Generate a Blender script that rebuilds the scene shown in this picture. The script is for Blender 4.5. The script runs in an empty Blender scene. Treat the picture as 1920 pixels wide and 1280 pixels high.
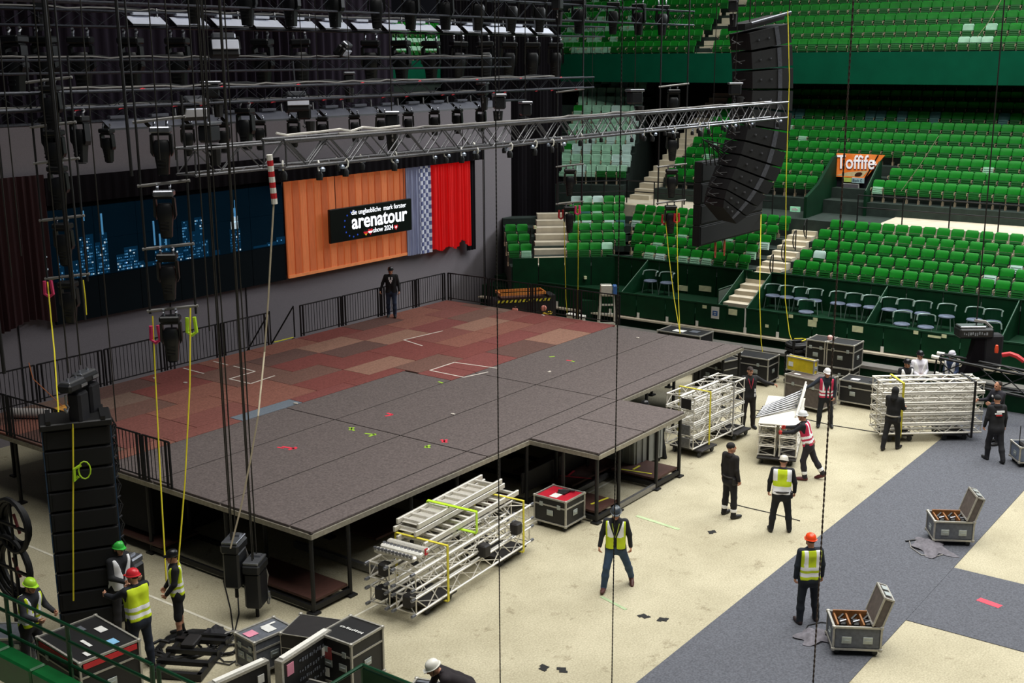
import bpy, math, random
import numpy as np
from mathutils import Matrix, Vector
PI = math.pi
scene = bpy.context.scene
COL = scene.collection
# ------------------------------------------------------------------ camera
F_PX, PITCH, ROLL, YAW = 2232.76439, 0.233416031, -0.00514854568, 0.640075622
CAM = np.array([-14.45806483, -15.4763643, 10.30400186])
_cp, _sp = math.cos(PITCH), math.sin(PITCH)
FW = np.array([math.cos(YAW) * _cp, math.sin(YAW) * _cp, -_sp])
_r = np.cross(FW, [0, 0, 1.0]); _r /= np.linalg.norm(_r)
_u = np.cross(_r, FW)
_c, _s = math.cos(ROLL), math.sin(ROLL)
RT, UP = _c * _r + _s * _u, -_s * _r + _c * _u
cam_data = bpy.data.cameras.new('camera')
cam = bpy.data.objects.new('camera', cam_data)
COL.objects.link(cam)
cam_data.sensor_width = 36.0
cam_data.lens = F_PX * 36.0 / 1920.0
cam_data.clip_end = 300
cam.matrix_world = Matrix(((RT[0], UP[0], -FW[0], CAM[0]), (RT[1], UP[1], -FW[1], CAM[1]),
                           (RT[2], UP[2], -FW[2], CAM[2]), (0, 0, 0, 1)))
scene.camera = cam
# ------------------------------------------------------------------ light
world = bpy.data.worlds.new('hall_air')
scene.world = world
world.use_nodes = True
world.node_tree.nodes['Background'].inputs[0].default_value = (0.78, 0.88, 1.0, 1)
world.node_tree.nodes['Background'].inputs[1].default_value = 0.03
def area(name, loc, sx, sy, power, color, rot=(0, 0, 0)):
    l = bpy.data.lights.new(name, 'AREA'); l.shape = 'RECTANGLE'
    l.size, l.size_y, l.energy, l.color = sx, sy, power, color
    o = bpy.data.objects.new(name, l); COL.objects.link(o)
    o.location, o.rotation_euler = loc, rot
    return o
sky_l = area('roof_skylight', (12.0, -8.0, 24.0), 38, 26, 5450, (1.0, 0.985, 0.94))
sky_l.data.spread = math.radians(100)
area('roof_lamps_over_stands', (25, -2, 20), 4, 28, 1250, (0.95, 1.0, 0.95), (0, math.radians(-32), 0))
right_l = area('added_right_light', (41, -6, 22), 34, 4, 2900, (0.92, 0.96, 1.0))  # unseen light, added to brighten the right end of the grey backdrop
right_l.rotation_euler = Vector((-.80, .42, -.50)).to_track_quat('-Z', 'Y').to_euler()
right_l.data.spread = math.radians(120)
area('added_rear_light', (41, 26, 20), 8, 3, 900, (1.0, 1.0, .95), (math.radians(35), 0, 0))  # unseen light, added so the far seats in the drape gap show
scene.view_settings.view_transform = 'Standard'
scene.view_settings.look = 'None'
scene.view_settings.gamma = 1.0
scene.view_settings.use_curve_mapping = False
scene.view_settings.exposure = 0.35
# ------------------------------------------------------------------ unprojecting onto planes of the hall
def ray(px, py):
    return FW + RT * ((px - 960) / F_PX) - UP * ((py - 640) / F_PX)
def pz(px, py, z=0.0):
    d = ray(px, py); return CAM + d * ((z - CAM[2]) / d[2])
def py_(px, py, y):
    d = ray(px, py); return CAM + d * ((y - CAM[1]) / d[1])
def px_(px, py, x):
    d = ray(px, py); return CAM + d * ((x - CAM[0]) / d[0])
def pplane(px, py, p0, n):
    d = ray(px, py); n = np.array(n, float)
    return CAM + d * (np.dot(np.array(p0) - CAM, n) / np.dot(d, n))
def proj(P):
    v = np.array(P) - CAM; w = v @ FW
    return 960 + F_PX * (v @ RT) / w, 640 - F_PX * (v @ UP) / w
# ------------------------------------------------------------------ materials
def lin(h):
    if isinstance(h, str):
        h = h.lstrip('#'); c = [int(h[i:i + 2], 16) / 255 for i in (0, 2, 4)]
    else:
        c = list(h)
    return tuple(x / 12.92 if x <= 0.04045 else ((x + 0.055) / 1.055) ** 2.4 for x in c) + (1.0,)
MATS = {}
def mat(name, col, rough=0.6, metal=0.0, var=0.12, scale=6.0, bump=0.0, spec=0.5, detail=4.0, stretch=None, col2=None, emit=0.0):
    if name in MATS: return MATS[name]
    m = bpy.data.materials.new(name); m.use_nodes = True
    nt = m.node_tree; b = nt.nodes['Principled BSDF']
    c = lin(col)
    b.inputs['Roughness'].default_value = rough
    b.inputs['Metallic'].default_value = metal
    b.inputs['Specular IOR Level'].default_value = spec
    tc = nt.nodes.new('ShaderNodeTexCoord')
    mp = nt.nodes.new('ShaderNodeMapping')
    if stretch: mp.inputs['Scale'].default_value = stretch
    nt.links.new(tc.outputs['Object'], mp.inputs['Vector'])
    nz = nt.nodes.new('ShaderNodeTexNoise')
    nz.inputs['Scale'].default_value = scale; nz.inputs['Detail'].default_value = detail
    nt.links.new(mp.outputs['Vector'], nz.inputs['Vector'])
    rp = nt.nodes.new('ShaderNodeValToRGB')
    d = tuple(x * (1 - var) for x in c[:3]) + (1,)
    e = tuple(min(1, x * (1 + var)) for x in c[:3]) + (1,)
    if col2: e = lin(col2)
    rp.color_ramp.elements[0].position = 0.3; rp.color_ramp.elements[0].color = d
    rp.color_ramp.elements[1].position = 0.7; rp.color_ramp.elements[1].color = e
    nt.links.new(nz.outputs['Fac'], rp.inputs['Fac'])
    nt.links.new(rp.outputs['Color'], b.inputs['Base Color'])
    if bump:
        bp = nt.nodes.new('ShaderNodeBump'); bp.inputs['Strength'].default_value = bump; bp.inputs['Distance'].default_value = 0.02
        nt.links.new(nz.outputs['Fac'], bp.inputs['Height']); nt.links.new(bp.outputs['Normal'], b.inputs['Normal'])
    if emit:
        b.inputs['Emission Color'].default_value = c; b.inputs['Emission Strength'].default_value = emit
    MATS[name] = m
    return m
# ------------------------------------------------------------------ mesh builder
class MB:
    def __init__(s): s.v = []; s.f = []; s.m = []
    def add(s, vs, fs, m=0, M=None):
        o = len(s.v)
        if M is not None: vs = [tuple(M @ Vector(v)) for v in vs]
        s.v += [tuple(v) for v in vs]; s.f += [tuple(i + o for i in f) for f in fs]; s.m += [m] * len(fs)
        return s
    def box(s, c, d, m=0, M=None, bev=0.0):
        x, y, z = c; a, b, h = d[0] / 2, d[1] / 2, d[2] / 2
        if bev <= 0:
            vs = [(x + i * a, y + j * b, z + k * h) for k in (-1, 1) for j in (-1, 1) for i in (-1, 1)]
            fs = [(0, 2, 3, 1), (4, 5, 7, 6), (0, 1, 5, 4), (2, 6, 7, 3), (0, 4, 6, 2), (1, 3, 7, 5)]
        else:
            t = bev; vs = []
            for k, ia, ib, hz in ((0, a - t, b - t, -h), (1, a, b, -h + t), (2, a, b, h - t), (3, a - t, b - t, h)):
                ca = min(t, ia) if k in (1, 2) else 0
                vs += [(x - ia + ca, y - ib, z + hz), (x + ia - ca, y - ib, z + hz), (x + ia, y - ib + ca, z + hz), (x + ia, y + ib - ca, z + hz),
                       (x + ia - ca, y + ib, z + hz), (x - ia + ca, y + ib, z + hz), (x - ia, y + ib - ca, z + hz), (x - ia, y - ib + ca, z + hz)]
            fs = [tuple(range(7, -1, -1)), tuple(range(24, 32))]
            for r in range(3):
                for i in range(8):
                    j = (i + 1) % 8; fs.append((r * 8 + i, r * 8 + j, r * 8 + 8 + j, r * 8 + 8 + i))
        return s.add(vs, fs, m, M)
    def tube(s, a, b, r, n=6, m=0, r2=None, M=None):
        return s.path([a, b], r, n, m, r2=r2, M=M)
    def path(s, pts, r, n=6, m=0, r2=None, M=None, closed=False, cap=True):
        P = [Vector(p) for p in pts]; vs = []; fs = []; L = len(P)
        ref = None
        for i in range(L):
            if closed: t = P[(i + 1) % L] - P[i - 1]
            else: t = P[min(i + 1, L - 1)] - P[max(i - 1, 0)]
            if t.length < 1e-9: t = Vector((0, 0, 1))
            t.normalize()
            if ref is None:
                ref = Vector((0, 0, 1)) if abs(t.z) < 0.9 else Vector((1, 0, 0))
            u = t.cross(ref); u.normalize(); w = u.cross(t); ref = w
            rr = r if r2 is None else r + (r2 - r) * i / max(1, L - 1)
            for k in range(n):
                an = 2 * PI * (k + .5) / n
                vs.append(P[i] + u * (rr * math.cos(an)) + w * (rr * math.sin(an)))
        for i in range(L if closed else L - 1):
            q = (i + 1) % L
            for k in range(n):
                k2 = (k + 1) % n
                fs.append((i * n + k, i * n + k2, q * n + k2, q * n + k))
        if cap and not closed:
            fs.append(tuple(range(n - 1, -1, -1))); fs.append(tuple((L - 1) * n + k for k in range(n)))
        return s.add(vs, fs, m, M)
    def lathe(s, prof, n=14, m=0, M=None, sx=1, sy=1):
        vs = []; fs = []
        for r, z in prof:
            for k in range(n):
                a = 2 * PI * k / n; vs.append((r * sx * math.cos(a), r * sy * math.sin(a), z))
        for i in range(len(prof) - 1):
            for k in range(n):
                k2 = (k + 1) % n; fs.append((i * n + k, i * n + k2, i * n + n + k2, i * n + n + k))
        if prof[0][0] > 1e-6: fs.append(tuple(range(n - 1, -1, -1)))
        if prof[-1][0] > 1e-6: fs.append(tuple((len(prof) - 1) * n + k for k in range(n)))
        return s.add(vs, fs, m, M)
    def prism(s, poly, vec, m=0, M=None):
        n = len(poly); v = Vector(vec)
        vs = [Vector(p) for p in poly] + [Vector(p) + v for p in poly]
        fs = [tuple(range(n - 1, -1, -1)), tuple(range(n, 2 * n))] + [(i, (i + 1) % n, n + (i + 1) % n, n + i) for i in range(n)]
        return s.add(vs, fs, m, M)
    def mesh(s, name, mats, smooth=False):
        me = bpy.data.meshes.new(name)
        me.from_pydata(s.v, [], s.f)
        if not isinstance(mats, (list, tuple)): mats = [mats]
        for q in mats: me.materials.append(q)
        if len(mats) > 1: me.polygons.foreach_set('material_index', s.m)
        me.validate(); 
        if smooth:
            me.polygons.foreach_set('use_smooth', [True] * len(me.polygons))
            me.set_sharp_from_angle(angle=math.radians(42))
        return me
    def build(s, name, mats, parent=None, smooth=False, **k):
        return link(name, s.mesh(name, mats, smooth), parent, **k)
def link(name, me, parent=None, label=None, cat=None, group=None, kind=None, loc=None, rotz=None):
    o = bpy.data.objects.new(name, me); COL.objects.link(o)
    if parent is not None: o.parent = parent
    if loc is not None: o.location = tuple(loc)
    if rotz is not None: o.rotation_euler = (0, 0, rotz)
    if label: o['label'] = label
    if cat: o['category'] = cat
    if group: o['group'] = group
    if kind: o['kind'] = kind
    return o
def thing(name, label, cat, loc=(0, 0, 0), rotz=0.0, group=None):
    return link(name, None, None, label, cat, group, None, loc, rotz)
def struct(name, mb, m, parent=None, smooth=False):
    o = mb.build(name, m, parent, smooth)
    if parent is None: o['kind'] = 'structure'
    return o
def dup(root, loc=None, rotz=None, label=None, group=None):
    def rec(o, par):
        c = o.copy(); COL.objects.link(c)
        if par is not None: c.parent = par
        for ch in list(o.children): rec(ch, c)
        return c
    r = rec(root, None)
    if loc is not None: r.location = tuple(loc)
    if rotz is not None: r.rotation_euler = (0, 0, rotz)
    if label: r['label'] = label
    if group: r['group'] = group
    return r
_ORD = ['first', 'second', 'third', 'fourth', 'fifth', 'sixth', 'seventh', 'eighth', 'ninth']
NTH = _ORD + ['tenth', 'eleventh', 'twelfth', 'thirteenth', 'fourteenth', 'fifteenth', 'sixteenth', 'seventeenth', 'eighteenth', 'nineteenth']
for _t in ('twent', 'thirt', 'fort', 'fift', 'sixt', 'sevent'): NTH += [_t + 'ieth'] + [_t + 'y-' + q for q in _ORD]
RND = random.Random(7)
# shared materials
M_BLACK = mat('black_metal', '#0e0e10', 0.55, 0.1, 0.2, 20)
M_PLASTIC = mat('black_plastic', '#101012', 0.45, 0, 0.25, 9)
M_RUBBER = mat('rubber', '#101011', 0.8)
M_ALU = mat('aluminium', '#d9d5cb', 0.42, 0.35, 0.12, 25)
M_ALUDARK = mat('dull_aluminium', '#8d8c8c', 0.35, 0.75, 0.2, 25)
M_TRUSSBLK = mat('black_truss_paint', '#43454c', 0.35, 0.6, 0.25, 20)
M_WHITE = mat('white_paint', '#e6e4dc', 0.5, 0, 0.06)
M_RED = mat('red_paint', '#c4242c', 0.5)
M_YELLOW = mat('yellow_rope', '#e2d22a', 0.7, 0, 0.1)
M_LIME = mat('lime_plastic', '#b6e02a', 0.5)
M_ORANGE = mat('orange_plastic', '#e8502a', 0.5)
M_PINK = mat('pink_sling', '#e03a6e', 0.7)
M_BLUE = mat('blue_plastic', '#3a66a8', 0.5)
M_GREENDK = mat('dark_green_panel', '#03341b', 0.6, 0, 0.18, 3, spec=.2)
M_GREENRAIL = mat('green_rail_paint', '#0b3d24', 0.4, 0.2)
M_CHAIN = mat('chain_steel', '#3a3835', 0.5, 0.7, 0.2, 60)
M_ROPE = mat('natural_rope', '#a89c84', 0.8)
M_PAPER = mat('paper', '#dfe2b4', 0.8)
M_PLY = mat('brown_plywood', '#4a2d25', 0.6, 0, 0.25, 8, stretch=(1, 6, 6))
# ================================================================== hall floor and walls
def floor_mat():
    m = bpy.data.materials.new('beige_hall_floor'); m.use_nodes = True
    nt = m.node_tree; b = nt.nodes['Principled BSDF']; b.inputs['Roughness'].default_value = 0.75
    b.inputs['Specular IOR Level'].default_value = 0.25
    tc = nt.nodes.new('ShaderNodeTexCoord')
    n1 = nt.nodes.new('ShaderNodeTexNoise'); n1.inputs['Scale'].default_value = 0.55; n1.inputs['Detail'].default_value = 7; n1.inputs['Roughness'].default_value = 0.65
    n2 = nt.nodes.new('ShaderNodeTexNoise'); n2.inputs['Scale'].default_value = 30; n2.inputs['Detail'].default_value = 3
    n3 = nt.nodes.new('ShaderNodeTexNoise'); n3.inputs['Scale'].default_value = 1.6; n3.inputs['Detail'].default_value = 9; n3.inputs['Roughness'].default_value = 0.75
    for n in (n1, n2, n3): nt.links.new(tc.outputs['Object'], n.inputs['Vector'])
    r1 = nt.nodes.new('ShaderNodeValToRGB')
    r1.color_ramp.elements[0].position = 0.32; r1.color_ramp.elements[0].color = lin('#a8a088')
    r1.color_ramp.elements[1].position = 0.62; r1.color_ramp.elements[1].color = lin('#bbb39b')
    nt.links.new(n1.outputs['Fac'], r1.inputs['Fac'])
    mx = nt.nodes.new('ShaderNodeMix'); mx.data_type = 'RGBA'; mx.blend_type = 'MULTIPLY'; mx.inputs[0].default_value = 1
    r2 = nt.nodes.new('ShaderNodeValToRGB')
    r2.color_ramp.elements[0].position = 0.3; r2.color_ramp.elements[0].color = (0.74, 0.74, 0.70, 1)
    r2.color_ramp.elements[1].position = 0.7; r2.color_ramp.elements[1].color = (1.1, 1.1, 1.08, 1)
    nt.links.new(n2.outputs['Fac'], r2.inputs['Fac'])
    nt.links.new(r1.outputs['Color'], mx.inputs[6]); nt.links.new(r2.outputs['Color'], mx.inputs[7])
    r3 = nt.nodes.new('ShaderNodeValToRGB')
    r3.color_ramp.elements[0].position = 0.30; r3.color_ramp.elements[0].color = (0.5, 0.46, 0.40, 1)
    r3.color_ramp.elements[1].position = 0.42; r3.color_ramp.elements[1].color = (1, 1, 1, 1)
    nt.links.new(n3.outputs['Fac'], r3.inputs['Fac'])
    mx2 = nt.nodes.new('ShaderNodeMix'); mx2.data_type = 'RGBA'; mx2.blend_type = 'MULTIPLY'; mx2.inputs[0].default_value = 1
    nt.links.new(mx.outputs[2], mx2.inputs[6]); nt.links.new(r3.outputs['Color'], mx2.inputs[7])
    nt.links.new(mx2.outputs[2], b.inputs['Base Color'])
    return m
floor = struct('floor', MB().add([(-30, -30, 0), (45, -30, 0), (45, 40, 0), (-30, 40, 0)], [(0, 1, 2, 3)]), floor_mat())
# grey protective mat laid as a cross on the floor: three separate lengths
M_MAT = mat('grey_floor_mat', '#595b62', 0.85, 0, 0.3, 28, bump=0.25, detail=8, spec=0.2)
def mat_strip(label, x0, x1, y0, y1, h=0.012):
    mb = MB().box(((x0 + x1) / 2, (y0 + y1) / 2, h / 2), (x1 - x0, y1 - y0, h))
    mb.build('floor_mat', M_MAT, None, label=label, cat='floor mat', group='grey floor mats laid as a cross')
mat_strip('long grey floor mat running from lower centre towards the truss carts', -9, 26, -9.12, -6.22)
mat_strip('short grey floor mat branching right past the red tape mark', 6.42, 9.34, -24, -9.125)
# painted court lines and marks
M_LINE = mat('white_floor_line', '#d5d0bf', 0.7)
struct('trim_1', MB().box((-1.3, 3.5, .003), (.06, 17, .006)).box((5, -.62, .003), (12.5, .05, .006)), M_LINE)
def mark(label, pts, m, w=.06):
    mb = MB()
    for a, b in zip(pts[:-1], pts[1:]):
        a = Vector(a); b = Vector(b); d = (b - a).normalized(); n = Vector((-d.y, d.x, 0)) * w / 2; up = Vector((0, 0, .004))
        mb.prism([a - n, b - n, b + n, a + n], up)
    return mb.build('tape_mark', m, None, label=label, cat='tape mark')
a = pz(1855, 1130, .013)
M_REDTAPE = mat('red_tape', '#e8384e', 0.6); M_YELTAPE = mat('yellow_tape', '#d8cf3a', 0.6); M_LIMETAPE = mat('lime_tape', '#9cc838', 0.6)
mark('red tape strip stuck on the grey floor mat at right', [a + np.array([-.05, -.22, 0]), a + np.array([.05, .22, 0])], M_REDTAPE, .17)
g = pz(1150, 1130, .002); M_GRNPAINT = mat('faded_green_paint', '#9fb38a', 0.8)
mark('faded green paint line on the floor below the walking man', [g + np.array([-.1, -.35, 0]), g + np.array([.1, .35, 0])], M_GRNPAINT, .07)
g = pz(1232, 980, .002)
mark('faded green paint smear on the beige floor behind the walking man', [g + np.array([-.05, -.6, 0]), g + np.array([.1, .6, 0])], mat('pale_green_paint', '#aebf94', .8), .1)
for q, (x, y) in enumerate(((1020, 1252), (1055, 1256), (1208, 1155), (1243, 1161), (1335, 997))):
    p = pz(x, y, .002)
    mb = MB().box((0, 0, .004), (.17, .12, .008)).box((.05, .07, .004), (.09, .07, .007)).box((-.06, -.05, .004), (.07, .07, .006))
    mb.build('scuff_mark', M_RUBBER, None, loc=(p[0], p[1], .001), rotz=.6 * q, cat='floor mark',
             label=['black scuff mark on the floor right of the bending worker', 'black scuff mark next to the chain, right one of the bottom pair',
                    'left of two dark scuffs right of the long hanging chain', 'right of two dark scuffs right of the long hanging chain', 'small dark scuff on the floor beside the man in black'][q])
# walls that close the hall behind the stands
M_NAVY = mat('dark_navy_wall', '#0b0d1c', 0.9, 0, 0.2, 1)
struct('wall_right', MB().box((47, 5, 13), (.4, 76, 30)), M_NAVY)
struct('wall_back', MB().box((8, 42, 13), (78, .4, 30)), M_NAVY)

# ================================================================== arena side: boxes, lower tier, walkway, middle tier, upper tier
M_CONC = mat('terrace_concrete', '#23312b', 0.85, 0, 0.25, 4)
M_STEP = mat('pale_step_concrete', '#cfc4ae', 0.8, 0, 0.1, 3)
M_LEDGE = mat('grey_ledge', '#6c6a66', 0.8, 0, 0.15, 5)
M_FASCIA = mat('green_fascia', '#04523a', 0.8, 0, 0.10, 1.5, spec=.1)
M_DKGREEN2 = mat('deep_green_wall', '#042e19', 0.7, 0, 0.2, 2, spec=.2)
Y0, Y1 = -17.0, 8.6
def extr(poly_xz, y0, y1): return MB().prism([(x, y0, z) for x, z in poly_xz], (0, y1 - y0, 0))
struct('wall_base', extr([(21.6, 0), (24.4, 0), (24.4, 1.75), (23.3, 1.75), (23.3, 1.5), (22.45, 1.5), (22.45, 1.0), (22.35, 1.0), (22.35, .72), (21.6, .72)], Y0, 13.5), M_DKGREEN2)
struct('trim_2', extr([(21.5, .68), (22.0, .68), (22.0, .78), (21.5, .78)], Y0, 13.5), M_LEDGE)
struct('trim_3', extr([(22.2, 1.0), (22.45, 1.0), (22.45, 1.06), (22.2, 1.06)], Y0, 13.5), M_STEP)
# corner frame: origin O, along T (rotated section), outward N
O_, T_, N_ = np.array([24.55, 8.5]), np.array([-.66, .751]), np.array([.751, .66])
def corner(s_, n_, z): p = O_ + T_ * s_ + N_ * n_; return (p[0], p[1], z)
def extr_corner(poly_nz, s0, s1):
    a = [corner(s0, n, z) for n, z in poly_nz]; d = Vector(corner(s1, 0, 0)) - Vector(corner(s0, 0, 0))
    return MB().prism(a, d)
# lower tier terraces
RISE, RUN, ROWS = .27, .8, 5
def steps(x0, z0, rise, run, n, zb):
    p = [(x0, zb)]
    x, z = x0, z0
    for r in range(n):
        p += [(x, z), (x + run, z)]; x += run; z += rise
    p.append((x, zb)); return p
struct('terrace_1', extr(steps(24.4, 2.5, RISE, RUN, ROWS, 0), Y0, Y1 + 1.0), M_CONC)
struct('terrace_2', extr_corner(steps(-.15, 2.5, RISE, RUN, ROWS + 1, 0), -2.2, 4.12), M_CONC)
# dark corner ground under the corner boxes
struct('wall_corner', extr_corner([(-2.0, 0), (-.15, 0), (-.15, 1.5), (-2.0, 1.5)], -1.2, 1.6), M_DKGREEN2)
# stairs through the lower tier (pale steps) and at the corner
def stair(name, base, dirx, width_vec, n, rise, run, z0):
    mb = MB(); d = Vector(dirx); w = Vector(width_vec); b = Vector(base)
    for k in range(n):
        p = b + d * (run * k)
        mb.prism([p + Vector((0, 0, z0 - 1.2)), p + d * (run + .02) + Vector((0, 0, z0 - 1.2)), p + d * (run + .02) + Vector((0, 0, z0 + rise * k)), p + Vector((0, 0, z0 + rise * k))], w)
    return mb
mbst = MB()
stair_o = thing('stairway', 'pale concrete stairway climbing through the lower seats with hoop handrails', 'stairs', (0, 0, 0))
for k in range(15):
    x0 = 22.6 + .43 * k; z0 = 2.0 + .144 * k
    MB().box((x0 + .225, 2.45, z0 / 2), (.45, .96, z0), 0).build('step', M_STEP, stair_o)
for k, (x, y) in enumerate(((1455, 512), (1465, 492), (1481, 477), (1497, 457))):
    p = px_(x, y, 24.9 + .95 * k)
    mb = MB(); h = .75
    pts = [(0, 0, 0), (0, 0, h), (-.12, 0, h - .03), (-.24, 0, h * .7), (-.24, 0, h * .4), (-.14, 0, h * .16), (0, 0, h * .12)]
    mb.path(pts, .022, 6)
    o = mb.build('handrail', M_BLACK, stair_o); o.location = (24.75 + .95 * k, 2.1, 2.72 + .32 * k)
stair_c = thing('stairway', 'wide pale corner stairs left of the mint tinted corner seats', 'stairs', (0, 0, 0))
for k in range(8):
    n0 = -.2 + .56 * k; z0 = 2.55 + .21 * k; s0 = 1.95 - .08 * k
    a = [corner(s0, n0 + .12, 1), corner(s0, n0 + .58, 1), corner(s0, n0 + .58, z0), corner(s0, n0 + .12, z0)]
    MB().prism(a, Vector(corner(3.25, 0, 0)) - Vector(corner(1.95, 0, 0))).build('step', M_STEP, stair_c)
for k in range(2):
    c = Vector(corner(3.22, .15 + 1.0 * k, 2.6 + .36 * k))
    mb = MB(); mb.path([(0, 0, 0), (0, 0, .85), (.12, .1, .8), (.22, .2, .55), (.2, .2, .3), (0, 0, .2)], .022, 6)
    mb.build('handrail', M_BLACK, stair_c, loc=c)
# ---- box fronts: green panels, each a part of the parapet
par = thing('box_parapet', 'dark green panelled front of the spectator boxes at the right side', 'parapet', (22.4, 0, 0))
y = 1.95; k = 0
MPAN = MB().box((0, 0, .43), (.05, 1.17, .8), bev=.012).mesh('panel', M_GREENDK)
while y > -12:
    o = link('panel', MPAN, par); o.location = (0, y - .6, 1.06); y -= 1.2; k += 1
for k in range(9):
    MB().box((-.035, 1.95 - 1.2 * k, 1.16), (.02, .1, .2)).build('bracket', M_WHITE, par)
MB().box((0, -5.1, 1.92), (.07, 14.1, .05)).build('top_rail', M_GREENRAIL, par)
parl = thing('box_parapet', 'dark green box front between the step ladder and the stairway', 'parapet', (22.4, 0, 0))
y = 11.1
while y > 3.2:
    o = link('panel', MPAN, parl); o.location = (0, y - .6, 1.06); y -= 1.2
for k in range(6):
    MB().box((-.035, 9.8 - 1.2 * k, 1.16), (.02, .1, .2)).build('bracket', M_WHITE, parl)
MB().box((0, 6.9, 1.92), (.07, 8.5, .05)).build('top_rail', M_GREENRAIL, parl)
gate = thing('box_gate', 'green gate with a white edge at the foot of the pale stairs', 'gate', (22.42, 2.45, 1.06))
MB().box((0, 0, .43), (.05, .9, .84)).build('panel', M_GREENDK, gate)
MB().box((-.03, -.48, .43), (.02, .05, .84)).build('frame', M_WHITE, gate)
# box back walls (panels) and partitions
bw = thing('box_back_wall', 'tall dark green panelled wall behind the spectator box chairs', 'wall', (24.36, 0, 0))
MP2 = MB().box((0, 0, .9), (.05, 1.17, 1.78), bev=.012).mesh('panel', M_GREENDK)
y = 1.95
while y > -12:
    o = link('panel', MP2, bw); o.location = (0, y - .6, 1.05); y -= 1.2
MB().box((0, -5.0, 2.87), (.09, 13.9, .05)).build('top_rail', M_GREENRAIL, bw)
bwl = thing('box_back_wall', 'dark green panelled wall under the left block of lower seats', 'wall', (24.36, 0, 0))
y = 8.9
while y > 2.8:
    o = link('panel', MP2, bwl); o.location = (0, y - .6, 1.05); y -= 1.2
MB().box((0, 5.8, 2.87), (.09, 6.2, .05)).build('top_rail', M_GREENRAIL, bwl)
bwc = thing('box_back_wall', 'dark green panelled wall below the corner seats beside the grey screen', 'wall', (0, 0, 0))
for k in range(4):
    a = [corner(.02 + 1.02 * k, -.2, 1), corner(1.0 + 1.02 * k, -.2, 1), corner(1.0 + 1.02 * k, -.2, 2.84), corner(.02 + 1.02 * k, -.2, 2.84)]
    MB().prism(a, Vector(corner(0, .06, 0)) - Vector(corner(0, 0, 0))).build('panel', M_GREENDK, bwc)
def partition(label, y):
    mb = MB().prism([(22.45, y, 1.0), (24.35, y, 1.0), (24.35, y, 2.85), (22.45, y, 1.9)], (0, .05, 0))
    o = mb.build('box_partition', M_GREENDK, None, label=label, cat='partition')
    MB().tube((22.45, y + .025, 1.92), (24.35, y + .025, 2.87), .02).build('rail', M_GREENRAIL, o)
partition('green sloping partition wall beside the pale stairs, at the left end of the chairs', 1.94)
partition('green sloping partition between the two groups of box chairs', -2.24)
partition('green sloping partition at the right end of the box chairs', -6.42)
partition('green sloping partition right of the two lone box chairs', 3.0)
partition('green sloping partition left of the two lone box chairs', 6.95)
# glazed corner box with grey mesh rail and post left of stairs
mr = thing('mesh_railing', 'grey wire mesh railing at the end of the box right of the ladder', 'railing', (22.45, 3.05, 1.9))
MB().box((.9, 0, .25), (1.8, .02, .5)).build('mesh_panel', mat('grey_mesh', '#3d4a44', .6), mr)
MB().path([(0, 0, -.1), (0, 0, .55), (1.8, 0, .55), (1.8, 0, -.1)], .02).build('rail_frame', M_GREENRAIL, mr)
# paper notes on the box fronts
for lb, x, y, w, h in (('pale paper notice on the box front left of the two lone chairs', 1322, 541, .5, .2), ('pale paper notice right of the two lone chairs', 1280, 540, .42, .2),
                       ('pale paper notice on the gate below the stairs', 1374, 585, .32, .2), ('small white sticker above the blue pictogram sign', 1321, 575, .16, .11),
                       ('pale L shaped paper notice left of the long hanging chain', 1523, 606, .3, .22), ('pale paper notice right of the long hanging chain', 1608, 617, .36, .2),
                       ('white paper strip below the open box hatch', 1752, 631, .4, .07), ('small pale sticker low on the box front near the rope', 1438, 611, .12, .1)):
    p = px_(x, y, 24.325 if y < 545 else 22.368); MB().box((0, 0, 0), (.015, w, h)).build('paper_notice', M_PAPER, None, label=lb, cat='notice', loc=p)
for lb, x, y in (('first of the yellow row number plates on the box wall', 1484, 571), ('second of the yellow row number plates on the box wall', 1530, 577),
                 ('third of the yellow row number plates on the box wall', 1719, 601), ('fourth of the yellow row number plates on the box wall', 1772, 608)):
    p = px_(x, y, 22.9); MB().box((0, 0, 0), (.02, .15, .11)).build('number_plate', M_PAPER, None, label=lb, cat='plate', loc=tuple(px_(x, y, 22.366)) if px_(x, y, 22.366)[2] < 1.88 else (22.366, px_(x, y, 22.366)[1], 1.86))
for lb, x, y in (('small pale number plate on the corner box wall over the ladder', 1097, 520), ('small pale number plate on the green wall left of the corner stairs', 1003, 426)):
    p = pplane(x, y, (*(O_ + N_ * -.24), 2), (*N_, 0)); MB().box((0, 0, 0), (.16, .1, .11)).build('number_plate', M_PAPER, None, label=lb, cat='plate', loc=p, rotz=.85)
# blue pictogram sign
p = px_(1341, 586, 22.366)
sg = MB().box((0, 0, 0), (.02, .3, .42)).build('pictogram_sign', M_WHITE, None, label='white sign with a blue pictogram on the box front', cat='sign', loc=p)
MB().box((-.014, 0, -.02), (.012, .19, .17)).build('pictogram', M_BLUE, sg)
MB().box((-.022, 0, .01), (.008, .1, .03)).box((-.022, 0, -.05), (.008, .06, .03)).build('pictogram_detail', M_WHITE, sg)
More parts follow.
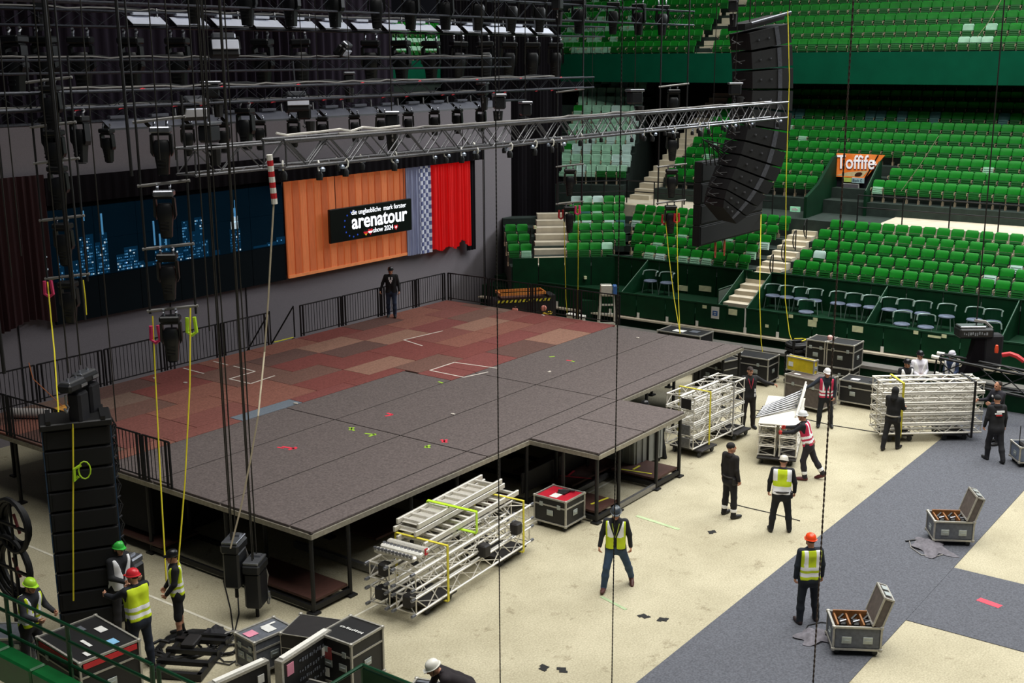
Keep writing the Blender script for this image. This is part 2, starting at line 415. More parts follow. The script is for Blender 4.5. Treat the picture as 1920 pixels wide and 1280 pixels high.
# ---- walkway, middle tier
struct('walkway_1', extr([(28.4, 3.0), (30.3, 3.0), (30.3, 4.38), (28.4, 4.32)], Y0, -.3), M_STEP)
struct('walkway_2', extr([(28.4, 3.0), (30.3, 3.0), (30.3, 4.34), (28.4, 4.28)], -.3, 7.0), M_CONC)
struct('walkway_3', extr([(28.4, 3.0), (30.3, 3.0), (30.3, 4.38), (28.4, 4.32)], 7.0, 10.6), M_STEP)
p1, p2 = np.array([31.0, 11.4]), None
Tm, Nm = np.array([-.36, .933]), np.array([.933, .36])
def cmid(s_, n_, z): p = p1 + Tm * s_ + Nm * n_; return (p[0], p[1], z)
struct('walkway_corner', MB().prism([corner(-2.6, 3.9, 4.3), corner(1.8, 4.75, 4.3), cmid(1.0, -.6, 4.3), cmid(-1.0, -.6, 4.3)], (0, 0, .06)), M_STEP)
MR, MRUN, MROWS = .4, .8, 11
struct('terrace_3', extr(steps(30.3, 4.85, MR, MRUN, MROWS, 3.0), Y0, 10.2), M_CONC)
struct('terrace_4', MB().prism([cmid(.6, n, z) for n, z in steps(-.4, 4.85, MR, MRUN, MROWS, 3.0)], Vector(cmid(12, 0, 0)) - Vector(cmid(.6, 0, 0))), M_CONC)
stair_m = thing('stairway', 'narrow pale stairway up the middle tier right of the mint seats', 'stairs', (0, 0, 0))
for k in range(20):
    a = Vector((29.9 + .43 * k, 10.22 + .02 * k, 0)); z0 = 4.55 + .215 * k
    MB().prism([a + Vector((0, 0, z0 - 1)), a + Vector((.45, 0, z0 - 1)), a + Vector((.45, 0, z0)), a + Vector((0, 0, z0))], (0, .95, 0)).build('step', M_STEP, stair_m)
# upper tier
UR, URUN, UROWS = .5, .8, 7
struct('terrace_5', extr([(34.35, 9.25), (34.35, 10.2), (34.5, 10.2)] + steps(34.5, 10.2, UR, URUN, UROWS, 9.25)[1:], Y0, 22), M_CONC)
struct('ceiling_under_upper_tier', MB().box((40.5, 3, 9.3), (12.4, 40, .12)), M_NAVY)
struct('trim_4', MB().box((34.3, 2.5, 9.84), (.14, 39, 1.28)), M_FASCIA)
stair_u = thing('stairway', 'pale stairway in the upper tier left of the curved loudspeaker array', 'stairs', (0, 0, 0))
ys = px_(1308, 100, 34.4)[1]
for k in range(14):
    MB().box((34.5 + .42 * k + .2, ys, 10.15 + .26 * k - .3), (.44, .8, .8)).build('step', M_STEP, stair_u)
# far end upper tier seen through the gap between the drapes
struct('terrace_6', MB().prism([(30, 33, 8), (30, 33, 10.2)] + [(30, 33 + .8 * (k // 2 + k % 2), 10.2 + .5 * (k // 2)) for k in range(1, 9)] + [(30, 37, 8)], (16, 0, 0)), M_CONC)
struct('trim_5', MB().box((38, 32.9, 9.6), (16, .14, 1.2)), M_FASCIA)
struct('wall_far', MB().box((38, 34.5, 6.5), (16, .2, 5.0)), mat('pale_far_wall', '#a9b39a', .8, 0, .3, .6))
# ================================================================== seats
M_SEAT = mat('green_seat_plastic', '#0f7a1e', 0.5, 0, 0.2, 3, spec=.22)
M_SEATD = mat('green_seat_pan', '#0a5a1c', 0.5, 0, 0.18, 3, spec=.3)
M_MINT = mat('mint_seat_plastic', '#9ccbae', 0.45, 0, 0.14, 4)
M_PALE = mat('pale_seat_plastic', '#bcd8d0', 0.45, 0, 0.1, 4)
M_TEAL = mat('teal_seat_plastic', '#2f6a66', 0.45, 0, 0.15, 4)
M_BRKT = mat('seat_bracket', '#b9a68a', 0.5, 0.2)
def seat_meshes():
    # origin: floor under the seat front edge; seat faces -X (towards the hall), width along Y
    w = .215
    b = MB()   # backrest: a shell, leaning back, rounded top
    prof = [(.315, .585), (.322, .62), (.345, .70), (.375, .82), (.40, .845), (.43, .82), (.40, .68), (.378, .62), (.37, .585)]
    n = len(prof); ys = (-w, -w + .04, w - .04, w)
    vs = []
    for yi, y in enumerate(ys):
        for x, z in prof:
            zz = z - (.045 if yi in (0, 3) and z > .75 else 0); vs.append((x + (0 if yi in (1, 2) else -.03), y, zz))
    fs = []
    for a in range(3):
        for i in range(n):
            j = (i + 1) % n; fs.append((a * n + i, a * n + j, (a + 1) * n + j, (a + 1) * n + i))
    fs += [tuple(range(n)), tuple(range(4 * n - 1, 3 * n - 1, -1))]
    b.add(vs, fs)
    p = MB()   # folded pan with three ribs
    p.add([(.15, -.19, .33), (.15, .19, .33), (.235, .19, .59), (.235, -.19, .59), (.25, -.19, .30), (.25, .19, .30), (.30, .19, .575), (.30, -.19, .575)],
          [(0, 1, 2, 3), (7, 6, 5, 4), (0, 4, 5, 1), (1, 5, 6, 2), (2, 6, 7, 3), (3, 7, 4, 0)])
    for k in range(3):
        z = .38 + .07 * k; x = .15 + (z - .33) * .327
        p.box((x - .006, 0, z), (.022, .33, .022))
    k = MB()
    k.box((.29, .235, .30), (.06, .03, .30)).box((.21, .235, .53), (.2, .025, .035)).box((.12, .235, .49), (.035, .025, .08)).box((.32, .235, .07), (.16, .05, .14))
    return b, p, k
SB, SP, SK = seat_meshes()
ME_BACK = {q: SB.mesh('backrest', m, True) for q, m in (('g', M_SEAT), ('m', M_MINT), ('p', M_PALE), ('t', M_TEAL))}
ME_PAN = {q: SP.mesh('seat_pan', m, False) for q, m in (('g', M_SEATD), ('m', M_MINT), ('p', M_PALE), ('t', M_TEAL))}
ME_BRK = SK.mesh('seat_bracket', M_BRKT)
CNAME = {'gg': 'green', 'mm': 'mint', 'pp': 'pale', 'mg': 'mint topped green', 'pg': 'pale topped green', 'gp': 'green, pale slatted', 'gt': 'green, teal slatted', 'tt': 'dull teal', 'gm': 'green, mint slatted'}
def seat(x, y, z, rz, col, label, group):
    t = thing('stadium_seat', label, 'seat', (x, y, z), rz, group)
    link('backrest', ME_BACK[col[0]], t); link('seat_pan', ME_PAN[col[1]], t); link('seat_bracket', ME_BRK, t)
    return t
BULK = {q: [] for q in CNAME}
def inside(P, top=1.0):
    px, py = proj(P); return -25 < px < 1945 and -25 < py < 1300
seats = []     # (distance, x, y, z, rz, colour, label, group)
def add_seat(x, y, z, rz, col, label, group):
    if inside((x + .3, y, z + .6)):
        seats.append((np.linalg.norm(np.array([x, y, z]) - CAM), x, y, z, rz, col, label, group))
for r in range(ROWS):
    x = 24.42 + RUN * r; z = 2.5 + RISE * r
    rown = ['front', 'second', 'third', 'fourth', 'rear'][r]
    for i in range(34):
        y = 1.1 - .49 * i + (.10 * (r % 2))
        col = 'gg'
        if (r, i) == (1, 1): col = 'pg'
        if (r, i) in ((2, 14), (1, 13)): col = 'gp'
        if (r, i) in ((3, 19), (4, 18)): col = 'gt'
        add_seat(x, y, z, 0, col, '%s seat, %s from the pale stairs, %s row of right lower block' % (CNAME[col], NTH[i], rown), 'seats of the right lower block')
    for i in range(10 + r):
        y = 3.2 + .49 * i + (.12 * (r % 2)) - .02 * r
        col = 'gg'
        if RND.random() < .12: col = RND.choice(['gm', 'gp', 'gm'])
        add_seat(x, y, z, 0, col, '%s seat, %s left of the pale stairs, %s row of left lower block' % (CNAME[col], NTH[i], rown), 'seats of the left lower block')
rzc = math.atan2(N_[1], N_[0])
for r in range(6):
    rown = ['front', 'second', 'third', 'fourth', 'fifth', 'rear'][r]
    for i in range(5):
        s_ = 1.72 - .46 * i - .05 * (r % 2) - .13 * r
        if i == 4 and r < 1: continue
        col = 'gg'
        if r == 5: col = ['pg', 'mg', 'pg', 'gg', 'gg'][i]
        elif r == 3: col = ['gm', 'gp', 'gg', 'gp', 'gt'][i]
        elif RND.random() < .3: col = RND.choice(['gm', 'gt', 'mg'])
        c = corner(s_, -.12 + RUN * r, 2.5 + RISE * r)
        add_seat(*c, rzc, col, '%s seat, %s from the corner stairs, %s row of the corner block' % (CNAME[col], NTH[i], rown), 'seats of the corner block')
    for i in range(2):
        if r > 2: continue
        c = corner(3.5 + .47 * i, -.12 + RUN * r, 2.5 + RISE * r)
        col = 'gm' if (r == 0 and i == 0) else 'gg'
        add_seat(*c, rzc, col, '%s seat beside the grey screen, %s left of corner stairs, %s row' % (CNAME[col], NTH[i], rown), 'seats between the grey screen and the corner stairs')
vy1, vy0 = 2.6, .95
for r in range(MROWS):
    x = 30.45 + MRUN * r; z = 4.85 + MR * r
    for i in range(50):
        y = 9.6 - .45 * i + .1 * (r % 2)
        if r < 3 and vy0 - .3 - .12 * r < y < vy1 + .35: continue
        col = 'gg'
        if r == 6: col = 'tt' if RND.random() < .5 else 'gg'
        elif RND.random() < .03: col = 'gm'
        add_seat(x, y, z, 0, col, '%s seat, %s from the narrow stairs, %s row of middle tier' % (CNAME[col], NTH[i], NTH[r]), 'seats of the middle tier')
    rzm = math.atan2(Nm[1], Nm[0])
    for i in range(7):
        c = cmid(.75 + .46 * i + .05 * r - .1 * (r % 2), -.25 + MRUN * r, 4.85 + MR * r)
        col = 'mm' if RND.random() < .62 else RND.choice(['mg', 'gm', 'pp', 'pp'])
        if r == 0: col = ['mg', 'mg', 'mg', 'mm', 'pp', 'mm', 'mm'][i]
        add_seat(*c, rzm, col, '%s seat, %s left of the narrow stairs, %s row of mint block' % (CNAME[col], NTH[i], NTH[r]), 'seats of the mint tinted block')
for r in range(UROWS):
    x = 34.5 + URUN * r; z = 10.2 + UR * r
    for i in range(70):
        y = 19.5 - .445 * i + .1 * (r % 2)
        if abs(y - ys) < .55: continue
        col = 'gg'
        if y > 14.6 and RND.random() < .5: col = 'gm'
        elif y < 2 and RND.random() < .25 and r in (0, 1): col = 'mg'
        add_seat(x, y, z, 0, col, '%s upper tier seat, %s from the left, %s row' % (CNAME[col], NTH[i], NTH[r]), 'seats of the upper tier')
for r in range(4):
    for i in range(30):
        add_seat(32 + .5 * i, 33.1 + .8 * r, 10.2 + .5 * r, PI / 2, 'mg' if r < 2 else 'gg', 'seat', 'far')
seats.sort(key=lambda t: t[0])
for t in seats[:300]: seat(*t[1:])
bm_mats = [M_SEAT, M_MINT, M_PALE, M_TEAL, M_SEATD, M_BRKT]
mi_b = {'g': 0, 'm': 1, 'p': 2, 't': 3}; mi_p = {'g': 4, 'm': 1, 'p': 2, 't': 3}
rest = seats[300:]
V = []; Fc = []; Mi = []; off = 0
for t in rest:
    ca, sa = math.cos(t[4]), math.sin(t[4])
    for part, mi in ((SB, mi_b[t[5][0]]), (SP, mi_p[t[5][1]]), (SK, 5)):
        a = np.array(part.v); q = np.empty_like(a)
        q[:, 0] = a[:, 0] * ca - a[:, 1] * sa + t[1]; q[:, 1] = a[:, 0] * sa + a[:, 1] * ca + t[2]; q[:, 2] = a[:, 2] + t[3]
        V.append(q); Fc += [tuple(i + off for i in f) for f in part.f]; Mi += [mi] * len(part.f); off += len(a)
mb = MB(); mb.v = [tuple(v) for v in np.concatenate(V)]; mb.f = Fc; mb.m = Mi
mb.build('stadium_seats', bm_mats, None, label='rows of green stadium seats filling the upper parts of the stands', cat='seats', kind='stuff')

# ================================================================== vomitory with the wafer-sweet sign
vw = thing('stand_entrance', 'dark stand entrance with slanted green walls under the orange sign', 'entrance', (0, 0, 0))
MB().box((31.65, (vy0 + vy1) / 2, 5.2), (.1, vy1 - vy0, 1.9)).build('dark_opening', M_NAVY, vw)  # dark sheet standing in for the shade of the open passage
MB().prism([(28.7, vy1, 3.6), (31.7, vy1, 3.6), (31.7, vy1, 6.5), (31.2, vy1, 6.45), (29.8, vy1, 5.5), (28.7, vy1, 5.1)], (0, .12, 0)).build('side_wall', M_DKGREEN2, vw)
MB().prism([(30.2, vy0 - .1, 4.2), (31.7, vy0 - .1, 4.2), (31.7, vy0 - .1, 6.4), (31.3, vy0 - .1, 6.1), (30.2, vy0 - .1, 5.25)], (0, .1, 0)).build('side_wall', M_DKGREEN2, vw)
MB().tube((30.2, vy0 - .05, 5.3), (31.7, vy0 - .05, 6.45), .03).build('rail', M_GREENRAIL, vw)
# sign: the illuminated panel over the entrance
sx = 31.5
c0, c1 = px_(1566, 331, sx), px_(1659, 291, sx)
sy0, sy1, sz0, sz1 = c1[1], c0[1], c0[2], c1[2]
M_SIGNO = mat('orange_sign_print', '#d8681e', .4, 0, .1, 2, col2='#eb9a58', emit=.35)
sgn = thing('advertising_sign', 'orange advertising sign with white lettering above the stand entrance', 'sign', (sx, 0, 0))
h = sz1 - sz0
yL, yRb, yRt = sy1, px_(1622, 331, sx)[1], sy0
MB().prism([(0, yL, sz0), (0, yRb, sz0), (0, yRt, sz1), (0, yL, sz1)], (.06, 0, 0)).build('sign_panel', M_SIGNO, sgn)
MB().prism([(-.008, yL, sz0 + .05), (-.008, yRb + .1, sz0 + .05), (-.008, yRb - .12, sz0 + h * .33), (-.008, yL - .5, sz0 + h * .22)], (.004, 0, 0)).build('cream_swoosh', mat('cream_print', '#f0d8a8', .5), sgn)
mbk = MB(); Ml = Matrix.Translation((-.012, yL - .95, sz0 + h * .15)) @ Matrix.Rotation(-PI / 2, 4, 'Y') @ Matrix.Rotation(.3, 4, 'Z')
mbk.lathe([(.0, 0), (.16, 0), (.15, .012), (0, .014)], 14, 0, Ml, .5, 1); mbk.build('nut_print', mat('nut_brown', '#4a2616', .5), sgn)
MB().prism([(-.02, yRb + .02, sz0), (-.02, yRb - .04, sz0), (-.02, yRt + .22, sz1), (-.02, yRt + .28, sz1)], (.012, 0, 0)).build('panel_joint', M_BLACK, sgn)
def text_mesh(txt, size, bold=0.0, extrude=.004, align='LEFT', sx=1.0, space=1.0):
    cu = bpy.data.curves.new('lettering', 'FONT'); cu.body = txt; cu.size = size; cu.offset = bold; cu.extrude = extrude; cu.align_x = align; cu.space_character = space
    cu.resolution_u = 3
    o = bpy.data.objects.new('lettering', cu); COL.objects.link(o)
    dg = bpy.context.evaluated_depsgraph_get(); me = bpy.data.meshes.new_from_object(o.evaluated_get(dg))
    bpy.data.objects.remove(o); bpy.data.curves.remove(cu)
    if sx != 1: me.transform(Matrix.Diagonal((sx, 1, 1, 1)))
    return me
def lettering(txt, size, m, parent, M, bold=0.0, name='lettering', sx=1.0, align='LEFT', space=1.0, extrude=.004, fit=None):
    me = text_mesh(txt, size, bold, extrude, align, sx, space)
    if fit:
        xs_ = [v.co.x for v in me.vertices]; k_ = fit / (max(xs_) - min(xs_)); me.transform(Matrix.Translation((-min(xs_) * k_, 0, 0)) @ Matrix.Diagonal((k_, 1, 1, 1)))
    me.transform(M); me.materials.clear(); me.materials.append(m)
    return link(name, me, parent)
def scribble(parent, m, M, w, h, n=9, seed=1, name='faded_print'):   # worn print too blurred to read: short broken strokes
    r = random.Random(seed); mb = MB(); u = 0.0
    while u < w:
        a = r.uniform(.3, .9) * w / n; mb.box((u + a / 2, h * r.uniform(.35, .65), 0), (a * .75, h * r.uniform(.35, .9), .004), M=M); u += a + r.uniform(.1, .4) * w / n
    return mb.build(name, m, parent, kind='stuff')
def on_x(x, y, z, roll=0.0):   # text plane facing -X: reading direction along -Y
    return Matrix.Translation((x, y, z)) @ Matrix(((0, 0, -1, 0), (-1, 0, 0, 0), (0, 1, 0, 0), (0, 0, 0, 1))) @ Matrix.Rotation(roll, 4, 'Z')
def on_y(x, y, z, roll=0.0):   # text plane facing -Y: reading direction along +X
    return Matrix.Translation((x, y, z)) @ Matrix.Rotation(PI / 2, 4, 'X') @ Matrix.Rotation(roll, 4, 'Z')
lw = yL - yRt
lettering('Toffife', h * .82, mat('maroon_print', '#8c2a2a', .5), sgn, on_x(-.012, yL - .03, sz0 + h * .33, .03), .022, 'letter_shadow', fit=(yL - yRt) * .80)
lettering('Toffife', h * .82, mat('lit_white_print', '#f4f0f4', .5, emit=.3), sgn, on_x(-.022, yL - .05, sz0 + h * .36, .03), .01, 'lettering', fit=(yL - yRt) * .78)
lettering('e', h * .5, mat('lit_white_print', '#f4f0f4', .5), sgn, on_x(-.022, yRt + .36, sz0 + h * .55, .5), .01, 'lettering', .4)
p = px_(1589, 337, 31.48); MB().box((0, 0, 0), (.05, .34, .16)).build('row_sign', mat('lime_sign', '#c8e070', .5), None, label='small lime row sign below the orange sign', cat='sign', loc=p)
p = px_(1609, 338, 31.48)
bs = MB().box((0, 0, 0), (.05, .5, .2)).build('block_sign', mat('pale_blue_sign', '#b8d8dc', .5), None, label='small pale blue block sign below the orange sign', cat='sign', loc=p)
lettering('Block C', .15, mat('sign_ink', '#31506a', .5), bs, on_x(-.03, .22, -.05), 0, 'lettering', .8)
p = px_(1595, 352, 31.48)
mn = MB().box((0, 0, 0), (.08, .68, .34)).build('wall_screen', mat('pale_frame', '#b8b8b4', .4), None, label='grey screen in a pale frame inside the stand entrance', cat='screen', loc=p)
MB().box((-.045, 0, .01), (.01, .62, .28)).build('screen_face', mat('grey_glass', '#67636a', .25), mn)
p = px_(1491, 392, 30.0)
es = MB().box((0, 0, 0), (.08, .4, .2)).build('exit_sign', mat('pale_green_sign', '#9adcb4', .5, emit=.25), None, label='pale green exit sign at the walkway right of the loudspeakers', cat='sign', loc=p)
MB().prism([(-.05, .12, -.04), (-.05, -.02, -.04), (-.05, -.02, -.08), (-.05, -.14, 0), (-.05, -.02, .08), (-.05, -.02, .04), (-.05, .12, .04)], (.008, 0, 0)).build('arrow', M_WHITE, es)
p = px_(1535, 382, 30.2); MB().lathe([(0, 0), (.05, 0), (.05, .16), (.03, .2), (0, .22)], 8).build('alarm_lamp', M_RED, None, label='tiny red lamp on the dark wall beside the stand entrance', cat='lamp', loc=p)
# walkway railings
def rail(label, pts, h=1.05, posts=8, rails=(1.0, .55), group=None, r=.022, m=None):
    t = thing('guard_rail', label, 'railing', pts[0], 0, group)
    A, B = Vector(pts[0]), Vector(pts[1]); d = B - A
    for k in range(posts + 1):
        q = d * (k / posts); MB().tube(q, q + Vector((0, 0, h)), r * 1.15).build('post', m or M_BLACK, t)
    for z in rails: MB().tube((0, 0, h * z), d + Vector((0, 0, h * z)), r).build('rail', m or M_BLACK, t)
    return t
rail('black guard rail along the right part of the middle walkway', [(28.7, .6, 4.3), (28.7, -9.5, 4.3)], 1.0, 6)
rail('black guard rail along the walkway below the mint seats', [(28.7, 10.6, 4.3), (28.7, 4.0, 4.3)], 1.0, 5)
ca = corner(1.8, 4.0, 4.3); rail('black guard rail on the corner walkway next to the black drape', [ca, (28.7, 10.6, 4.3)], 1.0, 3)
rail('thin guard rail at the foot of the upper tier seats', [(34.36, 18, 10.45), (34.36, -10, 10.45)], .35, 30, (1.0,), r=.012, m=M_GREENRAIL)
# chairs of the boxes: dark tub chairs with a bright tubular hoop
M_HOOP = mat('chair_tube', '#7f938a', 0.35, .5)
M_CUSH = mat('grey_cushion', '#5a6478', .6, 0, .3, 9)
def box_chair_proto():
    t = thing('tub_chair', '', 'chair')
    hoop = [(.27 * math.cos(a) + .02, .27 * math.sin(a), .8) for a in np.linspace(-1.75, 1.75, 13)]
    hoop = [(-.1, -.28, .66)] + hoop + [(-.1, .28, .66)]
    MB().path(hoop, .026, 6).build('back_hoop', M_HOOP, t, True)
    s_ = MB()
    for a, b in zip(np.linspace(-1.3, 1.3, 8)[:-1], np.linspace(-1.3, 1.3, 8)[1:]):
        s_.add([(.26 * math.cos(a), .26 * math.sin(a), .44), (.26 * math.cos(b), .26 * math.sin(b), .44), (.28 * math.cos(b), .27 * math.sin(b), .77), (.28 * math.cos(a), .27 * math.sin(a), .77)], [(0, 1, 2, 3)])
    s_.build('backrest', M_GREENDK, t, True)
    MB().lathe([(0, .41), (.24, .41), (.26, .44), (.24, .47), (0, .475)], 14).build('seat_cushion', M_CUSH, t, True)
    for sx_, sy_ in ((-1, -1), (-1, 1), (1, -1), (1, 1)):
        MB().tube((.17 * sx_, .17 * sy_, .42), (.22 * sx_, .22 * sy_, 0), .016).build('leg', M_HOOP, t)
    return t
CH0 = box_chair_proto()
chs = [(1447, 532), (1476, 534), (1503, 540), (1528, 547), (1572, 550), (1602, 553), (1634, 557), (1669, 562), (1698, 565), (1731, 570), (1776, 576), (1829, 581), (1863, 585)]
for i, (x, y) in enumerate(chs):
    p = px_(x, y, 23.75)
    o = CH0 if i == 0 else dup(CH0)
    o.location = (23.75, p[1] - (.06 if i == 0 else 0), 1.75); o['label'] = 'dark tub chair with bright hoop, %s from the left in the long box row' % NTH[i]; o['group'] = 'tub chairs in the spectator boxes'
for i, (x, y) in enumerate(((1510, 566), (1735, 596), (1858, 611), (1690, 589))):
    p = px_(x, y, 22.85); o = dup(CH0, (22.95, p[1], 1.5), .3, 'tub chair at the box front, %s of the nearer ones' % ['leftmost', 'one behind the second yellow plate', 'rightmost', 'half hidden one'][i])
for i, (x, y) in enumerate(((1216, 512), (1247, 515))):
    p = px_(x, y, 23.6); dup(CH0, (23.75, p[1], 1.75), 0, 'lone tub chair behind the yellow straps, %s of two' % ['left', 'right'][i])
# ================================================================== stage: one structure of decks on legs
H = 1.7
stage = thing('stage', 'large black and brown concert stage on steel legs with a stepped front', 'stage', (0, 0, 0))
M_DECKBLK = mat('black_stage_vinyl', '#605755', 0.8, 0, 0.3, 22, bump=.2, detail=9, spec=.25)
carp = [mat('stage_carpet_%d' % i, c, 0.9, 0, 0.22, 22, bump=.2, detail=8, spec=.15) for i, c in enumerate(('#78443f', '#85584c', '#70534a', '#8d6a5b', '#7c4e47', '#644b45', '#7a4743', '#766055'))]
M_EDGE = mat('stage_edge_trim', '#a09a8c', .5, .4, .2, 12)
g = .02
def deck(x0, x1, y0, y1, m, name='deck_panel', top=H, t=.05):
    g = .04 if name == 'stage_sheet' else .02
    return MB().box(((x0 + x1) / 2, (y0 + y1) / 2, top - t / 2), (x1 - x0 - g, y1 - y0 - g, t), bev=.006).build(name, m, stage)
for (y0, y1) in ((0, .6), (.6, 2.6), (2.6, 4.75)):
    for x0, x1 in ((0, 5.4), (5.4, 10.9), (10.9, 18.2)):
        deck(x0, x1, y0, y1, M_DECKBLK, 'stage_sheet')
deck(0, 5.4, 4.75, 6.5, M_DECKBLK, 'stage_sheet'); deck(5.4, 9.9, 4.75, 6.5, M_DECKBLK, 'stage_sheet')
MB().box((9.1, 6.0, H - .06), (18.0, 11.8, .04)).build('underlay', M_BLACK, stage); MB().box((9.0, -.9, H - .06), (3.8, 1.8, .04)).build('underlay', M_BLACK, stage)
deck(7, 9, -1.9, 0, M_DECKBLK, 'stage_sheet'); deck(9, 11, -1.9, 0, M_DECKBLK, 'stage_sheet')
RS = random.Random(11)
ROWSY = [5, 6, 7, 8, 9, 10, 11, 12.0]
special = {}
for y0, y1 in zip(ROWSY[:-1], ROWSY[1:]):
    x = 0.0; first = True
    off_ = RS.choice((0, 1.0))
    xs = [0.0] + ([off_] if off_ else []) + [off_ + 2 * k for k in range(1, 10)] ; xs = [q for q in xs if q < 18.2] + [18.45]
    for a, b in zip(xs[:-1], xs[1:]):
        if b - a < .2: continue
        a2, y02 = a, y0
        if y0 < 6.4:
            if b <= 9.9 and y0 == 5: continue
            if a < 9.9 and y0 == 5: a2 = 9.9
            if y0 == 5: y02 = 4.75
            if y0 == 6 and a < 9.9: y02 = 6.5
        wts = [3, 3, 4, 1.2, 4, 3, 2, 3] if a < 9 else [2, 4, 2, 3, 4, 1.5, 2, 2]
        m = RS.choices(carp, wts)[0]
        if y0 == 6 and 2.2 < a < 4.1: m = mat('stage_carpet_grey', '#67707a', .9, 0, .15, 20)
        deck(a2, b, y02, y1, m)
# aluminium nosing under the front edges
def edge(a, b):
    A = Vector(a); B = Vector(b); d = (B - A).normalized(); n = Vector((-d.y, d.x, 0)) * .04
    MB().prism([A - n, B - n, B + n, A + n], (0, 0, .1)).build('edge_trim', M_EDGE, stage)
for a, b in (((0, .03, 1.545), (7, .03, 1.545)), ((7.03, 0, 1.545), (7.03, -1.9, 1.545)), ((7, -1.87, 1.545), (11, -1.87, 1.545)), ((10.97, -1.9, 1.545), (10.97, 0, 1.545)),
             ((11, .03, 1.545), (18.2, .03, 1.545)), ((.03, 0, 1.545), (.03, 12, 1.545)), ((18.17, 0, 1.545), (18.17, 12, 1.545))): edge(a, b)
# legs, beams and the low brown base plates
ME_LEG = MB().tube((0, 0, .03), (0, 0, 1.55), .045, 8).box((0, 0, .02), (.2, .2, .04)).mesh('leg', M_BLACK)
for x in (.06, 1.05, 2.9, 4.4, 5.9, 6.98, 8.2, 9.6, 11.0, 12.5, 14.0, 15.5, 17.0, 18.1):
    for y in (.08, 2.5, 5.0, 7.5, 10.0, 11.9):
        o = link('leg', ME_LEG, stage); o.location = (x, y, 0)
for x, y in ((7.06, -1.82), (8.0, -1.82), (9.75, -1.82), (10.9, -1.82), (7.06, -.9), (10.9, -.9)):
    o = link('leg', ME_LEG, stage); o.location = (x, y, 0)
ME_BEAM = MB().box((0, 0, 0), (1, .06, .1)).mesh('base_beam', M_BLACK)
def beam(a, b, z=.12, m=None):
    A = Vector(a); B = Vector(b); o = link('base_beam', ME_BEAM, stage); o.location = ((A.x + B.x) / 2, (A.y + B.y) / 2, z)
    o.scale = ((B - A).length, 1, 1); o.rotation_euler = (0, 0, math.atan2(B.y - A.y, B.x - A.x))
for x0 in (0.06, 5.9, 11.0, 14.0):
    for y in (.08, 2.5, 5.0): beam((x0, y), (x0 + (1.0 if x0 < 5 else 1.5), y))
for x in (.06, 1.05, 5.9, 7.0, 8.2, 9.6, 11, 12.5): beam((x, .08), (x, 5.0))
for x in (7.06, 8.0, 9.75, 10.9): beam((x, -1.82), (x, 0))
for y in (-1.82,): beam((9.75, y), (10.9, y)); beam((7.06, y), (8.0, y))
for x0, x1, y0, y1 in ((.1, 1.0, .1, 2.3), (3.0, 4.6, 1.2, 2.8), (7.1, 8.0, -1.8, -.2), (8.2, 10.9, -.4, 1.4), (9.8, 10.85, -1.8, -.5), (11.2, 13.4, .3, 2.2), (5.9, 7.0, .3, 2.3), (-.0, 1.0, 4.6, 7.2)):
    MB().box(((x0 + x1) / 2, (y0 + y1) / 2, .24), (x1 - x0, y1 - y0, .05)).build('base_plate', M_PLY, stage)
M_FLRTAPE = M_YELTAPE
def flat(m, x, y, z, w, l, rz): 
    o = MB().box((0, 0, 0), (w, l, .004)).build('tape_strip', m, stage); o.location = (x, y, z); o.rotation_euler = (0, 0, rz)
flat(M_YELTAPE, 9.95, -1.15, .27, .06, .8, .2); flat(M_YELTAPE, 10.2, -1.0, .27, .06, .35, 1.6); flat(M_REDTAPE, 8.7, -.1, .27, .06, .9, .35); flat(M_REDTAPE, 8.9, .1, .27, .06, .4, 1.8); flat(M_YELTAPE, 7.7, -1.5, .27, .06, .6, 1.4)
for x in (2.05, 4.4):
    MB().box((x, 1.4, .1), (.1, 2.6, .14)).build('base_rail', M_ALUDARK, stage)
MB().box((4.2, .3, .1), (4.0, .08, .12)).build('base_rail', M_ALUDARK, stage); MB().box((8.9, -1.8, .1), (1.7, .08, .12)).build('base_rail', M_ALUDARK, stage)
MB().box((8.9, -.45, .1), (1.7, .08, .12)).build('base_rail', M_ALUDARK, stage)
# black skirts / masking deep under the stage
for yy in (5.2, 9.0): MB().box((9.1, yy, .8), (17.8, .03, 1.45)).build('skirt', mat('black_molton', '#0c0c0d', .95, 0, .1), stage)
MB().box((.15, 7.0, .95), (.03, 4.0, 1.1)).build('skirt', mat('black_molton', '#0c0c0d', .95), stage)
# tape marks on the deck
def tape(px0, px1, m, w=.05):
    a, b = pz(*px0, H + .003), pz(*px1, H + .003); d = Vector(b - a); L = d.length
    o = MB().box((0, 0, 0), (L, w, .004)).build('tape_strip', m, stage); o.location = tuple((a + b) / 2); o.rotation_euler = (0, 0, math.atan2(d.y, d.x))
WT = mat('white_tape', '#d8cfc4', .6)
for a, b in (((344, 690), (382, 700)), ((400, 677), (427, 684)), ((438, 686), (478, 696)), ((430, 710), (478, 696)), ((430, 710), (470, 719)), ((757, 637), (830, 620)), ((757, 637), (792, 648)), ((806, 694), (852, 679)), ((852, 679), (932, 690)), ((806, 694), (870, 707)), ((870, 707), (915, 697)), ((470, 719), (515, 704))): tape(a, b, WT, .05)
for a, b in (((529, 837), (556, 841)), ((541, 843), (556, 838)), ((726, 774), (736, 777)), ((827, 824), (838, 829)), ((829, 829), (838, 824)), ((722, 780), (736, 777))): tape(a, b, M_REDTAPE, .07)
for a, b in (((655, 801), (664, 807)), ((655, 806), (664, 801)), ((684, 812), (705, 815)), ((692, 818), (704, 813)), ((797, 836), (806, 839)), ((797, 839), (806, 834)), ((1030, 669), (1040, 668)), ((1071, 676), (1077, 678)), ((822, 715), (830, 718))): tape(a, b, M_LIMETAPE, .06)
for a, b in (((1062, 675), (1072, 676)), ((520, 838), (532, 840))): tape(a, b, M_REDTAPE, .05)
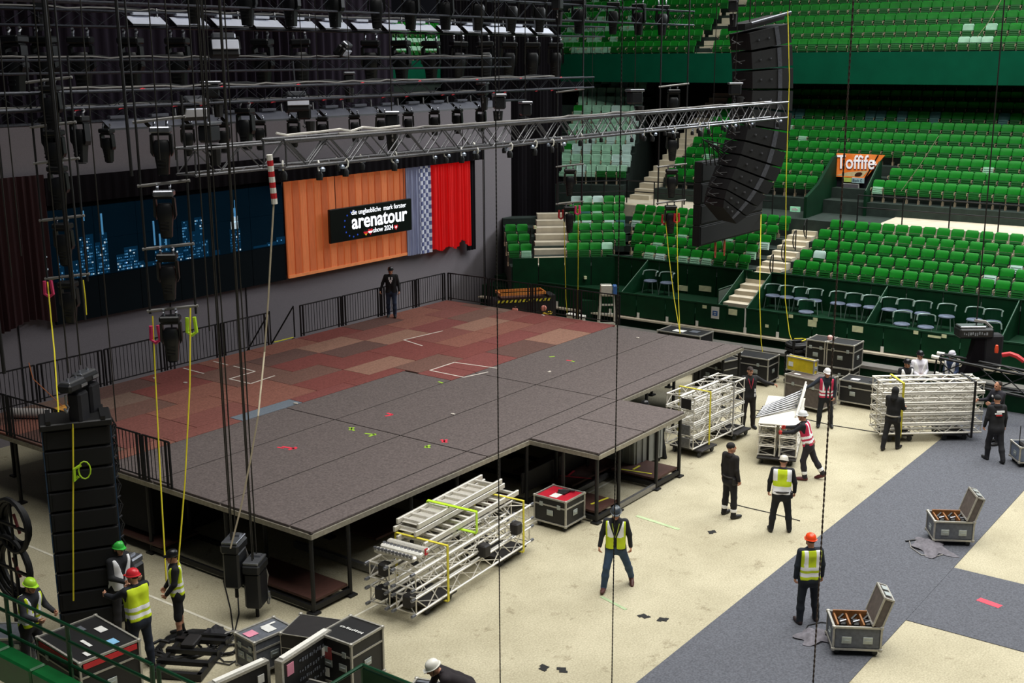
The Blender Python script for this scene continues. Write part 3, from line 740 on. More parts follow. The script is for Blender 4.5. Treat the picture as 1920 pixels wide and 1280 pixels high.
for x, y, lb in ((1030, 697, 'white paper scrap on the black sheet left of the tape marks'), (1196, 633, 'white paper scrap near the right rear stage edge'), (850, 776, 'pale scrap on the black sheet near the red marks'), (555, 756, 'pale scrap near the grey carpet tile'), (290, 709, 'pale scrap on the carpet at the left rear'), (348, 717, 'pale scrap right of the left yellow rope'), (1019, 591, 'white scrap at the foot of the right stage railing')):
    p = pz(x, y, H + .012); MB().box((0, 0, 0), (.09, .06, .02)).box((.03, .02, .01), (.05, .05, .02)).build('paper_scrap', WT, None, label=lb, cat='scrap', loc=p, rotz=x)
p = pz(733, 604, H + .02)
# ---------------------------------------------------------------- stage railings
M_RAILB = mat('black_rail_paint', '#131316', .5, .2)
def stage_rail(label, A, B, group='black stage railings'):
    A = Vector(A); B = Vector(B); d = B - A; L = d.length; e = d / L
    t = thing('stage_railing', label, 'railing', A, 0, group)
    MB().tube((0, 0, 1.0), d + Vector((0, 0, 1.0)), .022).build('top_rail', M_RAILB, t)
    MB().tube((0, 0, .08), d + Vector((0, 0, .08)), .018).build('bottom_rail', M_RAILB, t)
    n = max(2, int(L / .115)); mb = MB()
    for k in range(1, n):
        q = e * (L * k / n); mb.tube(q + Vector((0, 0, .08)), q + Vector((0, 0, 1.0)), .009, 4)
    mb.build('balusters', M_RAILB, t, kind='stuff')
    for q in (0, .12, L - .12, L): MB().tube(e * q + Vector((0, 0, 0)), e * q + Vector((0, 0, 1.0)), .03).build('post', M_RAILB, t)
    return t
z0 = H
xs = [0, 2, 4, 6, 8, 9.9]
for i, (a, b) in enumerate(zip(xs[:-1], xs[1:])): stage_rail('black railing panel on the rear stage edge, %s from the left' % NTH[i], (a + .04, 12.05, z0), (b - .04, 12.05, z0))
xs = [11.2, 13.1, 15.0, 16.8, 18.45]
for i, (a, b) in enumerate(zip(xs[:-1], xs[1:])): stage_rail('black railing panel right of the rear steps, %s from the steps' % NTH[i], (a + .04, 12.05, z0), (b - .04, 12.05, z0))
ysr = [12.0, 10.1, 8.2, 6.3, 4.6]
for i, (a, b) in enumerate(zip(ysr[:-1], ysr[1:])): stage_rail('black railing panel on the right stage edge, %s from the back' % NTH[i], (18.5, a - .04, z0), (18.5, b + .04, z0))
ysl = [12.0, 10.0, 8.0, 6.0, 4.95, 4.0]
for i, (a, b) in enumerate(zip(ysl[:-1], ysl[1:])): stage_rail('black railing panel on the left stage edge, %s from the back' % NTH[i], (-.03, a - .04, z0), (-.03, b + .04, z0))
# rear steps with sloping handrails
rs = thing('stage_steps', 'short stage steps with sloping handrails behind the rear edge', 'stairs', (10.05, 12.1, 0))
for k in range(6):
    MB().box((.5, .14 + .27 * k, H - .26 * (k + 1) + .02), (.9, .26, .05)).build('tread', M_BLACK, rs)
for x in (.0, 1.0):
    MB().path([(x, .05, H), (x, .05, H + 1.0), (x, 1.5, .9), (x, 1.5, 0)], .025).build('handrail', M_RAILB, rs)
    MB().path([(x, .1, H - .05), (x, 1.6, .1)], .04).build('stringer', M_BLACK, rs)
for k in range(3): MB().box((.5 + .0 * k, .02 - .0, H + .01 - .26 * k), (.8, .05, .02)).build('nosing', M_YELTAPE, rs)
# things standing on the stage's left rear: pale roll, lit box
p = pz(45, 800, H); 
o = MB().tube((0, 0, 0), (1.2, -1.9, 0), .13, 10).build('cloth_roll', mat('white_cloth', '#b9b4b0', .8), None, True, label='pale rolled cloth lying behind the left stage railing', cat='roll', loc=(.8, 11.4, H + .13))
bx = thing('open_crate', 'pale crate with orange contents behind the left stage railing', 'crate', (1.2, 9.35, H), .2)
MB().box((0, 0, .25), (.9, .6, .5), bev=.02).build('body', mat('pale_crate', '#b8aeb4', .6), bx)
MB().box((0, 0, .53), (.8, .5, .08), bev=.03).box((.2, .1, .6), (.3, .2, .1), bev=.03).build('contents', mat('amber_cloth', '#c48a3a', .8, 0, .3, 12), bx)
# ================================================================== backdrop wall, LED screens, curtains
YB = 14.28
M_GAUZE = mat('grey_gauze', '#857f84', .9, 0, .08, 60, stretch=(1, 1, 1), spec=.1)
M_DRAPE = mat('black_drape', '#131014', .95, 0, .25, 3, stretch=(3, 3, .2), spec=.1)
struct('wall_backdrop', MB().box((11.2, YB + .1, 4.3), (28.7, .14, 8.6)), M_GAUZE)
for i, x in enumerate((2.95, 8.0, 11.0, 23.7, )):
    MB().box((x, YB + .02, 4.3), (.03, .03, 8.6)).build('trim_%d' % (6 + i), M_BLACK, None, kind='structure')
def pleated(x0, x1, z0, z1, y, amp, n, seg=6, thick=.03, seed=1, hem=0.0):
    r = random.Random(seed); N = n * seg; top = []; mb = MB(); vs = []; fs = []
    hems = [0.0] * (N + 1)
    for i in range(N + 1):
        u = i / N; a = 2 * PI * n * u + .5 * math.sin(3.1 * u * n / 4 + seed)
        yy = y + amp * math.sin(a) * (.7 + .3 * math.sin(u * 17 + seed)); hz = z0 + hem * (math.sin(u * 9 + seed) * .5 + .5)
        x = x0 + (x1 - x0) * u
        vs += [(x, yy, hz), (x + .01 * math.sin(a * .5), yy * .6 + y * .4, z1), (x, yy + thick, hz), (x + .01 * math.sin(a * .5), yy * .6 + y * .4 + thick, z1)]
    for i in range(N):
        o = 4 * i; q = o + 4
        fs += [(o, q, q + 1, o + 1), (o + 2, o + 3, q + 3, q + 2), (o + 1, q + 1, q + 3, o + 3), (o, o + 2, q + 2, q)]
    fs += [(0, 1, 3, 2), (4 * N, 4 * N + 2, 4 * N + 3, 4 * N + 1)]
    return mb.add(vs, fs)
# LED wall with the night skyline
led = thing('led_screen', 'wide dark LED screen showing a blue night skyline', 'screen', (0, YB - .12, 0))
M_LEDBG = mat('led_glass', '#040508', .9, 0, .2, .7, emit=.02, spec=.05)
M_LEDNAVY = mat('led_sky', '#031a28', .9, 0, .35, .35, emit=.14, spec=.05)
M_LEDLOW = mat('led_low', '#11171b', .9, 0, .1, .5, emit=.03, spec=.05)
LX0, LX1 = 4.0, 12.62
for k in range(6):
    a = LX0 + (LX1 - LX0) * k / 6; b = LX0 + (LX1 - LX0) * (k + 1) / 6
    for z0, z1, m in ((3.12, 4.3, M_LEDLOW), (4.31, 5.35, M_LEDNAVY), (5.36, 6.3, M_LEDNAVY), (6.31, 7.05, M_LEDBG)):
        MB().box(((a + b) / 2, 0, (z0 + z1) / 2), (b - a - .02, .1, z1 - z0)).build('screen_panel', m, led)
rs = random.Random(5)
sky = MB(); ML = [mat('skyline_light', '#4f94c4', .5, emit=.32), mat('skyline_dim', '#155a88', .5, emit=.3), mat('skyline_white', '#cfe6f4', .5, emit=.4), mat('skyline_block', '#08324e', .9, emit=.2, spec=.05)]
def lit(x, z, w, h, m): sky.box((x, -.056, z), (w, .008, h), m)
def tower(x0, x1, top, dens, white=.08, z0=4.34):
    nx = max(1, int((x1 - x0) / .06)); nz = int((top - z0) / .085)
    sky.box(((x0 + x1) / 2, -.052, (z0 + top) / 2), (x1 - x0, .004, top - z0), 3)
    for i in range(nx):
        for j in range(nz):
            if rs.random() < dens:
                lit(x0 + .06 * i + .03, z0 + .085 * j + .04, rs.choice((.03, .045, .055)), rs.choice((.03, .05)), 2 if rs.random() < white else (0 if rs.random() < .5 else 1))
def W(px, py): p = py_(px, py, YB - .17); return p[0], p[2]
for a, b, ty, d in ((78, 90, 470, .2), (108, 118, 480, .3), (148, 157, 445, .5), (160, 174, 440, .75), (178, 190, 455, .6), (186, 200, 437, .65), (218, 240, 478, .7), (232, 258, 464, .7), (258, 270, 490, .4), (290, 298, 470, .4), (300, 318, 446, .35),
                    (340, 352, 415, .35), (352, 366, 435, .4), (364, 380, 408, .45), (380, 390, 450, .3), (398, 412, 470, .15), (475, 500, 462, .25), (500, 520, 455, .3), (518, 534, 445, .2), (130, 150, 490, .25), (270, 290, 492, .25), (330, 345, 465, .3), (430, 450, 430, .55)):
    x0, t = W(a, ty); x1, _ = W(b, ty); tower(x0, x1, t, d * 1.0, .14)
for a, y0, y1 in ((155, 395, 414), (189, 400, 440), (287, 414, 460), (299, 438, 470), (310, 440, 470)):
    x, z1 = W(a, y0); _, z0 = W(a, y1); lit(x, (z0 + z1) / 2, .06, z1 - z0, 0)
for a, b, y0, y1, m in ((432, 447, 416, 428, 2), (433, 446, 406, 416, 2), (435, 444, 398, 406, 0), (437, 442, 390, 398, 0), (438.5, 440.5, 375, 390, 0)):   # the tall stepped tower
    x0, z1 = W(a, y0); x1, z0 = W(b, y1); n = 3
    for q in range(n): lit(x0 + (x1 - x0) * (q + .5) / n, (z0 + z1) / 2, (x1 - x0) / n * .8, z1 - z0, m)
sky.build('skyline_picture', ML, led, kind='stuff')
# black valance along the top of the picture
va = pleated(4.0, 12.5, 6.45, 7.2, YB - .25, .03, 26, seed=2).build('valance', M_DRAPE, None, label='black valance hanging above the blue skyline screen', cat='valance')
va = pleated(11.9, 23.0, 6.42, 7.05, YB - .52, .03, 34, seed=4).build('valance', M_DRAPE, None, label='black valance hanging above the orange panelling', cat='valance')
# orange panelling: vertical boards, emission added to brighten the orange
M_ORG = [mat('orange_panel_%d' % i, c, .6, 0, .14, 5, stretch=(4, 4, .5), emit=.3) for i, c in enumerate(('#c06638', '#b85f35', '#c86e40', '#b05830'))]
op = thing('orange_panelling', 'orange panelling of vertical boards behind the black tour sign', 'backdrop', (12.66, YB - .2, 3.15))
nb = 18; wv = (18.66 - 12.66) / nb
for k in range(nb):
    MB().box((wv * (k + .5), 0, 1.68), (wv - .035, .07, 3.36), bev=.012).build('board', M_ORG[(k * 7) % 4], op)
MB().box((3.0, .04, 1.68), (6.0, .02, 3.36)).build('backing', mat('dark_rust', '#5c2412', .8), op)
MB().box((3.0, -.05, .05), (6.0, .03, .1)).build('bottom_batten', mat('orange_batten', '#dc8450', .6, emit=.2), op)  # bright lower edge, its glow put into the colour
# tour sign
sign = thing('tour_sign', 'hanging black tour sign with white lettering before the orange boards', 'sign', (14.38, YB - .55, 4.13))
SW, SH = 4.22, 1.17
MB().box((SW / 2, .06, SH / 2), (SW, .12, SH), bev=.02).build('sign_box', mat('sign_black', '#060709', .35), sign)
for x in (.35, SW - .35): MB().tube((x, .06, SH), (x, .06, 2.45), .012).build('wire', M_BLACK, sign)
ME_WHITE = mat('lit_letters', '#f4f8ff', .5, emit=.9)
M_STARB = mat('lit_blue', '#2a50c0', .5, emit=.5)
lettering('die unglaubliche  mark forster', .25, ME_WHITE, sign, on_y(1.05, -.006, .885), .0, 'lettering', fit=2.85)
lettering('arenatour', .72, ME_WHITE, sign, on_y(1.05, -.008, .40), .014, 'lettering', fit=2.9)
lettering('show 2024', .25, ME_WHITE, sign, on_y(2.12, -.006, .15), .001, 'lettering', fit=1.05)
mb = MB()
for k in range(12):
    a = PI * .42 + k * 2 * PI / 13
    if math.cos(a) > .75: continue
    x, z = 1.12 + .44 * math.cos(a), .56 + .44 * math.sin(a)
    if x > 1.6 and z > .3: continue
    mb.prism([(x + .04 * (1 if q % 2 == 0 else .45) * math.cos(q * PI / 5 + PI / 2), -.004, z + .04 * (1 if q % 2 == 0 else .45) * math.sin(q * PI / 5 + PI / 2)) for q in range(10)], (0, -.004, 0))
mb.build('star_ring', M_STARB, sign)
def heart(x, z, s, cols):
    pts = []
    for k in range(20):
        t = 2 * PI * k / 20; pts.append((x + s * .062 * 16 * math.sin(t) ** 3 / 10, -.006, z + s * .062 * (13 * math.cos(t) - 5 * math.cos(2 * t) - 2 * math.cos(3 * t) - math.cos(4 * t)) / 10))
    mb = MB(); n = len(cols)
    zs = [p[2] for p in pts]; z0, z1 = min(zs), max(zs)
    for i in range(n):
        lo, hi = z0 + (z1 - z0) * i / n, z0 + (z1 - z0) * (i + 1) / n
        q = [(p[0], p[1], min(max(p[2], lo), hi)) for p in pts]; mb.prism(q, (0, -.004, 0), i)
    mb.build('flag_heart', cols, sign)
FR = mat('flag_red', '#d02030', .5, emit=.4); FY = mat('flag_gold', '#e8b820', .5, emit=.4); FB = mat('flag_black', '#120c0c', .5); FWh = mat('flag_white', '#f4f0f0', .5, emit=.6)
heart(1.74, .21, .13 * 10, [FY, FR, FB]); heart(1.97, .21, .13 * 10, [FR, FWh, FR]); heart(3.32, .21, .11 * 10, [FR])
MB().box((3.32, -.014, .21), (.1, .004, .03)).box((3.32, -.014, .21), (.03, .004, .1)).build('flag_cross', FWh, sign)
# cloth curtains right of the panelling; the coloured ones glow a little by emission
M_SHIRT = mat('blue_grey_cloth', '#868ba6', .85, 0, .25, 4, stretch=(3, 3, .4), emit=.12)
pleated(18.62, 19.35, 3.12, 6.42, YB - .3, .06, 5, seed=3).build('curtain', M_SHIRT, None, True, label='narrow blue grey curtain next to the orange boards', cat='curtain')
def check_mat():
    m = bpy.data.materials.new('checked_cloth'); m.use_nodes = True; nt = m.node_tree; b = nt.nodes['Principled BSDF']; b.inputs['Roughness'].default_value = .85
    tc = nt.nodes.new('ShaderNodeTexCoord'); mp = nt.nodes.new('ShaderNodeMapping'); mp.inputs['Scale'].default_value = (6.5, .001, 6.5); mp.inputs['Location'].default_value = (0, .3, 0)
    ck = nt.nodes.new('ShaderNodeTexChecker'); ck.inputs['Scale'].default_value = 1; ck.inputs['Color1'].default_value = lin('#d8dcea'); ck.inputs['Color2'].default_value = lin('#5d648e')
    nt.links.new(tc.outputs['Object'], mp.inputs['Vector']); nt.links.new(mp.outputs['Vector'], ck.inputs['Vector']); nt.links.new(ck.outputs['Color'], b.inputs['Base Color'])
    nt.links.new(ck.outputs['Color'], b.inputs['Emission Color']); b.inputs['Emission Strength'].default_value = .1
    return m
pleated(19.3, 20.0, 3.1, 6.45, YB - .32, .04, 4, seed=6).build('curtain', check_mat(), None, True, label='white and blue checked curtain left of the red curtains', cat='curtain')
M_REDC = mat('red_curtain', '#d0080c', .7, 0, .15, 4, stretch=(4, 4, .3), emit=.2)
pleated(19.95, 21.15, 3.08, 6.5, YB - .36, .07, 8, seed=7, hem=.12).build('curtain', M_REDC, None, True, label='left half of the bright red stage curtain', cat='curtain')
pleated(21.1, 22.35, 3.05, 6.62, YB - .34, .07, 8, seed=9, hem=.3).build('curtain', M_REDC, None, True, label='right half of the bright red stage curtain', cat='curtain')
pleated(22.2, 22.75, 2.85, 6.62, YB - .26, .03, 3, seed=10).build('curtain', M_DRAPE, None, True, label='narrow black curtain at the right edge of the red curtain', cat='curtain')
M_DRED = mat('dark_red_curtain', '#2c080d', .85, 0, .25, 3, stretch=(4, 4, .3))
pleated(-1.2, 1.5, 3.25, 7.3, YB - .22, .08, 14, seed=12, hem=.15).build('curtain', M_DRED, None, True, label='dark red curtain at the far left of the backdrop', cat='curtain')
pleated(1.4, 4.0, 3.2, 7.3, YB - .2, .08, 13, seed=14, hem=.2).build('curtain', M_DRED, None, True, label='dark red curtain left of the blue skyline screen', cat='curtain')
# tall black drapes behind everything
pleated(-8, 20.8, 3, 17, YB + 2.2, .12, 70, seed=20).build('drape', mat('rear_drape', '#2e2731', .95, 0, .25, 3, stretch=(3, 3, .2), spec=.1), None, True, label='long black drape behind the lighting rig, left of the gap', cat='drape')
pleated(23.5, 32.0, 3, 17, YB + 2.0, .12, 40, seed=22).build('drape', M_DRAPE, None, True, label='long black drape beside the green stands, right of the gap', cat='drape')
pleated(25.5, 29.8, .9, 9, YB + .4, .1, 16, seed=24).build('drape', M_DRAPE, None, True, label='black drape hanging right of the grey screen edge', cat='drape')
struct('wall_stage_back', MB().box((8, YB + 4.2, 4.4), (50, .1, 9)), mat('dark_service_wall', '#1c1d22', .9))
# ================================================================== overhead rig: trusses, moving heads, battens
def truss(name, label, A, B, w=.5, h=.5, r=.03, rb=.014, pitch=.6, m=None, mb_=None, cat='truss', group=None, up=(0, 0, 1), end=True, loc=None, flat=False):
    m = m or M_TRUSSBLK; mb_ = mb_ or m
    A = Vector(A); B = Vector(B); d = B - A; L = d.length; e = d / L
    U = Vector(up); S = e.cross(U).normalized(); U = S.cross(e).normalized()
    t = thing(name, label, cat, A, 0, group)
    cs = [(S * (i * w / 2) + U * (j * h / 2)) for i, j in ((-1, -1), (1, -1), (1, 1), (-1, 1))]
    for c in cs: MB().tube(c, c + d, r, 8).build('chord', m, t, True)
    mb = MB(); n = max(2, int(round(L / pitch)))
    for a, b in ((0, 1), (1, 2), (2, 3), (3, 0)):
        for k in range(n):
            p, q = e * (L * k / n), e * (L * (k + 1) / n)
            if k % 2: mb.tube(cs[a] + p, cs[b] + q, rb, 5)
            else: mb.tube(cs[b] + p, cs[a] + q, rb, 5)
    if end:
        for p in (e * .03, e * (L - .03)):
            for a, b in ((0, 1), (1, 2), (2, 3), (3, 0)): mb.tube(cs[a] + p, cs[b] + p, rb * 1.3, 5)
    mb.build('bracing', mb_, t, True, kind='stuff')
    return t
LINES = {}
def rig_truss(key, label, px, py, y, x0, x1, **k):
    p = py_(px, py, y); z = p[2]; LINES[key] = (y, z)
    return truss('lighting_truss', label, (x0, y, z), (x1, y, z), group='lighting trusses over the stage', rb=.0095, mb_=mat('truss_bracing', '#2b2d33', .4, .5), **k)
rig_truss('top', 'highest black lighting truss at the upper edge of the picture', 600, 2, 7.0, -6, 27, pitch=.7)
rig_truss('t0', 'black truss carrying the bright batten row', 50, 32, 10.0, -6, 25.5, h=.36, w=.45)
rig_truss('t1', 'black truss just below the bright batten row', 445, 122, 8.5, -6, 17.5, h=.28, w=.4, pitch=.5)
rig_truss('t2', 'black truss with red cable plugs above the lower batten row', 445, 177, 6.0, -6, 18.6, h=.32, w=.4, pitch=.5)
rig_truss('t3', 'black truss carrying the lower batten row before the grey screen', 445, 203, 9.0, -3, 19.0, h=.3, w=.4, pitch=.5)
# the long front truss, two parallel runs
ft = truss('front_truss', 'long bright front truss crossing above the orange boards to the loudspeakers', (-.45, 0, 8.74), (20.0, 0, 8.74), w=.55, h=.46, r=.03, rb=.014, pitch=.52, m=mat('worn_truss', '#6d6d70', .35, .7, .25, 30))
ft2 = truss('front_truss', 'second front truss run behind, starting left of the striped pole', (-.9, 1.8, 8.55), (20.0, 1.8, 8.55), w=.5, h=.46, r=.028, rb=.013, pitch=.52, m=MATS['worn_truss'])
# loose cable runs and clamps lying along the trusses
M_CABLE = mat('black_cable', '#131315', .6); M_GCABLE = mat('grey_cable', '#8b8884', .6)
def wavy(label, y, z, x0, x1, m, r=.014, amp=.05, seed=1, name='cable_run'):
    rr = random.Random(seed); pts = []; x = x0
    while x < x1:
        pts.append((x - x0, amp * rr.uniform(-1, 1), amp * rr.uniform(0, 1))); x += rr.uniform(.25, .6)
    return MB().path(pts, r, 5).build(name, m, None, True, label=label, cat='cable', loc=(x0, y, z))
for key, lab in (('t0', 'bright batten truss'), ('t1', 'truss below the batten row'), ('t2', 'truss with red plugs'), ('t3', 'lower batten truss')):
    y, z = LINES[key]; zz = z + {'t0': .2, 't1': .16, 't2': .18, 't3': .17}[key]
    wavy('grey cable bundle lying along the top of the %s' % lab, y - .1, zz + .02, -1, 17, M_GCABLE, .018, .05, 3)
    wavy('black cable bundle lying along the top of the %s' % lab, y + .1, zz + .02, -1, 17, M_CABLE, .03, .06, 5)
wavy('white cable looping over the left end of the front truss', .1, 9.02, -.3, 3.2, mat('white_cable', '#d4d0c8', .6), .022, .06, 8)
wavy('grey cable bundle along the front truss', -.12, 9.0, 1, 19, M_GCABLE, .02, .03, 9)
# red plugs on t2
M_REDP = mat('red_plug', '#d6283a', .5)
y2, z2 = LINES['t2']
ME_PLUG = MB().tube((0, 0, 0), (.09, 0, .02), .02, 6).tube((.085, 0, .02), (.15, .02, .01), .014, 6).mesh('cable_plug', M_REDP)
for i in range(26):
    x = -1.0 + .74 * i + RND.uniform(-.2, .2); zz = z2 + (.17 if i % 3 == 0 else -.2)
    link('cable_plug', ME_PLUG, None, 'red cable plug on the truss above the lower battens, %s from the left' % NTH[i], 'plug', 'red cable plugs', loc=(x, y2 - .2, zz))
# ---------------------------------------------------------------- LED battens (white sloping panels)
M_BATT = mat('batten_white', '#d8dcea', .4, 0, .05)
M_BATT2 = mat('batten_grey', '#5f616c', .4, 0, .1)
def batten_proto(m):
    t = thing('led_batten', '', 'light')
    MB().prism([(-.52, -.1, -.09), (.5, -.1, -.09), (.43, .1, .1), (-.58, .1, .1)], (0, .02, .0)).build('light_face', m, t)
    MB().prism([(-.53, -.12, -.13), (.52, -.12, -.13), (.5, -.1, -.085), (-.52, -.1, -.085)], (0, .04, 0)).build('front_rib', M_BLACK, t)
    MB().box((0, .16, -.02), (1.02, .08, .2), bev=.01).build('housing', M_PLASTIC, t)
    MB().box((-.15, .1, .16), (.5, .14, .07), bev=.01).build('control_box', m, t)
    MB().tube((.35, .1, .05), (.35, .12, .3), .025).build('clamp', M_ALUDARK, t)
    return t
def batten_row(key, m, px0, px1, n, dz, lab, group):
    y, z = LINES[key]
    pr = batten_proto(m); x0 = py_(px0, 30, y)[0]; x1 = py_(px1, 30, y)[0]
    for i in range(n):
        o = pr if i == 0 else dup(pr)
        o.location = (x0 + (x1 - x0) * i / (n - 1), y - .32, z + dz); o['label'] = lab % NTH[i]; o['group'] = group
yb0 = LINES['t0']
batten_row('t0', M_BATT, 262, 1005, 14, -.02, 'bright white LED batten in the upper row, %s from the left', 'upper row of LED battens')
batten_row('t3', M_BATT2, 205, 900, 13, -.22, 'grey LED batten in the lower row, %s from the left', 'lower row of LED battens')
# ---------------------------------------------------------------- moving heads
M_HEAD = mat('fixture_plastic', '#0f1012', .38, 0, .3, 8)
M_LENS = mat('fixture_lens', '#2a2d30', .12, .2)
M_CLAMP = mat('clamp_steel', '#8e9096', .3, .8)
def head_proto(bright=False):
    t = thing('moving_head', '', 'spotlight')
    MB().box((0, 0, -.06), (.40, .27, .12), bev=.025).build('base', M_CLAMP if bright else M_HEAD, t)
    mb = MB()
    for s in (-1, 1):
        mb.prism([(.155 * s, -.07, -.13), (.205 * s, -.07, -.16), (.215 * s, -.06, -.5), (.17 * s, -.04, -.58), (.15 * s, -.05, -.3)], (0, .14, 0))
    mb.box((0, 0, -.145), (.34, .16, .05), bev=.01); mb.build('yoke', M_HEAD, t)
    hd = MB()
    hd.add(*taper([(.115, -.26, .09), (.145, -.33, .12), (.15, -.50, .125), (.135, -.60, .115), (.12, -.72, .105), (.105, -.92, .095)]))
    h_ = hd.build('lamp_head', M_HEAD, t, True)
    MB().lathe([(0, -.925), (.09, -.93), (.092, -.945), (0, -.935)], 12).build('lens', M_LENS, h_)
    ht = MB()
    for k in range(4): ht.box((0, -.112 + .0 * k, -.56 - .07 * k), (.16, .012, .03))
    ht.build('cooling_fins', M_PLASTIC, h_)
    for s in (-1, 1): MB().path([(.12 * s, 0, 0), (.12 * s, 0, .05), (.12 * s, .04, .1), (.12 * s, 0, .13)], .025, 6).build('clamp', M_CLAMP, t)
    return t
def taper(secs):
    vs = []; fs = []; n = 8
    for hx, z, hy in secs:
        c = .35
        for sx, sy in ((-1 + c, -1), (1 - c, -1), (1, -1 + c), (1, 1 - c), (1 - c, 1), (-1 + c, 1), (-1, 1 - c), (-1, -1 + c)): vs.append((sx * hx, sy * hy, z))
    for i in range(len(secs) - 1):
        for k in range(n):
            fs.append((i * n + k, i * n + (k + 1) % n, i * n + n + (k + 1) % n, i * n + n + k))
    fs += [tuple(range(n - 1, -1, -1)), tuple((len(secs) - 1) * n + k for k in range(n))]
    return vs, [tuple(reversed(f)) for f in fs]
MH = head_proto(); MHB = head_proto(True)
_used = [False, False]
def put_head(x, y, z, label, group, s=1.0, rz=None, tilt=0.0, bright=False):
    i = 1 if bright else 0
    o = (MHB if bright else MH) if not _used[i] else dup(MHB if bright else MH)
    _used[i] = True
    o.location = (x, y, z); o.rotation_euler = (tilt, tilt * .5, RND.uniform(-.5, .5) + YAW - PI / 2 if rz is None else rz); o.scale = (s, s, s)
    o['label'] = label; o['group'] = group
    return o
def head_row(key, pxs, dy, dz, s, label, group):
    y, z = LINES[key]
    for i, (px, py) in enumerate(pxs):
        p = py_(px, py, y + dy); put_head(p[0], y + dy, z + dz, label % NTH[i], group, s, tilt=RND.uniform(-.06, .06))
head_row('top', [(q, 20) for q in (365, 463, 545, 628, 705, 770, 835, 898, 960, 1012, 1085, 1150, 1198, 1242)], -.1, .42, 1.15, 'black moving head hanging from the highest truss, %s from the left', 'moving heads on the highest truss')
head_row('t0', [(q, 90) for q in (28, 82, 152, 245, 333, 492, 562, 695, 752, 808, 860, 908, 955, 998, 1042)], -.45, -.42, 1.38, 'black moving head under the bright batten row, %s from the left', 'moving heads under the upper battens')
head_row('t2', [(q, 190) for q in (90, 145, 458)], -.2, -.3, 1.0, 'black moving head between the middle trusses, %s from the left', 'moving heads between the middle trusses')
head_row('t3', [(q, 250) for q in (200, 352, 418, 487, 551, 605, 665, 716, 766, 815, 858, 902)], -.45, -.30, .82, 'black moving head below the lower battens, %s from the left', 'moving heads below the lower battens')
# dotted fixtures on the right of the rig in front of the drape
RL1 = [px_(1068, y, 19) for y in (170, 310, 380)]; RL2 = [px_(1258, y, 19) for y in (160, 240, 310, 378)]
for i, p in enumerate([(19, RL1[-1][1], q[2] - .12) for q in RL1[1:]] + [(19, RL2[-1][1], q[2] - .12) for q in RL2]):
    put_head(p[0], p[1], p[2], 'black moving head on the right hanging ladders, %s in reading order' % NTH[i], 'moving heads on the right ladders', .95, rz=YAW - PI / 2, bright=False)
# hanging ladders with bars: left pair and right pair
M_BAR = mat('pale_bar', '#8f8d8b', .4, .4)
def ladder(label, x, y, rungs, ztop, half=.42, yaw=.64, m=M_CABLE):
    t = thing('hanging_ladder', label, 'ladder', (x, y, 0))
    c, s = math.cos(yaw - PI / 2), math.sin(yaw - PI / 2)
    for k in (-1, 1):
        MB().path([(k * half * c, k * half * s, ztop), (k * half * c * 1.0, k * half * s, rungs[-1] - .1)], .024, 6).build('side_strap', m, t)
    for z in rungs: MB().tube((-half * c * 1.12, -half * s * 1.12, z - .05), (half * c * 1.12, half * s * 1.12, z + .05), .03, 8).build('cross_bar', M_BAR, t, True)
    return t
def zat(px, py, x): return px_(px, py, x)
L2 = [zat(324, y, -1.0) for y in (225, 345, 463, 578)]
lx, ly = -1.0, L2[-1][1]
ladder('hanging ladder of bars with four spotlights left of the striped pole', lx, ly, [q[2] for q in L2], 9.7)
for i, q in enumerate(L2): put_head(lx + (.05 - .1 * i) * .3, ly, q[2] - .12, 'large moving head on the ladder near the striped pole, %s from the top' % NTH[i], 'moving heads on the near left ladder', .92, YAW - PI / 2 + .1, bright=(i in (0, 1)))
L1 = [zat(126, y, -1.0) for y in (150, 235, 303, 410, 518)]
ly1 = L1[-1][1]
ladder('hanging ladder of bars with spotlights at the far left', -1.0, ly1, [q[2] for q in L1], 10.4, .40)
for i, q in enumerate(L1): put_head(-1.0, ly1, q[2] - .1, 'moving head on the far left ladder, %s from the top' % NTH[i], 'moving heads on the far left ladder', .9, YAW - PI / 2 - .1)
R1 = [zat(1068, y, 19) for y in (170, 310, 380)]; ladder('thin hanging ladder before the black drape at right', 19, R1[-1][1], [q[2] for q in R1], 14, .42)
R2 = [zat(1258, y, 19) for y in (160, 240, 310, 378)]; ladder('thin hanging ladder in front of the pale middle tier stairs', 19, R2[-1][1], [q[2] for q in R2], 14, .42)
# strobes / wash boxes with pale faces
def wash(label, x, y, z, rz=0.0, tilt=0.0, s=1.0):
    t = thing('wash_light', label, 'spotlight', (x, y, z), rz); t.scale = (s, s, s); t.rotation_euler = (tilt, 0, rz)
    MB().box((0, 0, .0), (.62, .3, .36), bev=.04).build('housing', M_PLASTIC, t)
    MB().box((0, -.17, .06), (.56, .05, .2), bev=.01).build('light_face', M_BATT, t)
    MB().box((0, 0, .26), (.5, .24, .14), bev=.03).build('base', M_CLAMP, t)
    MB().path([(-.34, 0, 0), (-.34, 0, .25), (.34, 0, .25), (.34, 0, 0)], .025, 6).build('yoke', M_HEAD, t)
    if abs(tilt) < .3: MB().tube((0, 0, .25), (0, 0, 1.1), .02, 6).build('hanger', M_CLAMP, t)
    return t
for lb, px, py, y, rz, tl, s in (('pale faced wash light hanging at the upper left before the drape', 420, 92, 7.0, -.5, -.2, 1.1), ('tilted pale wash light hanging under the bright battens', 641, 96, 8.5, .5, .7, .9),
                          ('pale faced wash light on the lower batten row', 556, 196, 7.5, -.5, -.15, 1.0), ('large white faced wash light at the left of the lower battens', 362, 208, 6.0, -.2, .5, 1.0)):
    p = py_(px, py, y); wash(lb, *p, rz, tl, s)
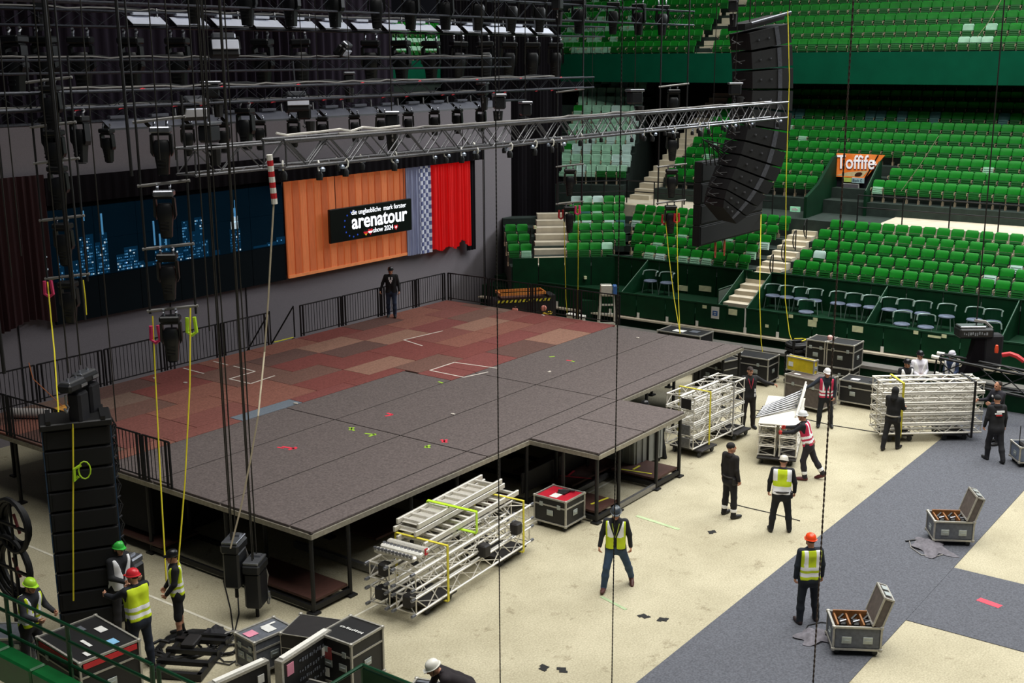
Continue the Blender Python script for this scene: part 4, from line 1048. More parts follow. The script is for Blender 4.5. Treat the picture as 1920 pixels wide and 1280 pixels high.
# chain hoists (motors) above and on the trusses
M_HOIST = mat('hoist_black', '#202124', .4, .2)
def hoist_proto():
    t = thing('chain_hoist', '', 'hoist')
    MB().box((0, 0, 0), (.34, .26, .3), bev=.04).build('motor_body', M_HOIST, t)
    MB().box((0, 0, .17), (.4, .28, .06), bev=.015).build('cover_plate', M_CLAMP, t)
    MB().path([(0, 0, -.15), (0, 0, -.24), (.05, 0, -.3), (0, 0, -.36), (-.04, 0, -.31)], .016, 6).build('hook', M_CLAMP, t)
    MB().lathe([(0, -.55), (.09, -.55), (.12, -.2), (0, -.2)], 8, 0, Matrix.Translation((.14, 0, 0))).build('chain_bag', M_CABLE, t)
    return t
HO = hoist_proto(); _hu = [False]
def hoist(label, p, s=1.0, rz=None, chain=True):
    o = HO if not _hu[0] else dup(HO); _hu[0] = True
    o.location = tuple(p); o.scale = (s, s, s); o.rotation_euler = (0, 0, RND.uniform(-1, 1) if rz is None else rz); o['label'] = label; o['group'] = 'chain hoists'
    if chain: MB().tube((0, 0, 0), (0, 0, 18 - p[2]), .012, 5).build('hoist_chain', M_CHAIN, None, label='taut chain of the ' + label.replace('black chain hoist', 'hoist'), cat='chain', loc=(p[0], p[1], p[2] + .15 * s))
    return o
HLIST = [('left end of the upper battens', 70, 8, 10), ('t2 left part, before the drape', 395, 170, 6), ('front truss left of the striped pole', 392, 250, 1.8), ('lower battens above the orange boards', 570, 212, 7.5), ('front truss above the blue sign', 735, 228, .6), ('right end of the grey screen', 936, 192, 2.2),
         ('front truss before the black drape', 985, 205, 3.0), ('front truss before the green fascia', 1190, 183, .3), ('right part of the front truss by the array', 1378, 168, 1.0), ('upper truss before the upper seats', 1045, 8, 5), ('top right before the upper stairs', 1375, 12, 1.2), ('highest truss near the seats gap', 905, 168, 6.2), ('middle trusses left of the seats gap', 655, 150, 7.0)]
for lb, px, py, y in HLIST: hoist('black chain hoist at the ' + lb.replace('t2', 'plug truss'), py_(px, py, y), 1.05)
# small clamps and pars hanging from the front truss
par_ = thing('par_clamp', '', 'clamp')
MB().path([(0, 0, .1), (.03, 0, .14), (.06, 0, .08), (.05, 0, 0), (0, 0, -.05)], .018, 6).build('hook', M_WHITE, par_)
MB().lathe([(0, -.2), (.06, -.2), (.07, -.1), (.04, -.04), (0, -.04)], 8).build('clamp_body', M_BLACK, par_, True)
MB().lathe([(0, -.02), (.045, -.02), (.05, .03), (.02, .06), (0, .06)], 8, 0, Matrix.Translation((-.07, -.05, -.02))).build('shackle', mat('pale_blue_steel', '#a8b4c8', .3, .5), par_, True)
for i in range(40):
    x = -.1 + .5 * i + RND.uniform(-.12, .12); yy = RND.choice((-.28, .28)); o = par_ if i == 0 else dup(par_)
    o.location = (x, yy, 8.44); o.rotation_euler = (0, 0, RND.uniform(0, 6)); sc = RND.uniform(.65, 1.0); o.scale = (sc, sc, sc)
    o['label'] = 'pale rigging clamp under the long front truss, %s from its left end' % NTH[i]; o['group'] = 'rigging clamps under the front truss'
# striped pole hanging at the truss end, with its pale guide rope
tp, bt = py_(505, 290, -.1), py_(515, 382, -.1)
sp = thing('striped_pole', 'red and white striped pole hanging from the front truss end', 'pole', bt)
d = Vector(tp - bt); n = 9
for k in range(n):
    MB().tube(d * (k / n), d * ((k + 1) / n), .055, 8).build('pole_band', M_RED if k % 2 else M_WHITE, sp, True)
pts = [bt + (tp - bt) * .12] + [py_(*q, -.1) for q in ( (508, 470), (503, 560), (496, 660))] + [py_(*q, -1.0) for q in ((484, 780), (470, 860), (452, 950), (432, 1028))]
MB().path([Vector(p) - Vector(pts[0]) for p in pts], .016, 6).build('guide_rope', M_ROPE, None, True, label='pale rope hanging from the striped pole down to the stage corner', cat='rope', loc=pts[0])
# ================================================================== loudspeaker arrays
M_CAB = mat('cabinet_black', '#0a0a0c', .7, 0, .2, 14, bump=.15)
M_GRILLE = mat('cabinet_grille', '#08080a', .8, 0, .2, 40)
M_RIG = mat('rigging_steel', '#6a6c74', .35, .6, .2, 15)
M_BLUEEDGE = mat('blue_edge', '#28425e', .4, .3)
# curved array at right: profile in the vertical plane through (21.2, 1.3) along the facing direction
AC = np.array([21.2, 1.3, 0.0]); AF = np.array([.85, -.527, 0]); AF /= np.linalg.norm(AF); AS = np.array([-AF[1], AF[0], 0])
def aprof(px, py):
    P = pplane(px, py, AC, AS); return np.array([np.dot((P - AC), AF), P[2]])
fr = [aprof(*q) for q in ((1479, 42), (1485, 82), (1487, 125), (1487, 168), (1485, 210), (1481, 248), (1474, 284), (1465, 315), (1453, 342), (1438, 366), (1420, 388), (1400, 406), (1380, 420))]
bk = [aprof(*q) for q in ((1405, 60), (1409, 96), (1411, 132), (1411, 168), (1409, 202), (1404, 234), (1397, 264), (1389, 290), (1380, 314), (1371, 336), (1363, 356), (1358, 374), (1356, 390))]
arr = thing('line_array', 'tall curved black loudspeaker array hanging before the green seats', 'loudspeaker', tuple(AC))
def AP(q, s): v = AF * q[0] + AS * s; return Vector((v[0], v[1], q[1]))
for i in range(12):
    a, b, c, d = fr[i], fr[i + 1], bk[i + 1], bk[i]
    gp = .06
    a2, b2 = a * (1 - gp) + b * gp, b * (1 - gp) + a * gp; d2, c2 = d * (1 - gp) + c * gp, c * (1 - gp) + d * gp
    cab = MB().prism([AP(q, 0) for q in (a2, b2, c2, d2)], AS * 1.2).build('cabinet', M_CAB, arr)
    f1, f2 = a2 + (a2 - d2) * .02, b2 + (b2 - c2) * .02
    MB().prism([AP(q, .04) for q in (a2, f1, f2, b2)], AS * 1.12).build('grille', M_GRILLE, cab)
    u = .28  # rigging strip set back from the front, on the side facing the stage
    s1, s2 = a2 * (1 - u) + d2 * u, b2 * (1 - u) + c2 * u; s3, s4 = a2 * (1 - u - .1) + d2 * (u + .1), b2 * (1 - u - .1) + c2 * (u + .1)
    for sgn_ in (-1,):
        MB().prism([AP(q, -.024) for q in (s1, s2, s4, s3)], AS * .02).build('rigging_strip', M_RIG, cab)
    e = MB(); w1 = a2 * .2 + d2 * .8; w2 = b2 * .2 + c2 * .8; mid = (w1 + w2) / 2
    for q in (mid, (a2 * .45 + d2 * .55 + b2 * .45 + c2 * .55) / 2):
        c_ = AP(q, -.02); e.box(tuple(c_), (.05, .05, .05))
    e.build('lock_pin', M_CLAMP, cab)
    e = MB()
    for k in range(2):
        q0, q1 = d2 * (.9 - .4 * k) + c2 * (.1 + .4 * k), None
        p0 = AP(q0, .9 - .5 * k); p1 = AP(c2 * .7 + d2 * .3, .2 + .5 * k) - Vector(AF) * .25; e.path([p0, (p0 + p1) / 2 - Vector(AF) * .2, p1], .02, 5)
    e.build('rear_cable', M_CABLE, cab)
MB().prism([AP(fr[0] + np.array([-.1, .1]), .1), AP(fr[0] + np.array([-.1, .25]), .1), AP(bk[0] + np.array([-.1, .25]), .1), AP(bk[0] + np.array([-.1, .05]), .1)], AS * 1.0).build('flying_frame', M_BLACK, arr)
tq = AP(fr[0], -.1); t2_ = AP(bk[0], -.1)
MB().path([Vector(tq) + Vector((0, 0, .3)), Vector(t2_) + Vector((0, 0, .25))], .05, 6).build('frame_bar', M_RIG, arr)
MB().path([AP(bk[0], 0) + Vector((0, 0, .3)), AP(bk[0], 0) + Vector((0, 0, 6))], .02, 5).path([AP(fr[0], 0) + Vector((0, 0, .3)), AP(fr[0], 0) + Vector((0, 0, 6))], .02, 5).build('flying_chain', M_CHAIN, arr)
# block of subwoofers hanging behind the array
TL, TR, BL = py_(1316, 303, 3.2), py_(1434, 288, 3.2), py_(1314, 462, 3.2)
subw = TR[0] - TL[0]; subh = TL[2] - BL[2]
sb = thing('bass_array', 'flat black block of bass loudspeakers hanging behind the curved array', 'loudspeaker', (TL[0], 3.2, BL[2]))
nb_ = 4
for k in range(nb_):
    z = subh * (k + .5) / nb_
    c_ = MB().box((subw / 2, .14, z), (subw, .28, subh / nb_ - .008), bev=.02).build('bass_cabinet', M_CAB, sb)
    MB().box((subw / 2, -.01, z), (subw - .1, .03, subh / nb_ - .12), bev=.01).build('grille', M_GRILLE, c_)
MB().tube((subw * .2, .14, subh), (subw * .2, .14, 16), .015, 5).tube((subw * .8, .14, subh), (subw * .8, .14, 16), .015, 5).build('flying_chain', M_CHAIN, sb)
for lb, px, py in (('left orange cable loop below the bass block', 1341, 470), ('right orange cable loop below the bass block', 1358, 466)):
    p = py_(px, py, 3.3); MB().path([(0, 0, .35), (.03, 0, .1), (0, 0, -.25), (-.04, 0, 0), (-.02, 0, .3)], .03, 6).build('cable_loop', mat('rust_cable', '#b4523a', .6), None, True, label=lb, cat='cable', loc=p)
# cable festoon behind the array
cf = py_(1330, 270, 2.6)
mb = MB()
for k in range(7):
    a = py_(1318 + 4 * k, 262 + 2 * k, 2.7); b = py_(1395, 250 + 6 * k, 1.9); m_ = (a + b) / 2; m_[2] -= .25 + .18 * (k % 3)
    mb.path([Vector(q) - Vector(cf) for q in (a, m_, b)], .022, 5)
for k in range(4):
    a = py_(1318 + 9 * k, 260, 2.7); b = py_(1325 + 8 * k, 310, 2.7); mb.path([Vector(a) - Vector(cf), Vector(b) - Vector(cf)], .02, 5)
mb.build('cable_loom', M_CABLE, None, True, label='tangle of black cables strung behind the curved array', cat='cable', loc=cf)
# grounded array at left, two hoists on top
base = pz(178, 1176, .25)
tw = thing('line_array', 'tall straight black loudspeaker tower standing at the left beside workers', 'loudspeaker', (base[0], base[1], 0), 0)
NW = 10; top_ = 5.0
# measure tower height from the picture
d_ = ray(150, 800); k_ = math.hypot(base[0] - CAM[0], base[1] - CAM[1]) / math.hypot(d_[0], d_[1]); top_ = (CAM + d_ * k_)[2]
ang = -.55
tw.rotation_euler = (0, 0, ang)
hh = (top_ - .25) / NW
for k in range(NW):
    z = .25 + hh * (k + .5)
    c_ = MB().box((0, .32, z), (1.12, .66, hh - .03), bev=.02).build('cabinet', M_CAB, tw)
    MB().box((0, -.015, z), (1.0, .02, hh - .08)).build('grille', M_GRILLE, c_)
    for s_ in (-1, 1): MB().box((s_ * .57, .02, z), (.02, .03, hh - .02)).build('side_edge', M_BLUEEDGE, c_)
    e = MB()
    for q in range(3): e.tube((.58, .1 + .12 * q, z - .1), (.64, .16 + .1 * q, z + .08 * (q - 1)), .02, 5)
    e.box((.58, .2, z), (.04, .12, hh * .7)); e.build('rigging_hinge', mat('dark_steel', '#2a2b30', .4, .5), c_)
    MB().path([(.6, .45, z + hh / 2), (.68, .5, z), (.6, .45, z - hh / 2)], .018, 5).build('rear_cable', M_CABLE, c_)
MB().box((0, .3, top_ + .06), (1.2, .8, .12), bev=.02).build('flying_frame', M_BLACK, tw)
for s_ in (-1, 1): MB().box((s_ * .45, .3, top_ + .15), (.08, .8, .06)).build('frame_bar', M_BLACK, tw)
for i, (px, py) in enumerate(((138, 728), (160, 712))):
    d_ = ray(px, py); bb = base + np.array([.35 * i, .35 * i, 0]); k_ = math.hypot(bb[0] - CAM[0], bb[1] - CAM[1]) / math.hypot(d_[0], d_[1]); P = CAM + d_ * k_
    h_ = thing('chain_hoist', ['front black chain hoist on top of the left loudspeaker tower', 'rear black chain hoist on top of the left loudspeaker tower'][i], 'hoist', P, .4, 'chain hoists on the left tower')
    zz = P[2] - top_ - .1
    MB().box((.1, 0, -zz / 2 - .05), (.3, .26, zz - .05), bev=.04).build('chain_bag', mat('bag_navy', '#16161c', .8, 0, .2, 8), h_)
    MB().box((-.03, 0, .06), (.52, .28, .16), bev=.04).build('motor_body', M_HOIST, h_)
    MB().box((.1, -.145, .05), (.18, .02, .05)).build('name_plate', M_CLAMP, h_)
    MB().box((-.03, 0, .15), (.44, .2, .04), bev=.01).tube((-.15, 0, .15), (-.15, 0, .22), .02).tube((.08, 0, .15), (.08, 0, .22), .02).build('cover_plate', M_CLAMP, h_)
    MB().path([(-.25, 0, -.05), (-.25, 0, -.22), (-.2, 0, -.28), (-.26, 0, -.36), (-.31, 0, -.28)], .022, 6).build('hook', M_CLAMP, h_)
    MB().tube((-.1, 0, .3), (-.1, 0, 13), .014, 5).build('hoist_chain', M_CHAIN, h_)
# climbing hoists hanging low near the stage corner
for i, (px, py, lb) in enumerate(((441, 1062, 'black chain hoist with cable hanging low left of the stage corner'), (480, 1100, 'dark chain hoist with pale hook just left of the stage corner'))):
    p = py_(px, py, .3 - .5 * i); p = px_(px, py, -.9 + .25 * i)
    h_ = thing('chain_hoist', lb, 'hoist', p, .5, 'low hanging chain hoists')
    MB().box((0, 0, 0), (.44, .32, .72), bev=.04).build('chain_bag', M_HOIST, h_)
    MB().box((0, 0, .44), (.52, .36, .2), bev=.04).build('motor_body', M_HOIST, h_)
    MB().box((0, 0, .56), (.48, .3, .05), bev=.01).box((.1, 0, .6), (.12, .2, .05)).build('cover_plate', M_CLAMP, h_)
    MB().path([(.2, -.1, .4), (.34, -.12, .1), (.28, -.1, -.1), (.36, -.1, -.3)], .02, 6).build('cable_whip', M_GCABLE, h_, True)
    MB().path([(.25, -.15, -.2), (.3, -.15, -.35), (.22, -.15, -.42), (.2, -.15, -.3)], .03, 6).build('hook', M_CLAMP, h_)
    MB().tube((-.12, 0, .5), (-.12, 0, 16), .013, 5).tube((-.05, 0, .5), (-.05, 0, 16), .013, 5).tube((.12, 0, .5), (.12, 0, 16), .013, 5).build('hoist_chain', M_CHAIN, h_)
    MB().tube((0, 0, -.36), (0, 0, -.62), .035, 6).build('end_stop', M_RUBBER, h_)
# hoist with black bags hanging in front of the boxes at right
p = px_(1826, 622, 20.6)
h_ = thing('chain_hoist', 'chain hoist with two black bags hanging before the boxes at right', 'hoist', p, YAW - PI / 2)
MB().box((0, 0, 0), (1.0, .5, .3), bev=.05).build('motor_body', M_HOIST, h_)
MB().box((-.1, 0, .18), (.75, .42, .06), bev=.02).build('cover_plate', M_CLAMP, h_)
MB().path([(.42, 0, -.1), (.5, 0, .12), (.3, 0, .3), (0, 0, .34)], .05, 6).build('cable_bundle', M_GCABLE, h_, True)
MB().box((.55, 0, -.55), (.55, .4, 1.0), bev=.06).build('chain_bag', mat('bag_navy', '#16161c', .8), h_)
MB().prism([(0, -.2, -.15), (.24, -.2, -.15), (.3, -.2, -1.1), (-.32, -.2, -1.25), (-.1, -.2, -.7)], (0, .3, 0)).build('drape_bag', M_DRAPE, h_)
MB().tube((.05, 0, .1), (.05, 0, 14), .02, 5).build('hoist_chain', M_CHAIN, h_)
scribble(h_, mat('grey_print', '#8c9098', .6), on_y(-.38, -.255, -.06), .7, .12, 10, 3)
# ================================================================== hanging chains, ropes and slings
def vcable(name, label, P, z0, z1, r, m, cat='cable', n=5, sway=0.0):
    P = Vector(P); pts = [(0, 0, z0 - P.z), (sway * .6, sway * .3, (z1 - z0) * .4 + z0 - P.z), (sway, sway * .5, z1 - P.z)]
    return MB().path(pts, r, n).build(name, m, None, True, label=label, cat=cat, loc=P)
def chainlinks(label, P, z0, z1, r, m):
    mb = MB(); k = 0; z = z0; st = r * 3.4
    while z < z1:
        w = r * .95; d = (w, 0) if k % 2 else (0, w)
        mb.box((0, 0, z + st * .5 - z0), (r * (2.1 if k % 2 else .8), r * (.8 if k % 2 else 2.1), st * 1.15)); z += st; k += 1
    return mb.build('hanging_chain', m, None, label=label, cat='chain', loc=(P[0], P[1], z0))
chainlinks('long black chain hanging from the top to the bottom left of the walking man', pz(938, 1287, 0), 0.02, 14, .0095, M_CHAIN)
chainlinks('long black chain hanging over the walking man to the bottom edge', pz(1147, 1290, 0), 0.02, 14, .0095, M_CHAIN)
chainlinks('thick brown chain hanging beside the orange helmeted worker', pz(1524, 1290, 0), 0.02, 14.5, .0135, mat('brown_chain', '#4a3f38', .5, .5))
for i, (px, py, z, x, lb) in enumerate(((300, 1000, 1.0, -1.6, 'a'), (455, 900, 0, -.9, 'b'))): pass
TH = [('thin black chain in front of the skyline screen, left of its tall tower', 393, 620, -.2), ('thin black chain before the skyline screen close to its tall tower', 450, 640, 0.4), ('thin black chain hanging over the pale wall strip at the seats', 1108, 390, 12.0), ('thin dark chain before the right edge of the grey screen', 908, 560, 6.0),
      ('thin dark chain in front of the red curtain top', 868, 300, 9.0), ('thin dark chain at the left end of the front truss', 300, 300, 1.8), ('thin dark chain left of the far left ladder', 22, 520, 2.0), ('thin dark cable before the dark red curtain', 40, 480, 4.0),
      ('thin cable hanging before the brown stage carpet at left', 218, 790, 3.0), ('thin cable before the upper left drape', 232, 160, 6.0), ('thin pale cable over the upper batten row, left part', 330, 300, 1.0), ('thin cable between the upper battens and the orange boards', 598, 200, 7.5), ('thin cable through the gap between the drapes', 790, 120, 9.0)]
for lb, px, py, y in TH:
    p = py_(px, py, y); vcable('hanging_cable', lb, p, p[2], 16, .012, M_CHAIN)
for i, (lb, px, py, r) in enumerate((('thick bundle of black cables hanging down at the far left ladder', 138, 560, .045), ('thick black cable bundle hanging beside the left ladder post', 160, 600, .02), ('thick dark cable bundle at the left picture edge', 8, 700, .04), ('looped cable bundle left of the near ladder', 247, 330, .03), ('second looped cable bundle beside the near ladder', 262, 320, .018))):
    p = px_(px, py, -1.4); vcable('cable_bundle', lb, p, p[2], 15, r, M_CABLE, 'cable', 7, -.1)
p = px_(1878, 0, 20.6)
# ropes and slings
def rope(label, pts, r, m, name='rope', cat='rope'):
    P = [Vector(q) for q in pts]; return MB().path([q - P[0] for q in P], r * .72, 5).build(name, m, None, True, label=label, cat=cat, loc=P[0])
pA, pB = px_(286, 592, -1.0), px_(357, 577, -1.0)
rope('yellow rope from the near ladder down to the worker in shorts, left one', [pA, px_(292, 720, -1.2), px_(301, 900, -1.6), px_(312, 1092, -2.0)], .02, M_YELLOW)
rope('yellow rope from the near ladder down to the worker in shorts, right one', [pB, px_(356, 720, -1.3), px_(347, 900, -1.7), px_(334, 1060, -2.1)], .02, M_YELLOW)
rope('yellow rope falling from the far left ladder to the tower hoist', [px_(89, 528, -1.0), px_(96, 600, -1.3), px_(102, 660, -1.8), px_(110, 780, -2.4)], .02, M_YELLOW)
rope('short yellow rope on the right of the far left ladder', [px_(156, 525, -1.0), px_(160, 560, -1.0), px_(162, 590, -1.0)], .02, M_YELLOW)
e_ = Vector((math.cos(ang), math.sin(ang), 0)); nrm = Vector((-e_.y, e_.x, 0)) * -.09; bt_ = Vector((base[0], base[1], 0))
rope('yellow rope running down the front of the left loudspeaker tower', [bt_ + nrm + e_ * -.05 + Vector((0, 0, top_ + .1)), bt_ + nrm * 1.2 + e_ * -.12 + Vector((0, 0, top_ - .8)), bt_ + nrm * 1.3 + e_ * -.2 + Vector((0, 0, 2.4)), bt_ + nrm * 1.6 + e_ * -.32 + Vector((0, 0, .9))], .022, M_YELLOW)
sl0 = bt_ + nrm * 1.7 + e_ * .02 + Vector((0, 0, top_ - .75))
MB().path([Vector((0, 0, 0)) + e_ * (.10 * math.cos(a) + .05) + Vector((0, 0, .16 * math.sin(a))) for a in np.linspace(0, 2 * PI, 13)[:-1]], .014, 6, closed=True).path([(0, 0, .1), e_ * -.12 + Vector((0, 0, .04)), e_ * -.13 + Vector((0, 0, -.18)), e_ * -.06 + Vector((0, 0, -.1))], .03, 6).build('sling', M_LIME, None, True, label='lime sling tied on the front of the left loudspeaker tower', cat='sling', loc=sl0)
rope('yellow strap hanging before the corner stairs, left one', [px_(1057, 395, 19), px_(1059, 480, 19.4), px_(1061, 560, 19.8), px_(1064, 592, 20)], .018, M_YELLOW)
rope('yellow strap hanging before the corner seats, right one', [px_(1084, 392, 19), px_(1084, 500, 19.4), px_(1083, 595, 20)], .018, M_YELLOW)
rope('yellow strap slanting from the right ladder to the road case, left one', [px_(1246, 392, 19), px_(1254, 480, 18.7), px_(1264, 560, 18.4), px_(1275, 625, 18)], .018, M_YELLOW)
rope('yellow strap slanting from the right ladder to the road case, right one', [px_(1269, 390, 19), px_(1270, 470, 18.7), px_(1272, 560, 18.4), px_(1275, 625, 18)], .018, M_YELLOW)
rope('long yellow strap hanging from the bass block to the floor', [py_(1427, 395, 3.3), px_(1424, 560, 21), px_(1427, 640, 21), px_(1435, 702, 21.1)], .02, M_YELLOW)
rope('long yellow strap hanging along the front of the curved array to the black bags', [px_(1477, 20, 21.6), px_(1480, 150, 21.6), px_(1474, 330, 21.5), px_(1472, 560, 21.3), px_(1480, 625, 21.2), px_(1488, 648, 21.1)], .02, M_YELLOW)
for lb, px, py, x, m in (('pink sling on the near left ladder', 291, 625, -1.05, M_PINK), ('lime sling on the near left ladder', 359, 610, -1.05, M_LIME), ('pink sling on the far left ladder', 91, 540, -1.05, M_PINK), ('red sling on the ladder before the corner seats', 1052, 401, 18.95, M_RED), ('pink sling on the ladder before the corner seats', 1083, 393, 18.95, M_PINK), ('red sling left on the ladder before the middle stairs', 1246, 410, 18.95, M_RED), ('red sling right on the ladder before the middle stairs', 1269, 408, 18.95, M_RED)):
    p = px_(px, py, x); s_ = .12 if x < 0 else .11
    MB().path([(-s_ * .6, 0, s_ * 1.2), (-s_ * .7, 0, -s_), (0, 0, -s_ * 1.5), (s_ * .7, 0, -s_), (s_ * .5, 0, s_ * 1.3)], .035, 6).build('sling', m, None, True, label=lb, cat='sling', loc=p, rotz=YAW - PI / 2)
rope('pale rope slanting in front of the middle tier at right', [px_(1760, 255, 27), px_(1725, 310, 27), px_(1690, 358, 27)], .014, M_ROPE)
rope('thin pale rope slanting before the upper tier at the top right', [px_(1905, -60, 27), px_(1876, 2, 27), px_(1855, 40, 27), px_(1832, 70, 27)], .014, M_ROPE)
rope('orange cord rising from the lit crate at the far left', [(1.0, 9.4, H + .6), py_(62, 710, 10.0), py_(54, 680, 10.4)], .015, mat('orange_cord', '#b0622e', .7))
M_YPAD = mat('yellow_pad', '#d8b82a', .6)
for lb, px, py, z in (('coil of yellow rope on the floor before the green wall', 1436, 704, 0), ('yellow straps lying on the floor behind the stage corner', 1322, 724, 0), ('small yellow rope heap on the rear stage edge', 1028, 588, H)):
    p = pz(px, py, z); pts = [(.16 * math.cos(a) * (1 + .3 * math.sin(3 * a)), .16 * math.sin(a) * (1 + .3 * math.cos(2 * a)), .03 + .02 * math.sin(5 * a)) for a in np.linspace(0, 12, 40)]
    MB().path(pts, .018, 5).build('rope_coil', M_YPAD, None, True, label=lb, cat='rope', loc=p)
# black box truss held at the right, end towards the green wall
q0, q1 = px_(1757, 685, 20.3), px_(1935, 722, 20.3)
bt2 = truss('box_truss', 'black box truss reaching in from the right edge before the green wall', q0, q1, w=.5, h=.62, r=.04, rb=.02, pitch=.8, m=mat('black_truss2', '#17181a', .4, .3))
for k in range(4):
    c = [(-.25, -.31), (.25, -.31), (.25, .31), (-.25, .31)][k]; dd = (Vector(q1) - Vector(q0)).normalized(); S = dd.cross(Vector((0, 0, 1))).normalized()
    MB().tube(S * c[0] + Vector((0, 0, c[1])) - dd * .1, S * c[0] + Vector((0, 0, c[1])) + dd * .12, .055, 8).build('end_spigot', M_WHITE, bt2, True)
p = px_(1900, 668, 20.2); MB().path([(0, .3, 0), (.02, .1, .06), (0, -.1, .02), (0, -.3, -.1)], .07, 7).build('red_glove', M_RED, None, True, label='red sling bundle lying on the black box truss', cat='sling', loc=p)
p = px_(1868, 661, 20.5); MB().lathe([(0, 0), (.05, 0), (.06, .1), (.04, .22), (0, .24)], 8).build('lashing_hook', M_ORANGE, None, True, label='small orange fitting above the black box truss', cat='fitting', loc=p)
# ================================================================== flight cases, truss carts, bins
M_CASEBLK = mat('case_black', '#141416', .55, 0, .2, 18)
M_CASEGREY = mat('case_grey', '#5c6068', .55, 0, .2, 14)
M_CASEBRN = mat('case_brown_grey', '#5d5450', .6, 0, .2, 10)
M_CASEDK = mat('case_dark', '#1c191a', .6, 0, .2, 10)
M_EDGEC = mat('case_edge', '#aaa79e', .4, .35, .12, 20)
M_DISH = mat('case_dish', '#a9b0ae', .4, .4, .1, 20)
M_WHEEL = mat('caster_wheel', '#26282a', .6)
def flight_case(label, loc, rz, w, d, h, m=M_CASEBLK, castors=True, top_m=None, handles=2, latches=True, open_lid=0.0, name='flight_case', group=None, edge=.035, sheets=()):
    t = thing(name, label, 'case', loc, rz, group)
    z0 = .14 if castors else 0.0
    if open_lid:
        wall = .03; b = MB()
        b.box((0, 0, z0 + .02), (w, d, .04)); b.box((-w / 2 + wall / 2, 0, z0 + h / 2), (wall, d, h)); b.box((w / 2 - wall / 2, 0, z0 + h / 2), (wall, d, h))
        b.box((0, -d / 2 + wall / 2, z0 + h / 2), (w, wall, h)); b.box((0, d / 2 - wall / 2, z0 + h / 2), (w, wall, h)); b.build('body', m, t)
    else:
        MB().box((0, 0, z0 + h / 2), (w - .01, d - .01, h - .01)).build('body', m, t)
        if top_m: MB().box((0, 0, z0 + h + .001), (w - 2 * edge, d - 2 * edge, .006)).build('top_panel', top_m, t)
    e = MB(); x, y = w / 2, d / 2; e_ = edge
    for zz in (z0, z0 + h):
        for s in (-1, 1):
            e.box((0, s * y, zz), (w, e_, e_)); e.box((s * x, 0, zz), (e_, d, e_))
    for sx in (-1, 1):
        for sy in (-1, 1): e.box((sx * x, sy * y, z0 + h / 2), (e_, e_, h))
    if not open_lid and h > .45:
        for s in (-1, 1):
            e.box((0, s * y, z0 + h * .7), (w, e_ * .5, e_ * .9)); e.box((s * x, 0, z0 + h * .7), (e_ * .5, d, e_ * .9))
    e.build('edge_frame', M_EDGEC, t)
    ME_C = MB().lathe([(0, -.04), (.035, -.025), (.042, 0), (.035, .025), (0, .04)], 8).mesh('corner_ball', M_EDGEC, True)
    for sx in (-1, 1):
        for sy in (-1, 1):
            for zz in (z0, z0 + h): o = link('corner_ball', ME_C, t); o.location = (sx * x, sy * y, zz)
    dish = MB().box((0, 0, 0), (.17, .012, .13), bev=.004).box((0, -.012, 0), (.11, .02, .02)).mesh('handle', M_DISH)
    hz = z0 + h * .42
    for s in (-1, 1):
        for q in range(handles):
            u = (q + .5) / handles - .5
            o = link('handle', dish, t); o.location = (u * w * .9, s * (y + .006), hz); o.rotation_euler = (0, 0, 0 if s < 0 else PI)
        o = link('handle', dish, t); o.location = (s * (x + .006), 0, hz); o.rotation_euler = (0, 0, PI / 2 * s)
    if latches:
        lt = MB().box((0, 0, 0), (.09, .02, .1), bev=.005).mesh('latch', M_DISH)
        for s in (-1, 1):
            for q in (-1, 1): o = link('latch', lt, t); o.location = (q * w * .28, s * (y + .008), z0 + h * .72)
    if castors:
        cw = MB().box((0, 0, .12), (.08, .08, .03)).lathe([(0, -.02), (.05, -.02), (.055, 0), (.05, .02), (0, .02)], 10, 0, Matrix.Translation((0, 0, .055)) @ Matrix.Rotation(PI / 2, 4, 'X')).mesh('caster', M_WHEEL)
        for sx in (-1, 1):
            for sy in (-1, 1): o = link('caster', cw, t); o.location = (sx * (x - .08), sy * (y - .08), 0)
    for (u, v, a, b, mm) in sheets: MB().box((u * w, v * d, z0 + h + .008), (a, b, .006)).build('paper_label', mm, t)
    return t
def lid(t, w, d, h, z, ang, m, thick=.16):
    L = MB(); R = Matrix.Translation((w / 2, 0, z)) @ Matrix.Rotation(ang, 4, 'Y')
    L.box((-thick / 2 + .0, 0, h / 2), (thick, d, h), M=R); o = L.build('lid', m, t)
    e = MB(); 
    for s in (-1, 1):
        e.box((-thick / 2 * (1 + s), s * 0, h), (.03, d + .02, .03), M=R); e.box((-thick / 2 * (1 + s), 0, 0), (.03, d + .02, .03), M=R)
        for q in (-1, 1): e.box((-thick / 2 * (1 + s), q * d / 2, h / 2), (.03, .03, h), M=R)
    for q in (-1, 1): e.box((-thick / 2, q * d / 2, h), (thick, .03, .03), M=R)
    e.build('lid_frame', M_EDGEC, o)
    MB().box((.008, .1, h * .62), (.012, .18, .16), M=R).box((.008, -.15, h * .55), (.012, .14, .12), M=R).build('lid_handle', M_DISH, o)
    MB().box((-thick / 2, d * .2, h + .02), (.1, .16, .02), M=R).box((-thick / 2, -d * .2, h + .02), (.1, .16, .02), M=R).build('lid_latch', M_DISH, o)
    return o
def from_corners(L, T, R, z):   # top corners in the picture -> centre, angle, width (T-R edge), depth (T-L edge)
    l, t, r = pz(*L, z), pz(*T, z), pz(*R, z); a = r - t; b = l - t
    c = t + (a + b) / 2; return (c[0], c[1]), math.atan2(a[1], a[0]), float(np.linalg.norm(a[:2])), float(np.linalg.norm(b[:2]))
PINKP = mat('pink_label', '#d88aa0', .7); WHP = mat('white_label', '#dcdcd8', .7); LBLUE = mat('light_blue_tag', '#7fb4d8', .6)
